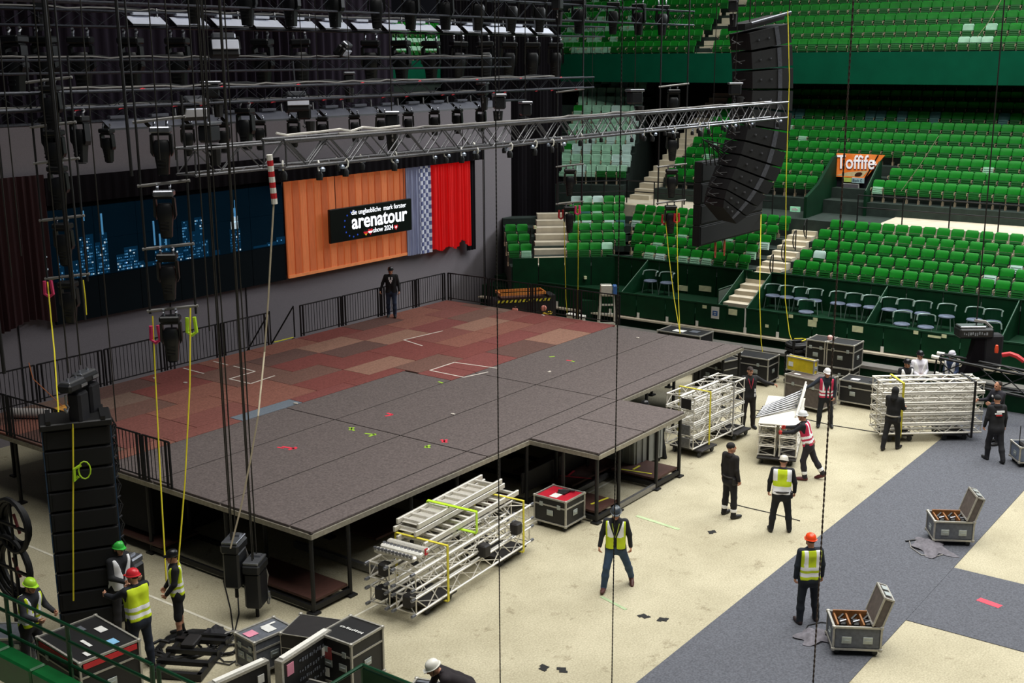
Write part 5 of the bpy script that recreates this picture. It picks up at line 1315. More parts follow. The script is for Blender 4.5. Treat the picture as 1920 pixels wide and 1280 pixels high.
# big black case with a red stripe behind the left railing
c, a, w, d = from_corners((88, 1195), (165, 1163), (243, 1208), 1.0)
bigc = flight_case('large black flight case with a red stripe behind the green railing', (*c, 0), a, 1.35, 1.05, .9, M_CASEBLK, sheets=((.3, .2, .2, .15, LBLUE), (-.1, .3, .22, .14, WHP), (.35, -.25, .16, .12, WHP), (-.3, .1, .2, .1, M_CASEGREY), (.1, -.1, .3, .06, WHP)))
MB().box((0, -.54, .96), (1.2, .015, .09)).build('red_stripe', M_RED, bigc); MB().box((.69, 0, .96), (.015, .95, .09)).build('red_stripe', M_RED, bigc)
scribble(bigc, WHP, on_y(-.4, -.536, .42), .7, .1, 8, 5); scribble(bigc, M_CASEGREY, on_y(-.2, -.536, .25), .6, .07, 8, 6)
# grey case with pink label
c, a, w, d = from_corners((444.5, 1186), (510, 1158), (545.5, 1176), .72)
flight_case('grey flight case with a pink label near the coiled cables', (*c, 0), a, max(.5, w), max(.8, d), .58, M_CASEGREY, sheets=((-.1, -.3, .2, .2, PINKP), (.05, .1, .22, .18, WHP), (-.2, .2, .05, .3, WHP)))
# dark case and tall case with cut-out handles
c, a, w, d = from_corners((547, 1182), (578, 1161), (631.6, 1168.7), .85)
flight_case('plain dark case standing left of the tall white edged case', (*c, 0), a, .9, .75, .85, M_CASEDK, castors=False, handles=0, latches=False, edge=.012)
c, a, w, d = from_corners((615, 1185), (652, 1161), (700, 1177.6), .95)
tc_ = flight_case('tall black white edged case with four handle dishes and red label', (*c, 0), a, .72, .78, .81, M_CASEBLK, handles=2)
scribble(tc_, WHP, Matrix.Translation((-.24, -.02, .962)), .48, .07, 11, 4)
MB().box((-.18, -.4, .66), (.2, .012, .22)).build('red_label', mat('faded_red_label', '#8a3a3a', .7), tc_); MB().box((-.2, -.4, .3), (.1, .012, .16)).build('paper_label', WHP, tc_)
flight_case('grey case behind the railing at the lower left picture edge', (-4.45, 2.95, 0), -.9, .9, .6, .5, M_CASEGREY, handles=1)
# open black panels with white edges: case lids leaning in the front
def leaning_lid(label, a, b, drop, z, texts=()):
    A, B = Vector(pz(*a, z)), Vector(pz(*b, z)); dv = B - A; L = dv.length; rz = math.atan2(dv.y, dv.x)
    t = thing('case_lid', label, 'case lid', (A.x, A.y, 0), rz)
    MB().box((L / 2, 0, z / 2), (L, .12, z)).build('panel', M_CASEBLK, t)
    e = MB()
    for zz in (.02, z): e.box((L / 2, 0, zz), (L + .04, .15, .05))
    for x in (0, L): e.box((x, 0, z / 2), (.05, .15, z))
    e.build('edge_frame', M_EDGEC, t)
    MB().box((L / 2, 0, z + .04), (L - .1, .09, .03)).build('top_edge', M_WHITE, t)
    for k, (u, v, s_, tx) in enumerate(texts): scribble(t, M_CASEGREY, on_y(u * L, -.075, v * z), tx * L, s_ * .7, 9, k + 2)
    MB().box((L * .15, -.065, z * .8), (.16, .02, .2)).build('red_label', PINKP, t); MB().box((L * .85, -.065, z * .72), (.12, .02, .14)).build('paper_label', WHP, t)
    return t
leaning_lid('long black open case with white rim beside the tall case', (523, 1241), (614, 1182), 0, .95, ((.32, .78, .13, .5), (.32, .6, .1, .55), (.32, .45, .1, .4), (.3, .3, .1, .6)))
leaning_lid('black open case with white rim at the bottom edge left of centre', (396, 1284), (498, 1238), 0, .85)
p = pz(545, 1262, .45); flight_case('low open case with cables at the bottom edge', (p[0] - .2, p[1] - .5, 0), .2, .8, .5, .35, M_CASEBLK, castors=False, handles=1, latches=False)
# red topped case by the silver stack
c, a, w, d = from_corners((1006.5, 935.6), (1020, 931), (1080, 949.7), .75)
rc = flight_case('black flight case with a red top beside the silver truss stack', (6.55, -1.15, 0), -PI / 2, .85, .75, .58, M_CASEBLK, top_m=mat('case_red_top', '#b4122a', .5), handles=1, sheets=((.0, -.2, .2, .25, WHP),))
MB().box((.05, .1, .75), (.2, .25, .05), bev=.01).tube((-.1, .1, .76), (.25, .25, .77), .025).build('tool', M_CASEBLK, rc)
# open cases with fixtures on the grey mat
def open_case(label, L, T, R, z, rz=None):
    t = flight_case(label, (0, 0, 0), 0, .82, .62, .42, M_CASEGREY, handles=2, latches=False, open_lid=1)
    lid(t, .82, .62, .55, .56, math.radians(18), M_CASEBRN)
    b = MB(); ch = mat('foam_amber', '#8a5a2e', .7, 0, .3, 10)
    for x in (-.33, -.12, .12, .3): b.box((x, 0, .44), (.03, .5, .3))
    b.box((-.05, .2, .48), (.6, .03, .32)).build('divider', ch, t)
    f = MB()
    for x in (-.23, 0, .21): f.box((x, -.08, .5), (.14, .2, .16), bev=.03).tube((x - .05, .05, .54), (x + .05, .12, .6), .025)
    f.build('packed_fixture', M_PLASTIC, t)
    s = MB()
    for x in (-.23, 0, .21): s.tube((x - .06, -.16, .59), (x + .06, -.1, .6), .018)
    s.build('packed_clamp', M_CLAMP, t)
    return t
o1 = open_case('open grey case of clamps with raised lid near the bottom right', 0, 0, 0, 0); p = pz(1611, 1218, 0); o1.location = (4.78, -8.72, 0); o1.rotation_euler = (0, 0, -1.02)
o2 = open_case('open grey case with raised lid farther off on the grey mat', 0, 0, 0, 0); p = pz(1780, 1015, 0); o2.location = (10.72, -8.6, 0); o2.rotation_euler = (0, 0, -1.02)
def cloth(label, x, y, s, m, seed):
    r = random.Random(seed); n = 13; vs = []; fs = []
    for i in range(n):
        for j in range(n):
            u, v = i / (n - 1) - .5, j / (n - 1) - .5; rr = 1 + .25 * math.sin(5 * math.atan2(v, u) + seed)
            hgt = max(0, .13 * (1 - 3.2 * (u * u + v * v))) * (.6 + .7 * abs(math.sin(7 * u + 3 * v + seed) * math.cos(6 * v - 4 * u))) + .012
            vs.append((u * s * rr, v * s * .7 * rr, hgt))
    for i in range(n - 1):
        for j in range(n - 1): fs.append((i * n + j, (i + 1) * n + j, (i + 1) * n + j + 1, i * n + j + 1))
    k = len(vs); vs2 = vs + [(x_, y_, .004) for x_, y_, _ in vs]; fs += [tuple(q + k for q in reversed(f)) for f in fs]
    return MB().add(vs2, fs).build('cloth', m, None, True, label=label, cat='cloth', loc=(x, y, .012), rotz=seed)
M_GCLOTH = mat('grey_cover', '#6e6b72', .85, 0, .25, 14); M_DCLOTH = mat('dark_cover', '#26262b', .85)
p = pz(1745, 1028, 0); cloth('crumpled grey cover lying left of the farther open case', p[0], p[1], .9, M_GCLOTH, .7)
p = pz(1582, 1168, .3); cl = cloth('crumpled grey cover hanging over the nearer open case corner', 4.75, -8.05, .7, M_GCLOTH, 2.3)
p = pz(1553, 1198, 0); cloth('small black pouch on the grey mat left of the nearer case', p[0], p[1], .25, M_DCLOTH, 1.2)
def loop(label, pts, r, m, cat='cable', name='floor_cable'):
    P = [Vector(q) for q in pts]; return MB().path([q - P[0] for q in P], r, 5).build(name, m, None, True, label=label, cat=cat, loc=P[0])
loop('thin black cable loop on the grey mat beside the nearer open case', [pz(x, y, .025) for x, y in ((1566, 1170), (1540, 1166), (1515, 1172), (1508, 1185), (1525, 1196), (1550, 1203), (1570, 1202))], .011, M_CABLE)
loop('thin cable loop around the crumpled cover of the farther case', [pz(x, y, .025) for x, y in ((1705, 1013), (1708, 1026), (1728, 1040), (1755, 1043), (1778, 1036))], .011, M_GCABLE)
loop('black cable end lying left of the farther open case', [pz(x, y, .03) for x, y in ((1698, 1014), (1715, 1012), (1740, 1018), (1750, 1022))], .02, M_CABLE)
loop('thin dark cable crossing the beige floor behind the truss cart', [pz(x, y, .012) for x, y in ((1415, 768), (1500, 783), (1560, 797), (1650, 811))], .012, M_CABLE)
loop('thin dark cable on the floor between the two standing men', [pz(x, y, .012) for x, y in ((1362, 941), (1400, 951), (1440, 960), (1500, 976))], .010, M_CABLE)
# cases along the green wall
flight_case('long black road case behind the far stage corner', (20.35, .75, 0), PI / 2, 1.6, .8, .76, M_CASEBLK, sheets=((.3, 0, .3, .2, WHP),))
flight_case('black road case in front of the green wall, partly under the stage', (18.9, 1.25, 0), PI / 2 - .3, 1.3, .75, .9, M_CASEBLK, handles=1)
pp = pz(1290, 618, 1.35); flight_case('road case with open top seen over the far stage edge', (pp[0] - .2, pp[1], 0), PI / 2, 1.6, .9, 1.2, M_CASEBLK, sheets=((.1, .1, .4, .3, WHP), (-.2, -.1, .3, .3, M_CASEGREY)))
bc = flight_case('brown grey flight case below the yellow lid', (18.62, -2.05, 0), -1.75, 1.25, .85, .85, M_CASEBRN, handles=1, sheets=((-.3, -.2, .2, .12, WHP),))
yl = flight_case('small yellow case standing on the brown grey flight case', (18.9, -1.62, .99), -1.75, .95, .18, .42, mat('yellow_case', '#d8c01e', .5, 0, .12, 8), castors=False, handles=0, latches=False)
MB().box((-.33, -.1, .2), (.16, .012, .14)).build('paper_label', WHP, yl)
flight_case('lower black road case of the stack beside the cable trunks', (20.7, -1.85, 0), PI / 2, 1.5, .8, .75, M_CASEBLK)
flight_case('left black road case on top of the stack near the green wall', (20.7, -1.45, .9), PI / 2, .6, .75, .75, M_CASEBLK, castors=False, handles=1)
flight_case('right black road case on top of the stack near the green wall', (20.7, -2.25, .9), PI / 2, .85, .75, .75, M_CASEBLK, castors=False, handles=1)
flight_case('wide black flight case left of the two seated looking men in white', (19.75, -3.4, 0), PI / 2, 1.5, .75, .65, M_CASEBLK, sheets=((.25, .1, .25, .2, WHP), (-.2, .0, .5, .2, M_CASEDK)))
flight_case('small black flight case right of the two men in white vests', (20.3, -5.0, 0), PI / 2, .9, .7, .6, M_CASEBLK, sheets=((0, .1, .35, .15, WHP),))
pq = pz(1915, 868, 0); fc = flight_case('blue grey case with gear in it at the right picture edge', (pq[0] + .1, pq[1] - .25, 0), -.95, .95, .6, .4, mat('case_bluegrey', '#6f7b90', .5, 0, .15, 12), handles=2, latches=False, open_lid=1)
MB().box((0, 0, .45), (.7, .35, .25), bev=.04).tube((-.2, -.1, .58), (.2, .1, .6), .03).build('packed_gear', M_CASEDK, fc)
MB().tube((-.35, .1, .3), (-.35, .1, 1.0), .012).build('antenna', M_BLACK, fc)
# black cable trunks stacked against the wall
tr = thing('cable_rack', 'tall stack of black cable looms against the green wall', 'cable stack', (20.9, -.62, 0))
for k in range(9):
    pts = [(.3 * math.cos(a), .36 * math.sin(a), .1 + .15 * k + .02 * math.sin(3 * a + k)) for a in np.linspace(0, 2 * PI, 15)[:-1]]
    MB().path(pts, .07, 6, closed=True).path([(q[0] * .8, q[1] * .8, q[2] + .05) for q in pts], .06, 6, closed=True).build('cable_coil', M_CABLE, tr, True)
MB().tube((-.34, .0, 0), (-.34, .0, 1.5), .05).tube((.1, -.38, 0), (.1, -.38, 1.45), .05).build('post', M_BLACK, tr)
MB().path([(-.2, -.2, 1.48), (0, -.3, 1.52), (.1, -.1, 1.5), (-.1, .1, 1.5)], .02, 5).build('yellow_tie', M_YELLOW, tr, True)
o = thing('cable_rack', 'low heap of black cable looms right of the tall cable stack', 'cable stack', (20.85, -1.15, 0))
for k in range(5):
    pts = [(.25 * math.cos(a), .24 * math.sin(a), .15 + .26 * k) for a in np.linspace(0, 2 * PI, 13)[:-1]]
    MB().path(pts, .11, 6, closed=True).build('cable_coil', M_CABLE, o, True)
p = (20.7, -1.75, 1.65); MB().lathe([(0, 0), (.07, 0), (.09, .06), (.08, .12), (.04, .15), (0, .16)], 10).build('drinking_cup', mat('pink_cup', '#e8b0a8', .5), None, True, label='small pinkish cup standing on the stacked black road cases', cat='cup', loc=p)
# grey plastic bin under the thrust
gb = thing('pallet_bin', 'large grey plastic bin with stuff under the stage thrust', 'bin', (11.0, -.35, 0), -.12)
M_BIN = mat('grey_bin_plastic', '#8f9290', .5, 0, .1, 5)
b = MB()
for s in (-1, 1): b.box((0, s * .55, .62), (1.2, .04, .86)); b.box((s * .6, 0, .62), (.04, 1.1, .86))
b.box((0, 0, .22), (1.2, 1.1, .05)).build('body', M_BIN, gb)
b = MB()
for s in (-1, 1):
    b.box((0, s * .58, 1.03), (1.26, .05, .06)); b.box((s * .62, 0, 1.03), (.05, 1.2, .06))
    for k in range(5): b.box((-.5 + .25 * k, s * .58, .62), (.03, .03, .8)); b.box((s * .625, -.44 + .22 * k, .62), (.03, .03, .8))
b.build('rim_and_ribs', M_BIN, gb)
for sx in (-.45, .45):
    for sy in (-.4, .4): MB().lathe([(0, -.03), (.08, -.03), (.09, 0), (.08, .03), (0, .03)], 10, 0, Matrix.Translation((sx, sy, .09)) @ Matrix.Rotation(PI / 2, 4, 'X')).box((sx, sy, .17), (.1, .06, .1)).build('caster', M_WHEEL, gb)
MB().box((-.2, .1, 1.02), (.5, .5, .3), bev=.08).build('red_bundle', M_RED, gb); MB().box((.3, -.1, 1.0), (.4, .4, .25), bev=.08).build('green_bundle', mat('green_cloth', '#5a8a3a', .8), gb)
# black panels inside the thrust
for i, x in enumerate((7.6, 9.1)):
    MB().box((0, 0, 0), (1.3, .06, .5), bev=.01).build('spare_panel', M_CASEDK, None, label='dark spare panel leaning under the stage thrust, %s' % ['left one', 'right one'][i], cat='panel', loc=(x, .2, .55))
# ================================================================== silver truss stacks on dollies
M_SIL = mat('silver_truss', '#d6d2c8', .4, .35, .12, 30)
M_STRAPY = mat('yellow_strap', '#cfc238', .7)
ME_SPIG = MB().lathe([(0, -.07), (.034, -.05), (.034, .05), (0, .07)], 8).mesh('end_coupler', M_CLAMP, True)
def truss_piece(label, o, e, up, L, w, h, group, r=.025, pitch=.5, spigots=False):
    A = Vector(o); e = Vector(e).normalized()
    t = truss('truss_section', label, A, A + e * L, w=w, h=h, r=r, rb=.012, pitch=pitch, m=M_SIL, cat='truss', group=group, up=up)
    if spigots:
        S_ = e.cross(Vector(up)).normalized(); U_ = S_.cross(e); q_ = e.to_track_quat('Z', 'Y')
        for u in (-.06, L + .06):
            for i_, j_ in ((-1, -1), (1, -1), (1, 1), (-1, 1)):
                o_ = link('end_coupler', ME_SPIG, t); o_.location = e * u + S_ * (i_ * w / 2) + U_ * (j_ * h / 2); o_.rotation_mode = 'QUATERNION'; o_.rotation_quaternion = q_
    return t
def dolly(label, c, e, L, W_, wheels=((-.4, 1), (.4, 1), (-.4, -1), (.4, -1))):
    t = thing('dolly', label, 'dolly', (c[0], c[1], 0), math.atan2(e[1], e[0]))
    MB().box((0, 0, .19), (L, W_, .05), bev=.01).build('platform', M_CASEDK, t)
    for u, v in wheels:
        MB().box((u * L, v * W_ * .38, .15), (.08, .08, .06)).lathe([(0, -.025), (.07, -.025), (.08, 0), (.07, .025), (0, .025)], 12, 0, Matrix.Translation((u * L, v * W_ * .38, .08)) @ Matrix.Rotation(PI / 2, 4, 'X')).build('caster', M_WHEEL, t)
    return t
def strap(label, c, e, S, w, z0, z1, m=M_STRAPY, wd=.06):
    c = Vector(c); e = Vector(e).normalized(); S = Vector(S).normalized(); t = Vector((0, 0, .012)); mb = MB()
    q = [(-w / 2, z0), (-w / 2, z1), (w / 2, z1), (w / 2, z0)]
    for (a, za), (b, zb) in zip(q, q[1:] + q[:1]):
        p0, p1 = S * a + Vector((0, 0, za)), S * b + Vector((0, 0, zb)); d = (p1 - p0).normalized(); n = d.cross(e).normalized() * .008
        mb.prism([p0 - e * wd / 2 - n, p0 + e * wd / 2 - n, p1 + e * wd / 2 - n, p1 - e * wd / 2 - n], n * 2)
    return mb.build('ratchet_strap', m, None, label=label, cat='strap', loc=(c.x, c.y, 0))
# stack A: in front of the stage, ladder on top
eA = Vector((1, -.0, 0)); e_ = (Vector((4.75, -.95, 0)) - Vector((.85, -1.25, 0))).normalized(); sA = Vector((-e_.y, e_.x, 0))
oA = Vector((.75, -1.28, 0)); LA = 4.1
dolly('black wheeled dolly under the front truss stack, left', oA + e_ * .9, e_, .9, 1.15); dolly('black wheeled dolly under the front truss stack, right', oA + e_ * 3.5, e_, .9, 1.15)
for k, (s_, z, nm) in enumerate(((-.34, .40, 'lowest, on the camera side'), (.28, .40, 'lowest, on the stage side'), (-.34, .90, 'upper, on the camera side'), (.28, .90, 'upper, on the stage side'))):
    truss_piece('silver truss section in the front stack before the stage, ' + nm, oA + sA * s_ + Vector((0, 0, z)), e_, (0, 0, 1), LA, .46, .32, 'silver truss sections in the front stack', r=.026, pitch=.36, spigots=True)
# bundle of short chrome tubes and flat ladder sections
bt_o = oA + e_ * .02 + Vector((0, 0, 1.2))
tb = thing('hinge_bundle', 'pale bundle of slotted hinge bars lying on the stack end', 'hardware', bt_o, math.atan2(e_.y, e_.x))
for k in range(3): MB().box((.15 + .2 * k, 0, .06 + .015 * k), (.14, .95, .1), bev=.03).build('bar', M_WHITE if k % 2 else M_SIL, tb)
mb = MB()
for k in range(11):
    for q in range(2): mb.lathe([(0, 0), (.035, 0), (.035, .03), (0, .03)], 8, 0, Matrix.Translation((.08 + .28 * q, -.42 + .084 * k, .12)))
mb.build('pin_row', M_CLAMP, tb, kind='stuff')
MB().box((.52, -.45, .08), (.08, .03, .12)).build('red_tag', M_RED, tb)
for k in range(4):
    y_ = -.42 + .28 * k
lad_o = oA + e_ * .8 + sA * .12
for k in range(3):
    z = 1.2 + .13 * k; Lk = 3.4 - .2 * k; off_ = .55 * k
    t = thing('ladder_section', 'silver flat ladder section strapped on the front stack, %s' % ['bottom one', 'middle one', 'top one'][k], 'ladder', lad_o + e_ * (.1 * k) + sA * (.22 * (k > 0)) + Vector((0, 0, z)), math.atan2(e_.y, e_.x) + .0, 'ladder sections on the front stack')
    for s_ in (-.28, .28): MB().box((Lk / 2, s_ * (1.15 if k == 0 else .9), .05), (Lk, .05, .11), bev=.008).build('side_rail', M_SIL, t)
    n_ = int(Lk / .28)
    rg = MB().box((0, 0, .05), (.07, .56 if k == 0 else .46, .05)).mesh('rung', M_SIL)
    for q in range(n_): o = link('rung', rg, t); o.location = (.2 + q * .28, 0, 0)
    if k: MB().box((Lk / 2 - .2, 0, .02), (Lk - .6, .42, .01)).build('web_plate', M_SIL, t)
sp_ = [('yellow ratchet strap round the right end of the front truss stack', 3.7, .15, 1.3), ('yellow ratchet strap round the left end of the front truss stack', .95, .15, 1.3)]
for lb, u, z0_, z1_ in sp_: strap(lb, oA + e_ * u - sA * .03, e_, sA, 1.24, z0_, z1_)
strap('bright lime strap over the ladder sections of the front stack', oA + e_ * 2.05 + sA * .02, e_ + sA * .25, sA, 1.2, 1.15, 1.6, M_LIME, .09)
for k, (u, s_, z) in enumerate(((0.1, -.36, .45), (.1, .3, .45), (.1, .2, .95), (2.2, -.65, .75), (3.4, -.65, .8))):
    MB().box((0, 0, 0), (.22, .2, .26), bev=.03).build('black_spacer', M_CASEDK, None, label='black spacer block in the front truss stack, %s' % ['lower left end', 'lower end at the stage side', 'upper left end', 'near its middle', 'near its right end'][k], cat='spacer', loc=oA + e_ * u + sA * s_ + Vector((0, 0, z)))
# stack B beside the thrust
oB, pB_ = Vector((12.3, -1.45, 0)), Vector((15.0, -1.6, 0)); eB = (pB_ - oB).normalized(); sB = Vector((-eB.y, eB.x, 0)); LB = 2.7
dolly('dolly under the tall truss stack by the thrust, near end', oB + eB * .55 + sB * .3, eB, .8, 1.0); dolly('dolly under the tall truss stack by the thrust, far end', oB + eB * 2.4 + sB * .3, eB, .8, 1.0)
for r in range(4):
    for c_ in range(2):
        truss_piece('silver truss section in the tall stack by the thrust, %s layer, %s side' % (['bottom', 'second', 'third', 'top'][r], ['open floor', 'stage'][c_]), oB + sB * (.2 + .44 * c_) + Vector((0, 0, .42 + .355 * r)), eB, (0, 0, 1), LB, .4, .31, 'truss sections in the tall stack by the thrust', r=.024, pitch=.4)
    if r in (0, 1, 3): MB().box((0, 0, 0), (.03, .3, .28), bev=.01).build('end_plate', M_CASEDK if r == 3 else M_ALUDARK, None, label='square end plate on the tall stack by the thrust, %s layer' % ['bottom', 'second', '', 'top'][r], cat='plate', loc=oB - eB * .04 + sB * .2 + Vector((0, 0, .42 + .355 * r)), rotz=math.atan2(eB.y, eB.x))
strap('pale yellow strap round the near part of the tall stack by the thrust', oB + eB * .75 + sB * .42, eB, sB, .96, .15, 1.68); strap('grey strap round the far part of the tall stack by the thrust', oB + eB * 2.0 + sB * .42, eB, sB, .96, .15, 1.68, M_GCABLE)
# stack C: wide stack at right being pushed
oC, pC_ = Vector(pz(1648, 830, 0)), Vector(pz(1838, 826, 0)); eC = (pC_ - oC); LC = eC.length; eC.normalize(); sC = Vector((-eC.y, eC.x, 0))
if sC.dot(Vector((CAM[0], CAM[1], 0)) - oC) > 0: sC = -sC
dolly('dolly under the wide truss stack at right, left end', oC + eC * .6 + sC * .45, eC, .7, .9); dolly('dolly under the wide truss stack at right, right end', oC + eC * (LC - .7) + sC * .45, eC, .7, .9)
for r in range(5):
    for c_ in range(2):
        truss_piece('silver truss section in the wide stack at right, %s layer, %s row' % (['bottom', 'second', 'third', 'fourth', 'top'][r], ['front', 'rear'][c_]), oC + sC * (.2 + .44 * c_) + Vector((0, 0, .37 + .292 * r)), eC, (0, 0, 1), LC, .4, .24, 'truss sections in the wide stack', r=.03, pitch=.36)
strap('lime strap round the left part of the wide truss stack', oC + eC * .55 + sC * .42, eC, sC, .98, .15, 1.70, M_STRAPY); strap('black strap round the right part of the wide truss stack', oC + eC * (LC - .3) + sC * .42, eC, sC, .98, .12, 1.70, M_BLACK)
for lb, x, y in (('small amber clip on the wide truss stack, upper', 1753, 727), ('small amber clip on the wide truss stack, lower', 1717, 742)):
    pass
# partial stack at the right edge
oD = Vector((20.2, -9.6, 0))
for r in range(4):
    truss_piece('silver truss section stacked at the right picture edge, %s' % ['bottom one', 'second one', 'third one', 'top one'][r], Vector((20.6, -8.3, .45 + .4 * r)), (.25, -1, 0), (0, 0, 1), 2.4, .46, .35, 'truss sections at the right edge', r=.028)
dolly('dolly under the truss stack at the right edge', (20.8, -9.2), (.25, -1), 1.6, .7)
# cart with steel frames pushed by two workers
oE = Vector(pz(1455, 872, 0)); eE = (Vector(pz(1478, 790, 0)) - oE); LE = 3.0; eE.normalize(); sE = Vector((-eE.y, eE.x, 0))
cart = dolly('black wheeled cart pushed by the workers in red vests', oE + eE * 1.3, eE, 2.8, 1.0, ((-.42, 1), (.42, 1), (-.42, -1), (.42, -1)))
for r in range(3):
    for c_ in range(2):
        truss_piece('short silver truss on the pushed cart, %s layer, %s' % (['bottom', 'middle', 'upper'][r], ['right', 'left'][c_]), oE + sE * (-.27 + .54 * c_) + Vector((0, 0, .37 + .27 * r)), eE, (0, 0, 1), 2.8, .42, .23, 'trusses on the pushed cart', r=.024, pitch=.36)
MB().box((1.45, 0, 1.06), (2.7, 1.02, .03), bev=.005).build('cover_board', mat('white_board', '#d4d0c4', .6), None, label='pale board lying on the pushed truss cart', cat='board', loc=(oE.x, oE.y, 0), rotz=math.atan2(eE.y, eE.x))
for k in range(7):
    A = Vector((.5 + .1 * k, .62 - .02 * k, 1.10 + .02 * k)); B = Vector((1.6 + .18 * k, -.35 - .02 * k, 1.14 + .035 * k))
    t = thing('steel_frame', 'grey scaffold tube lying across the pushed cart, %s from the near end' % NTH[k], 'scaffold', (oE.x, oE.y, 0), math.atan2(eE.y, eE.x), 'scaffold tubes on the pushed cart')
    MB().tube(A, B, .025, 7).build('tube', M_ALUDARK, t, True); MB().tube(B, B + Vector((0, 0, .06)), .035, 7).build('coupler', M_CLAMP, t)
for k in range(5):
    t = thing('steel_frame', 'upright scaffold frame standing at the right side of the pushed cart, %s' % NTH[k], 'scaffold', (oE.x, oE.y, 0), math.atan2(eE.y, eE.x), 'scaffold frames standing on the cart')
    x = 1.35 + .28 * k; y = -.38 - .03 * (k % 2); MB().tube((x - .5, y, 1.1), (x + .3, y - .12, 1.55), .025, 7).build('tube', M_SIL, t, True); MB().tube((x, y, 1.3), (x + .5, y, 1.28), .02, 6).build('cross_tube', M_ALUDARK, t, True)
# step ladder and hazard striped lift behind the stage
L0 = px_(1138, 604, 20.6); sl = thing('step_ladder', 'pale aluminium step ladder with blue cap behind the stage', 'ladder', (20.6, L0[1], 0), YAW - PI / 2)
hL = px_(1138, 538, 20.6)[2]
for s_ in (-1, 1):
    MB().path([(s_ * .36, -.25, 0), (s_ * .2, 0, hL)], .04, 4).build('rail', M_SIL, sl); MB().path([(s_ * .36, .65, 0), (s_ * .22, .1, hL)], .035, 4).build('rail', M_SIL, sl)
for k in range(7):
    u = (k + .6) / 7.5; MB().box((0, -.25 + .25 * u, hL * u), (.66 - .3 * u, .1, .05)).build('step', M_SIL, sl)
MB().box((-.05, -.02, hL - .08), (.4, .3, .36), bev=.02).build('platform', M_SIL, sl); MB().box((.26, .02, hL - .1), (.14, .3, .34), bev=.02).build('blue_cap', M_BLUE, sl)
q = px_(1000, 575, 21.0); sc_ = thing('scissor_lift', 'black cart with hazard stripes and an orange rim behind the railing', 'lift', (20.6, q[1] + .3, 0), YAW - PI / 2 + .25)
MB().box((0, 0, 1.3), (2.1, .9, .7), bev=.03).build('body', M_CASEBLK, sc_); MB().box((1.12, 0, 1.35), (.25, .8, .8)).build('end_panel', M_CASEDK, sc_)
MB().box((0, 0, .5), (1.8, .7, .9)).build('chassis', M_BLACK, sc_)
hz_ = MB(); hy = MB()
hz_.box((0, -.46, 1.62), (2.1, .012, .1)).build('hazard_band', M_BLACK, sc_)
for k in range(13): hy.prism([(-1.02 + .16 * k, -.47, 1.57), (-.94 + .16 * k, -.47, 1.57), (-.88 + .16 * k, -.47, 1.67), (-.96 + .16 * k, -.47, 1.67)], (0, -.008, 0))
hy.build('hazard_stripes', mat('hazard_yellow', '#d8c832', .5), sc_)
ob = MB()
for s_ in (-1, 1): ob.box((0, s_ * .36, 1.86), (1.7, .05, .1)); ob.box((s_ * .85, 0, 1.86), (.05, .75, .1))
ob.build('orange_rim', mat('orange_rim', '#d2813a', .5), sc_); MB().box((0, 0, 1.7), (1.6, .7, .06)).build('deck', M_PLY, sc_)
for x_ in (-.35, .75): MB().lathe([(0, 0), (.1, 0), (.12, .06), (.08, .1), (0, .11)], 10, 0, Matrix.Translation((x_, -.46, 1.3)) @ Matrix.Rotation(PI / 2, 4, 'X')).build('lamp', mat('salmon_lamp', '#d08070', .5), sc_)
for i, (px, py) in enumerate(((1072, 590), (1088, 593))):
    p = px_(px, py, 20.4); MB().box((0, 0, 0), (.25, .35, .1), bev=.02).box((0, 0, -.9), (.2, .3, 1.7)).build('white_box', M_WHITE, None, label='small white box behind the stage at the foot of the yellow straps, %s' % ['left', 'right'][i], cat='box', loc=p)
# floor clutter at lower left
def coil(label, px, py, R_, n, m, r=.014):
    p = pz(px, py, .0); rr = random.Random(int(px)); pts = [(R_ * (1 + .15 * rr.uniform(-1, 1)) * math.cos(a), R_ * (.8 + .15 * rr.uniform(-1, 1)) * math.sin(a), .02 + .004 * i % .05) for i, a in enumerate(np.linspace(0, 2 * PI * n, 14 * n))]
    return MB().path(pts, r, 5).build('cable_coil', m, None, True, label=label, cat='cable', loc=p)
coil('coil of black cable beside the grey case', 428, 1221, .2, 5, M_CABLE); coil('large heap of black cable behind the black frame', 350, 1212, .55, 6, M_CABLE, .025); coil('loose loop of black cable between the coils', 405, 1205, .35, 2, M_CABLE); coil('black cable loop at the foot of the low hoists', 440, 1195, .25, 2, M_GCABLE, .01)
for i, pts in enumerate((((400, 1240), (430, 1246), (452, 1232), (470, 1250)), ((380, 1195), (395, 1215), (420, 1240), (445, 1240)), ((420, 1092), (432, 1140), (437, 1180), (410, 1205)), ((445, 1100), (448, 1150), (440, 1185), (425, 1195)))):
    zz = (0.02, .02, .02, .02)
    loop('loose black cable on the floor among the coils, %s' % NTH[i], [pz(x, y, .02) for x, y in pts], .014, M_CABLE)
fr_ = thing('flown_frame', 'flat black steel frame lying on the floor by the railing', 'frame', (*pz(362, 1236, 0)[:2], 0.0), .5)
for s_ in (-1, 1):
    MB().box((0, s_ * .42, .08), (1.5, .08, .12)).build('beam', M_BLACK, fr_); MB().box((s_ * .7, 0, .08), (.08, .9, .12)).build('beam', M_BLACK, fr_)
for k in range(3): MB().box((-.4 + .4 * k, 0, .16), (.1, .95, .08)).build('cross_bar', M_PLASTIC, fr_)
MB().box((.2, .1, .24), (.4, .25, .1), bev=.02).build('control_box', M_CASEDK, fr_)
p = pz(400, 1190, 0); cloth('small black bag on the floor behind the coils', p[0], p[1], .45, M_DCLOTH, 3.1)
loop('red cable on the frame heap at lower left', [pz(x, y, .2) for x, y in ((288, 1206), (300, 1200), (318, 1204))], .03, M_CABLE)
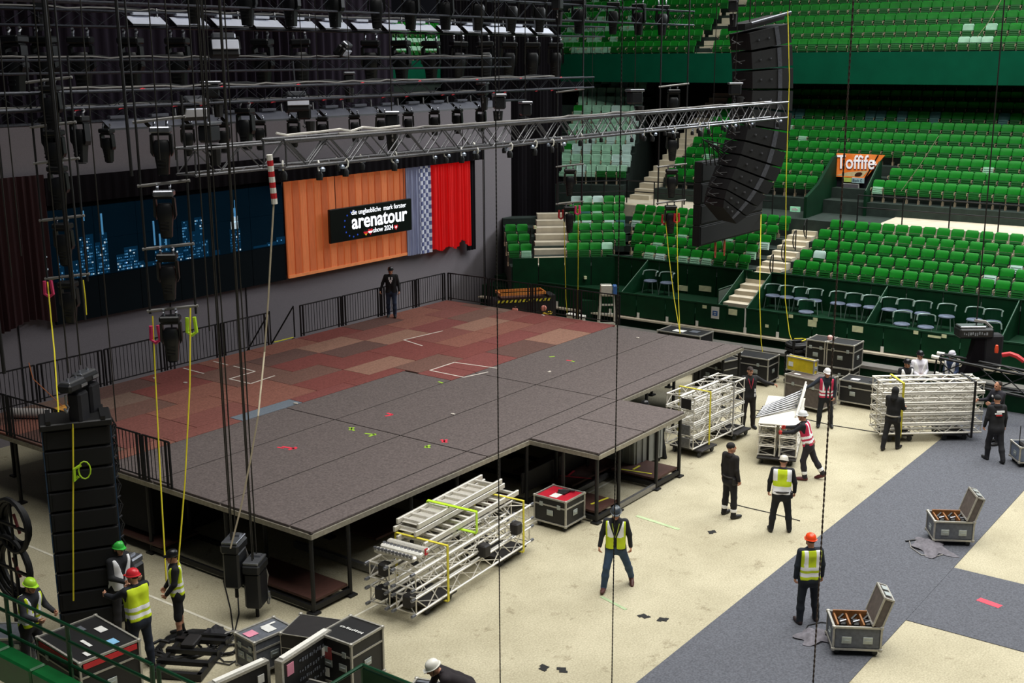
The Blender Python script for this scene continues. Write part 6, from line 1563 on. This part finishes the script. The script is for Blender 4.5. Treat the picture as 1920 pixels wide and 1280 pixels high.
# black motor case standing by the green helmeted worker
p = pz(247, 1115, 0); mc = thing('hoist_case', 'black upright motor unit beside the worker in the green helmet', 'equipment', (*pz(252, 1150, 0)[:2], 0), .3)
MB().box((0, 0, .55), (.42, .36, 1.0), bev=.05).build('body', M_PLASTIC, mc); MB().box((0, 0, 1.1), (.44, .3, .14), bev=.03).tube((-.15, 0, 1.18), (.15, 0, 1.18), .025).build('cover_plate', M_CLAMP, mc); MB().path([(.2, 0, .9), (.34, 0, .7), (.3, 0, .3), (.24, 0, .05)], .025).build('cable', M_CABLE, mc, True)
# cable drums at the far left edge
for i, (px, py, r_) in enumerate(((22, 985, .5), (20, 1065, .62))):
    p = px_(px, py, -3.6); dr = thing('cable_drum', ['upper black cable reel at the left picture edge', 'lower black cable reel heap at the left picture edge'][i], 'cable', p)
    for k in range(3):
        MB().path([(.06 * k, r_ * (1 - .12 * k) * math.cos(a), r_ * (1 - .12 * k) * math.sin(a)) for a in np.linspace(0, 2 * PI, 19)[:-1]], .05, 6, closed=True).build('cable_ring', M_CABLE, dr, True)
    MB().tube((0, -r_, 0), (0, r_, 0), .035).tube((.0, 0, -r_), (0, 0, r_), .03).tube((0, .0, -r_), (0, .0, -p[2]), .04).build('frame', M_BLACK, dr); MB().tube((0, -r_ * .5, -.1), (0, -r_ * .2, .25), .03).build('red_tag', mat('dull_red', '#7a2428', .6), dr)
# ================================================================== green railings of the near stand
gr = thing('green_railing', 'dark green tube railing in the lower left foreground', 'railing', (-5.0, 4.5, 0))
for z, y1 in ((1.8, -6.4), (1.52, -6.4), (1.12, -6.4)): MB().tube((0, 0, z), (0, y1, z), .03, 8).build('rail', M_GREENRAIL, gr, True)
for y in (-.4, -2.6, -4.3, -6.4): MB().tube((0, y, .1), (0, y, 1.8), .035, 8).build('post', M_GREENRAIL, gr, True)
gr2 = thing('green_railing', 'dark green tube railing continuing at the bottom edge', 'railing', (-5.0, -2.05, 0))
for z in (1.8, 1.45): MB().tube((0, 0, z), (0, -2.2, z), .03, 8).build('rail', M_GREENRAIL, gr2, True)
MB().tube((0, 0, .1), (0, 0, 1.8), .035, 8).build('post', M_GREENRAIL, gr2, True)
gp = thing('green_board', 'bright green boards along the foot of the near railing', 'boards', (-5.25, 3.6, 0))
for k in range(4): MB().box((0, -.4 - 1.0 * k, .78), (.3, .96, .5), bev=.03).build('board', mat('green_board', '#0d5a2a', .35), gp)
gq = thing('green_barrier', 'dark green barrier panel left of the bending worker', 'barrier', (-2.42, -3.6, 0))
MB().box((0, -.9, .6), (.05, 1.8, 1.1)).build('panel', M_GREENDK, gq); MB().tube((0, 0, 1.2), (0, -1.8, 1.2), .03, 8).build('rail', M_GREENRAIL, gq); MB().tube((0, 0, 0), (0, 0, 1.2), .035, 8).build('post', M_GREENRAIL, gq); MB().tube((0, 0, 1.2), (-1.2, -.05, 1.2), .03, 8).build('rail', M_GREENRAIL, gq); MB().tube((0, 0, .85), (-1.2, -.05, .85), .02, 8).build('rail', M_GREENRAIL, gq)
# open case the bending worker reaches into
wcx = flight_case('open case with white inserts under the bending worker', (-1.75, -4.25, 0), .35, 1.2, .7, .5, M_CASEBLK, castors=False, handles=1, latches=False, open_lid=1)
for k in range(5): MB().box((-.5 + .25 * k, 0, .38), (.06, .6, .3)).build('insert', M_WHITE if k % 2 else M_CASEGREY, wcx)
# ================================================================== people: one smooth body grown from rounded limbs, clothes over it
import openvdb
SKIN = mat('skin', '#c08a6e', .6, 0, .06, 8)
EYE = mat('eye_dark', '#2a1c18', .5); LIP = mat('lip', '#9a5a4c', .6); HAIR = mat('hair_dark', '#2b211c', .8)
REFL = mat('reflective_tape', '#fbfbfd', .35, 0, .01); 
VESTY = mat('vest_yellow', '#cfe41e', .7, 0, .1); VESTR = mat('vest_red', '#c82850', .7, 0, .12); VESTW = mat('vest_white', '#e8e6f0', .6, 0, .05)
def v3(*a): return np.array(a, float)
def nrm(v): v = np.asarray(v, float); return v / max(1e-9, np.linalg.norm(v))
def rc(a, b, ra, rb, lab, k=.03): return ('rc', np.asarray(a, float), np.asarray(b, float), ra, rb, lab, k)
def el(c, r, lab, k=.02, R=None): return ('el', np.asarray(c, float), np.asarray(r, float), R, None, lab, k)
def sd(p, P):
    if p[0] == 'rc':
        a, b, ra, rb = p[1:5]; ba = b - a; t = np.clip(((P - a) @ ba) / max(1e-9, ba @ ba), 0, 1)
        return np.linalg.norm(P - a - t[..., None] * ba, axis=-1) - (ra + (rb - ra) * t)
    q = P - p[1]
    if p[3] is not None: q = q @ p[3]
    k0 = np.linalg.norm(q / p[2], axis=-1); k1 = np.linalg.norm(q / (p[2] ** 2), axis=-1)
    return k0 * (k0 - 1) / np.maximum(k1, 1e-6)
def bounds(p, pad):
    if p[0] == 'rc':
        r = max(p[3], p[4]) + pad; return np.minimum(p[1], p[2]) - r, np.maximum(p[1], p[2]) + r
    r = max(p[2]) + pad; return p[1] - r, p[1] + r
def grow(prims, vox, clip=None):
    lo = np.min([bounds(p, .03)[0] for p in prims], 0); hi = np.max([bounds(p, .03)[1] for p in prims], 0)
    n = np.ceil((hi - lo) / vox).astype(int) + 1
    A = np.full(n, .2, np.float32)
    ax = [lo[i] + vox * np.arange(n[i]) for i in range(3)]
    for p in prims:
        b0, b1 = bounds(p, p[6] + 2 * vox)
        i0 = np.maximum(0, np.floor((b0 - lo) / vox).astype(int)); i1 = np.minimum(n, np.ceil((b1 - lo) / vox).astype(int) + 1)
        sl = tuple(slice(a, b) for a, b in zip(i0, i1))
        P = np.stack(np.meshgrid(*[ax[i][sl[i]] for i in range(3)], indexing='ij'), -1)
        d = sd(p, P); a = A[sl]; k = p[6]
        h = np.clip(.5 + .5 * (a - d) / k, 0, 1); A[sl] = a * (1 - h) + d * h - k * h * (1 - h)
    if clip is not None:
        P = np.stack(np.meshgrid(*ax, indexing='ij'), -1); A = np.maximum(A, clip(P).astype(np.float32))
    g_ = openvdb.FloatGrid(.2); g_.copyFromArray(A.astype(np.float32))
    pts, quads = g_.convertToQuads(0.0)
    return np.asarray(pts, float) * vox + lo, np.asarray(quads, int)
def labels(prims, pts, quads):
    C = pts[quads].mean(1); D = np.stack([sd(p, C) for p in prims], 0)
    return np.argmin(D, 0)
def to_mesh(name, parts, mats):
    V = []; Fq = []; Mi = []; off = 0
    for pts, quads, mi in parts:
        V.append(pts); Fq.append(quads[:, ::-1] + off); Mi.append(mi); off += len(pts)
    V = np.concatenate(V); Fq = np.concatenate(Fq); Mi = np.concatenate(Mi)
    me = bpy.data.meshes.new(name); me.from_pydata(V.tolist(), [], Fq.tolist())
    for m in mats: me.materials.append(m)
    me.polygons.foreach_set('material_index', Mi.astype(np.int32)); me.polygons.foreach_set('use_smooth', np.ones(len(Fq), bool))
    return me
def rotx(a): c, s = math.cos(a), math.sin(a); return np.array([[1, 0, 0], [0, c, -s], [0, s, c]])
def rotz_(a): c, s = math.cos(a), math.sin(a); return np.array([[c, -s, 0], [s, c, 0], [0, 0, 1]])
STAND_L, STAND_R = ((.05, -.02, -1), (.03, .05, -1)), ((-.05, -.02, -1), (-.03, .05, -1))
HANG_L, HANG_R = ((.16, .03, -1), (.06, -.22, -1)), ((-.16, .03, -1), (-.06, -.22, -1))
def person(label, pos, face, Ht=1.78, lean=0.0, twist=0.0, armL=HANG_L, armR=HANG_R, legL=STAND_L, legR=STAND_R, head=(0, 0), top='#1a1a1e', trousers='#1d1f26', shoes='#141416',
           hair='short', helmet=None, vest=None, curl=.5, shorts=False, bands='full', build=1.0, beard=False, belt=None, print_=None, lanyard=None, cuffs=None, z=0.0, glove=None):
    s = Ht / 1.80
    pel = v3(0, 0, 0); RL = rotz_(twist) @ rotx(lean)          # local -Y is the front; leaning tips the chest forward
    S = lambda x, y, zz: RL @ v3(x, y, zz)
    sh = {1: S(.185 * build, .01, .50), -1: S(-.185 * build, .01, .50)}
    hip = {1: v3(.095, 0, -.03), -1: v3(-.095, 0, -.03)}
    nk = S(0, .012, .555); RH = RL @ rotz_(head[0]) @ rotx(head[1] - lean * .55)
    hd = nk + RL @ v3(0, -.015, .03) + RH @ v3(0, -.005, .105)
    P = []; b = build
    # torso
    for q in (1, -1):
        P += [rc(v3(.085 * q, .005, -.02), S(.075 * q, .0, .18), .118 * b, .105 * b, 'top', .05), rc(S(.075 * q, 0, .18), S(.10 * q, .0, .42), .105 * b, .112 * b, 'top', .05), rc(S(.06 * q, .012, .5), S(.165 * q, .012, .485), .07, .068, 'top', .05)]
    P += [rc(S(0, .005, .44), nk - RL @ v3(0, 0, .005), .10, .06, 'top', .05)]
    P += [rc(v3(.075, .02, -.09), v3(-.075, .02, -.09), .125 * b, .125 * b, 'trousers', .05)]
    torso = [p for p in P]
    # legs
    feet = {}
    for q, lg in ((1, legL), (-1, legR)):
        d1, d2 = nrm(lg[0]), nrm(lg[1]); kn = hip[q] + d1 * .43; an = kn + d2 * .42; feet[q] = an
        lab2 = 'skin' if shorts else 'trousers'
        P += [rc(hip[q] + v3(0, .005, -.03), kn, .102 * b, .072, 'trousers', .04)]
        if shorts: P += [rc(kn + d2 * .06, kn + d2 * .16, .052, .057, 'skin', .02), rc(kn + d2 * .16, an, .056, .042, 'skin', .02), rc(kn - d1 * .02, kn + d2 * .045, .078, .08, 'trousers', .02)]
        else: P += [rc(kn, kn + d2 * .18, .07, .074, 'trousers', .03), rc(kn + d2 * .18, an + d2 * -.0, .074, .06, 'trousers', .03)]
        if shorts: P += [rc(an - d2 * .10, an, .06, .058, 'shoes', .02)]
        fw = nrm(v3(.12 * q + d2[0] * .0, -1, 0)); fdn = v3(0, 0, -1)
        pit = lg[2] if len(lg) > 2 else 0.0
        fw = nrm(fw + v3(0, 0, -pit)); hl = an + v3(0, .035, -.045); bl = hl + fw * .15; to = hl + fw * .235
        P += [rc(hl + v3(0, 0, 0), bl, .045, .043, 'shoes', .02), rc(bl, to, .045, .034, 'shoes', .02), rc(an, hl + fw * .06, .05, .045, 'shoes', .03), rc(hl + fw * .1 + v3(.02, 0, 0), to + v3(.012, 0, 0) - fw * .03, .034, .03, 'shoes', .02)]
        if cuffs: P += [rc(an - d2 * .13, an - d2 * .11, .073, .073, 'cuff', .01)]
    # arms
    hands = {}
    for q, ar in ((1, armL), (-1, armR)):
        d1, d2 = nrm(ar[0]), nrm(ar[1]); e_ = sh[q] + d1 * .285; w_ = e_ + d2 * .245
        P += [rc(sh[q], e_, .068 * b, .052, 'top', .035), rc(e_, w_, .052, .042, 'top', .03)]
        hands[q] = (w_, d2)
    mlow = min(feet[1][2], feet[-1][2]) - .09
    # body mesh
    order = ['top', 'trousers', 'shoes', 'skin', 'hair', 'eye', 'lip', 'cuff', 'glove']
    mt = mat('cloth_top_' + top[1:], top, .85, 0, .18, 7, bump=.3); mtr = mat('cloth_trousers_' + trousers[1:], trousers, .85, 0, .2, 7, bump=.3); msh = mat('shoe_' + shoes[1:], shoes, .6, 0, .15)
    pts, quads = grow(P, .0145); li = labels(P, pts, quads); mi = np.array([order.index(P[i][5]) for i in li])
    parts = [(pts, quads, mi)]
    # hood, belt and back print are part of the clothes
    # head
    Hd = lambda x, y, zz: hd + RH @ v3(x, y, zz)
    he = lambda c, r, lab, k=.015: el(Hd(*c), v3(*r), lab, k, RH)
    hp = [he((0, .012, .035), (.076, .096, .094), 'skin', .02), he((0, -.022, -.035), (.06, .074, .074), 'skin', .03), rc(Hd(0, -.068, -.082), Hd(0, -.06, -.085), .028, .028, 'skin', .02),
          rc(Hd(0, -.09, .022), Hd(0, -.110, -.016), .011, .016, 'skin', .012), rc(Hd(-.012, -.1, -.02), Hd(.012, -.1, -.02), .010, .010, 'skin', .01),
          he((.077, .012, .0), (.013, .024, .034), 'skin', .008), he((-.077, .012, .0), (.013, .024, .034), 'skin', .008),
          rc(Hd(-.04, -.083, .036), Hd(.04, -.083, .036), .012, .012, 'skin', .015),
          he((.031, -.083, .018), (.015, .010, .009), 'eye', .006), he((-.031, -.083, .018), (.015, .010, .009), 'eye', .006),
          rc(Hd(-.02, -.092, -.047), Hd(.02, -.092, -.047), .008, .008, 'lip', .006),
          rc(nk - RL @ v3(0, 0, .06), hd + RH @ v3(0, .02, -.04), .06, .055, 'skin', .025)]
    if hair == 'short': hp += [he((0, .03, .05), (.082, .092, .09), 'hair', .01)]
    if hair == 'hood': hp += [he((0, .028, .03), (.098, .108, .118), 'top', .01), rc(Hd(0, .05, -.07), nk + RL @ v3(0, .05, -.04), .09, .1, 'top', .03)]
    if hair == 'cap': hp += [he((0, .015, .062), (.084, .1, .072), 'hair', .01), he((0, -.1, .075), (.055, .045, .012), 'hair', .01)]
    if hair == 'beanie': hp += [he((0, .018, .06), (.086, .102, .085), 'hair', .01), rc(nk + RL @ v3(-.06, .05, -.02), nk + RL @ v3(.06, .05, -.02), .055, .055, 'top', .03)]
    if beard: hp += [he((0, -.04, -.07), (.052, .05, .04), 'hair', .01)]
    if hair not in ('hood', 'beanie'): hp += [rc(nk + RL @ v3(-.05, .04, -.02), nk + RL @ v3(.05, .04, -.02), .042, .042, 'top', .03)]
    pts, quads = grow(hp, .0075); li = labels(hp, pts, quads); parts.append((pts, quads, np.array([order.index(hp[i][5]) for i in li])))
    # hands: palm, four unequal fingers, thumb from the side of the palm
    for q in (1, -1):
        w_, d = hands[q]; ref = v3(0, -1, .45); th = nrm(ref - d * (ref @ d)); nn = nrm(np.cross(d, th)) * 1.0
        if nn[0] * q > 0: nn = -nn                         # palm faces the body
        hp = []; cq = curl if not isinstance(curl, tuple) else curl[0 if q == 1 else 1]; hl = 'skin' if not glove else 'glove'
        for i, (off_, Ln) in enumerate(((.030, .070), (.010, .080), (-.010, .074), (-.029, .056))):
            a = w_ + d * .015 + th * off_ * .6; k_ = w_ + d * .09 + th * off_ * 1.05
            hp.append(rc(a, k_, .0155, .0135, hl, .012))
            a1 = .35 + cq * 1.1; a2 = .7 + cq * 1.6
            f1 = k_ + (d * math.cos(a1) + nn * math.sin(a1)) * Ln * .5; f2 = f1 + (d * math.cos(a2) + nn * math.sin(a2)) * Ln * .5
            hp += [rc(k_, f1, .0105, .0095, hl, .003), rc(f1, f2, .0095, .008, hl, .003)]
        t0 = w_ + d * .03 + th * .02; t1 = t0 + d * .03 + th * .032 + nn * .012; t2 = t1 + d * .035 + th * .006 + nn * .018 * (1 + cq)
        hp += [rc(t0, t1, .015, .012, hl, .008), rc(t1, t2, .0115, .0095, hl, .003), rc(w_ - d * .06, w_ + d * .02, .027, .025, hl, .012)]
        pts, quads = grow(hp, .0062); parts.append((pts, quads, np.full(len(quads), order.index(hl))))
    mglove = mat('glove_' + glove[1:], glove, .7) if glove else REFL
    mats = [mt, mtr, msh, SKIN, HAIR if hair != 'beanie' else mt, EYE, LIP, REFL, mglove]
    root = thing('person', label, 'person', (pos[0], pos[1], z - mlow * s), math.atan2(face[1], face[0]) + PI / 2)
    root.scale = (s, s, s)
    link('body', to_mesh('body', parts, mats), root)
    # belt / tool pouch
    if belt: 
        m_ = MB(); ring = [(.19 * b * math.cos(a), .142 * b * math.sin(a) + .005, .03) for a in np.linspace(0, 2 * PI, 21)[:-1]]
        m_.path(ring, .022, 6, closed=True); m_.build('belt', mat('belt_' + belt[1:], belt, .6), root, True)
        MB().box((-.2, .06, -.04), (.08, .12, .17), bev=.02).build('tool_pouch', M_CASEBLK, root)
    if vest is not None:
        vm = {'y': VESTY, 'r': VESTR, 'w': VESTW}[vest]
        vp = [(p[0], p[1], p[2], p[3] + .02, p[4] + .02, 'v', p[6]) for p in torso[:-1]]
        Ri = RL.T
        def clip(Pt):
            L = Pt @ RL   # torso frame
            d = np.maximum(-.04 - L[..., 2], L[..., 2] - .535)
            d = np.maximum(d, np.abs(L[..., 0]) - .195 * b)
            d = np.maximum(d, .088 - np.linalg.norm((L - v3(0, -.02, .58)) * v3(1, .75, .75), axis=-1))
            fr = np.minimum(np.abs(L[..., 0]) - .035 - .10 * np.clip((L[..., 2] - .22) / .3, 0, 1), -L[..., 1] * 10 - .3)   # open front
            return np.maximum(d, np.where(L[..., 1] < -.03, -(np.abs(L[..., 0]) - .025 - .11 * np.clip((L[..., 2] - .2) / .32, 0, 1)), -1))
        pts, quads = grow(vp, .0125, clip); C = pts[quads].mean(1) @ RL; u, x = C[:, 2], np.abs(C[:, 0])
        if bands == 'full': rb = ((u > .03) & (u < .10)) | ((u > .15) & (u < .22)) | ((x > .075) & (x < .15) & (u > .22))
        elif bands == 'wide': rb = (u < .15) | ((x > .105) & (u > .27))
        elif bands == 'front': rb = (u > .22) & (x < .16)
        elif bands == 'two': rb = ((u > .02) & (u < .09)) | ((u > .14) & (u < .21))
        elif bands == 'white': rb = (x > .04) | (u < .12)
        elif bands == 'sash': rb = ((u > .02) & (u < .08)) | ((u > .13) & (u < .19)) | ((x > .07) & (x < .12) & (u > .19))
        link('vest', to_mesh('vest', [(pts, quads, rb.astype(int))], [vm, REFL]), root)
    if helmet:
        hm = mat('helmet_' + helmet[1:], helmet, .3, 0, .06, 5); Mh = Matrix(((RH[0][0], RH[0][1], RH[0][2], hd[0]), (RH[1][0], RH[1][1], RH[1][2], hd[1]), (RH[2][0], RH[2][1], RH[2][2], hd[2]), (0, 0, 0, 1)))
        m_ = MB(); M2 = Mh @ Matrix.Translation((0, .012, .05))
        m_.lathe([(.1, -.01), (.098, .02), (.09, .055), (.07, .088), (.04, .105), (0, .11)], 20, 0, M2, 1.0, 1.2)
        m_.lathe([(.1, -.015), (.113, -.018), (.113, -.008), (.1, -.004)], 20, 0, M2, 1.0, 1.22)
        h_ = m_.build('helmet', hm, root, True)
        m_ = MB(); m_.prism([Mh @ Vector((-.07, -.11, .035)), Mh @ Vector((-.045, -.155, .03)), Mh @ Vector((.045, -.155, .03)), Mh @ Vector((.07, -.11, .035))], Mh.to_3x3() @ Vector((0, 0, .012))); m_.build('peak', hm, h_)
        MB().path([Mh @ Vector((-.078, -.01, .03)), Mh @ Vector((-.066, -.04, -.06)), Mh @ Vector((0, -.075, -.108)), Mh @ Vector((.066, -.04, -.06)), Mh @ Vector((.078, -.01, .03))], .006, 5).build('chin_strap', M_BLACK, h_)
    if print_:
        Mt = Matrix(((RL[0][0], RL[0][1], RL[0][2], 0), (RL[1][0], RL[1][1], RL[1][2], 0), (RL[2][0], RL[2][1], RL[2][2], 0), (0, 0, 0, 1)))
        m_ = MB(); side = print_[0]
        for k, (x, zz, w_, h_, mm) in enumerate(print_[1]): m_.box((x, .135 * side, zz), (w_, .02, h_), mm, M=Mt)
        m_.build('chest_print' if side < 0 else 'back_print', [REFL, M_RED, M_BLUE], root)
    if lanyard:
        m_ = MB(); m_.path([RL @ v3(-.07, -.09, .5), RL @ v3(-.04, -.14, .36), RL @ v3(0, -.145, .22), RL @ v3(.04, -.14, .36), RL @ v3(.07, -.09, .5)], .01, 5); m_.build('lanyard', mat('lanyard_' + lanyard[1:], lanyard, .7), root)
    return root
FWD = (.80, .60); BACK = (-.80, -.60); RIGHT = (.60, -.80); LEFT = (-.60, .80)
def mixd(a, b, t): return (a[0] * (1 - t) + b[0] * t, a[1] * (1 - t) + b[1] * t)
P_ = lambda x, y, z=0.0: pz(x, y, z)
# on the stage
person('person in black top with white chest mark walking on the stage', (*P_(735, 594, 1.71)[:2],), BACK, 1.76, .04, armL=((.25, .05, -1), (.1, -.15, -1)), armR=((-.42, .0, -1), (-.3, -.1, -1)), legL=((.03, -.12, -1), (.0, .12, -1)), legR=((-.06, .1, -1), (-.02, .28, -1), .3), helmet='#1c1c20', top='#141417', trousers='#2c3a52', z=1.7,
       print_=(-1, [(-.05, .44, .045, .09, 0), (.05, .44, .045, .09, 0), (0, .36, .09, .08, 0), (0, .3, .04, .05, 0)]))
# walking man in jeans, centre
person('person in jeans and yellow vest walking towards the camera, carrying a rucksack', (*P_(1153, 1103)[:2],), mixd(BACK, LEFT, .12), 1.80, .06, armL=((.30, .10, -1), (.12, -.05, -1)), armR=((-.30, .02, -1), (-.18, -.25, -1)), legL=((.34, .24, -1), (.22, .62, -1), .5), legR=((-.18, -.34, -1), (-.12, .02, -1)), head=(0, .22),
       helmet='#3c444c', vest='y', bands='front', top='#1b1d22', trousers='#31465e', shoes='#4a2420', lanyard='#a8b83a')
# black hooded worker, standing
person('person in black hooded jacket and cap standing alone on the beige floor', (*P_(1367, 968)[:2],), mixd(FWD, RIGHT, .62), 1.80, -.02, head=(-.35, -.05), armL=((.18, .0, -1), (.1, -.1, -1)), armR=((-.18, .05, -1), (-.12, -.2, -1)), legL=((.10, -.02, -1), (.06, .05, -1)), legR=((-.12, .02, -1), (-.05, .04, -1)), hair='beanie', top='#1c1819', trousers='#17161a', cuffs=True, belt='#2a2624')
# yellow vest back with white helmet
person('person with white helmet and yellow vest seen from behind near the cart', (*P_(1462, 996)[:2],), mixd(FWD, RIGHT, .1), 1.76, .10, twist=-.15, armL=((.28, .0, -1), (.05, -.15, -1)), armR=((-.30, .05, -1), (-.05, -.25, -1)), legL=((.16, .02, -1), (.1, .05, -1)), legR=((-.16, -.03, -1), (-.1, .06, -1)), head=(-.3, .3), helmet='#d8d4c8', vest='y', bands='wide', top='#17181c', trousers='#15171c', belt='#23201e', build=1.06)
# orange helmet
person('person with orange helmet and reflective vest standing on the grey mat', (*P_(1512, 1168)[:2],), mixd(FWD, RIGHT, -.12), 1.78, .02, armL=((.2, .03, -1), (.05, -.12, -1)), armR=((-.22, .02, -1), (-.06, -.15, -1)), legL=((.10, .04, -1), (.02, .02, -1)), legR=((-.14, -.15, -1), (-.12, .02, -1)), head=(.15, .05), helmet='#ee4a1e', vest='y', bands='full', top='#1b2430', trousers='#182029', shoes='#2a1a1a')
# red vest pushing the cart
person('person with white helmet and red vest leaning into the truss cart', (*P_(1512, 898)[:2],), mixd(LEFT, FWD, .30), 1.80, .28, armL=((.15, -.75, -.62), (.05, -1, -.15)), armR=((-.15, -.75, -.62), (-.05, -1, -.15)), legL=((.02, -.22, -1), (.02, .16, -1)), legR=((-.04, .38, -1), (-.04, .62, -1), .45), head=(0, -.05), helmet='#e2e4e6', vest='r', bands='full', top='#1b1d24', trousers='#26222a', shoes='#5a2024', cuffs=True, glove='#c0302c', belt='#7a4a30')
# red vest facing the camera
person('person with white helmet and red vest facing the camera by the brown case', (*P_(1545, 800)[:2],), mixd(BACK, LEFT, .15), 1.74, .05, armL=((.25, .0, -1), (-.1, -.25, -1)), armR=((-.75, -.25, -.55), (-.8, -.4, -.35)), legL=((.14, .0, -1), (.08, .05, -1)), legR=((-.12, -.02, -1), (-.05, .05, -1)), head=(.25, .15), helmet='#eceaea', vest='r', bands='sash', top='#1d2430', trousers='#171a20')
# black cap, arm stretched to the frames
person('person in black with cap stretching one arm towards the cart frames', (*P_(1402, 802)[:2],), mixd(BACK, RIGHT, .12), 1.82, .0, armL=((.85, -.1, -.5), (.95, -.2, -.22)), armR=((-.28, .08, -1), (.1, .1, -1)), legL=((.08, -.02, -1), (.04, .04, -1)), legR=((-.08, .0, -1), (-.02, .05, -1)), hair='cap', top='#1d1c1e', trousers='#201a1a', lanyard='#c03048', print_=(-1, [(.12, .16, .035, .1, 0), (.12, .03, .035, .09, 0)]))
# hooded worker pushing the wide stack
person('person in black hood walking with hands on the wide truss stack', (*P_(1670, 842)[:2],), mixd(FWD, RIGHT, .45), 1.76, .10, armL=((.2, -.45, -.85), (.1, -.8, -.2)), armR=((-.15, -.3, -.9), (.15, -.85, -.2)), legL=((.06, .30, -1), (.03, .32, -1), .3), legR=((-.06, -.30, -1), (-.03, -.02, -1)), hair='hood', top='#101012', trousers='#101013', shoes='#1a1618', belt='#8a8478')
# two men in white vests behind the stack
person('left person of the pair in white vests behind the wide stack', (19.35, -4.62), mixd(BACK, RIGHT, .2), 1.74, .05, armL=((.2, .0, -1), (-.4, -.7, -.5)), armR=((-.2, .0, -1), (.4, -.7, -.5)), head=(.2, .1), helmet='#1c1c20', vest='w', bands='white', top='#191b20', trousers='#17181c')
person('right person of the pair in white vests with crossed hands', (20.3, -4.40 - .30), mixd(BACK, RIGHT, .1), 1.80, .03, armL=((.2, .0, -1), (-.55, -.75, -.3)), armR=((-.2, .0, -1), (.55, -.75, -.3)), helmet='#1c1c20', vest='w', bands='white', top='#e4e2ee', trousers='#17181c')
# partly hidden behind the black truss
person('person half hidden behind the black box truss in white vest', (21.15, -5.42), mixd(BACK, LEFT, .6), 1.74, .1, armL=((.2, -.2, -1), (.0, -.8, -.4)), helmet='#e0dce8', vest='w', bands='white', top='#2a3a5a', trousers='#1b1c22')
# two workers right of the wide stack
person('person in black jacket with white and red back print walking away', (*P_(1862, 864)[:2],), mixd(FWD, LEFT, .05), 1.80, .12, armL=((.22, .02, -1), (.08, -.25, -1)), armR=((-.22, .05, -1), (-.06, -.15, -1)), legL=((.05, -.28, -1), (.02, .02, -1)), legR=((-.06, .22, -1), (-.02, .45, -1), .4), hair='beanie', top='#17181c', trousers='#191a20', print_=(1, [(-.04, .40, .2, .05, 0), (.02, .345, .18, .03, 0), (.0, .30, .16, .03, 1)]))
person('person in dark jacket holding the right end of the wide stack', (*P_(1866, 832)[:2],), mixd(LEFT, BACK, .25), 1.80, .12, armL=((.15, -.6, -.8), (.0, -1, .05)), armR=((-.2, -.5, -.85), (-.1, -.95, .0)), legL=((.06, -.2, -1), (.02, .1, -1)), legR=((-.06, .12, -1), (-.02, .2, -1)), hair='short', top='#1d1c26', trousers='#191a20', print_=(-1, [(-.06, .42, .05, .05, 0)]))
person('person in olive clothes cut by the right picture edge', (20.4, -8.3), BACK, 1.8, .05, hair='short', top='#3c4030', trousers='#2e3026')
# under the thrust behind the grey bin
person('person bending behind the grey bin under the stage thrust', (11.75, -.75), mixd(LEFT, FWD, .35), 1.72, .75, armL=((.1, -.7, -.7), (.0, -.8, -.5)), armR=((-.1, -.7, -.7), (.0, -.8, -.5)), legL=((.08, -.2, -1), (.04, .3, -1)), legR=((-.08, .1, -1), (-.02, .2, -1)), head=(0, -.1), helmet='#1b1b1e', top='#121316', trousers='#14151a')
# lower left group
person('person with lime helmet behind the green railing at far left', (*P_(66, 1258)[:2],), mixd(RIGHT, BACK, .30), 1.76, .12, armL=((.25, -.35, -1), (-.2, -.95, -.25)), armR=((-.25, -.35, -1), (.25, -.95, -.25)), legL=((.10, -.1, -1), (.06, .1, -1)), legR=((-.10, .06, -1), (-.05, .1, -1)), head=(0, .15), helmet='#aee03a', vest='y', bands='full', top='#23242a', trousers='#1b1b20')
person('person with green helmet standing behind the loudspeaker tower', (*P_(233, 1188)[:2],), mixd(RIGHT, BACK, .35), 1.84, .03, armL=((.15, -.3, -1), (-.3, -.9, -.2)), armR=((-.2, -.2, -1), (.3, -.9, -.2)), helmet='#3fbf4a', vest='w', bands='white', top='#1b1c20', trousers='#2b2a2e', head=(0, .1))
person('person with red helmet and yellow vest reaching to the loudspeaker tower', (*P_(268, 1252)[:2],), mixd(LEFT, FWD, .45), 1.84, .10, armL=((.2, -.75, -.5), (.0, -1, -.1)), armR=((-.2, -.75, -.55), (.05, -1, -.15)), legL=((.08, -.05, -1), (.03, .06, -1)), legR=((-.08, .06, -1), (-.03, .08, -1)), head=(.35, .05), helmet='#d8303a', vest='y', bands='two', top='#171a22', trousers='#1a2230', build=1.04)
person('person with black helmet in shorts looking at the yellow ropes', (*P_(338, 1194)[:2],), mixd(LEFT, BACK, .25), 1.72, .03, armL=((.15, -.15, -1), (-.2, -.6, -.8)), armR=((-.15, -.15, -1), (.2, -.6, -.8)), legL=((.08, -.04, -1), (.03, .03, -1)), legR=((-.09, .06, -1), (-.03, .05, -1)), head=(.0, .1), helmet='#16171a', vest='y', bands='full', top='#14151a', trousers='#141519', shorts=True)
# bending worker at the bottom edge
person('person with white helmet bending over an open case at the bottom edge', (-1.55, -5.0), mixd(LEFT, BACK, .25), 1.78, 1.05, armL=((.15, -.35, -1), (.0, -.3, -1)), armR=((-.15, -.35, -1), (.0, -.3, -1)), legL=((.1, -.3, -1), (.05, .35, -1)), legR=((-.1, -.2, -1), (-.04, .3, -1)), head=(0, .0), helmet='#e6e4da', top='#1a1217', trousers='#1c1a20')
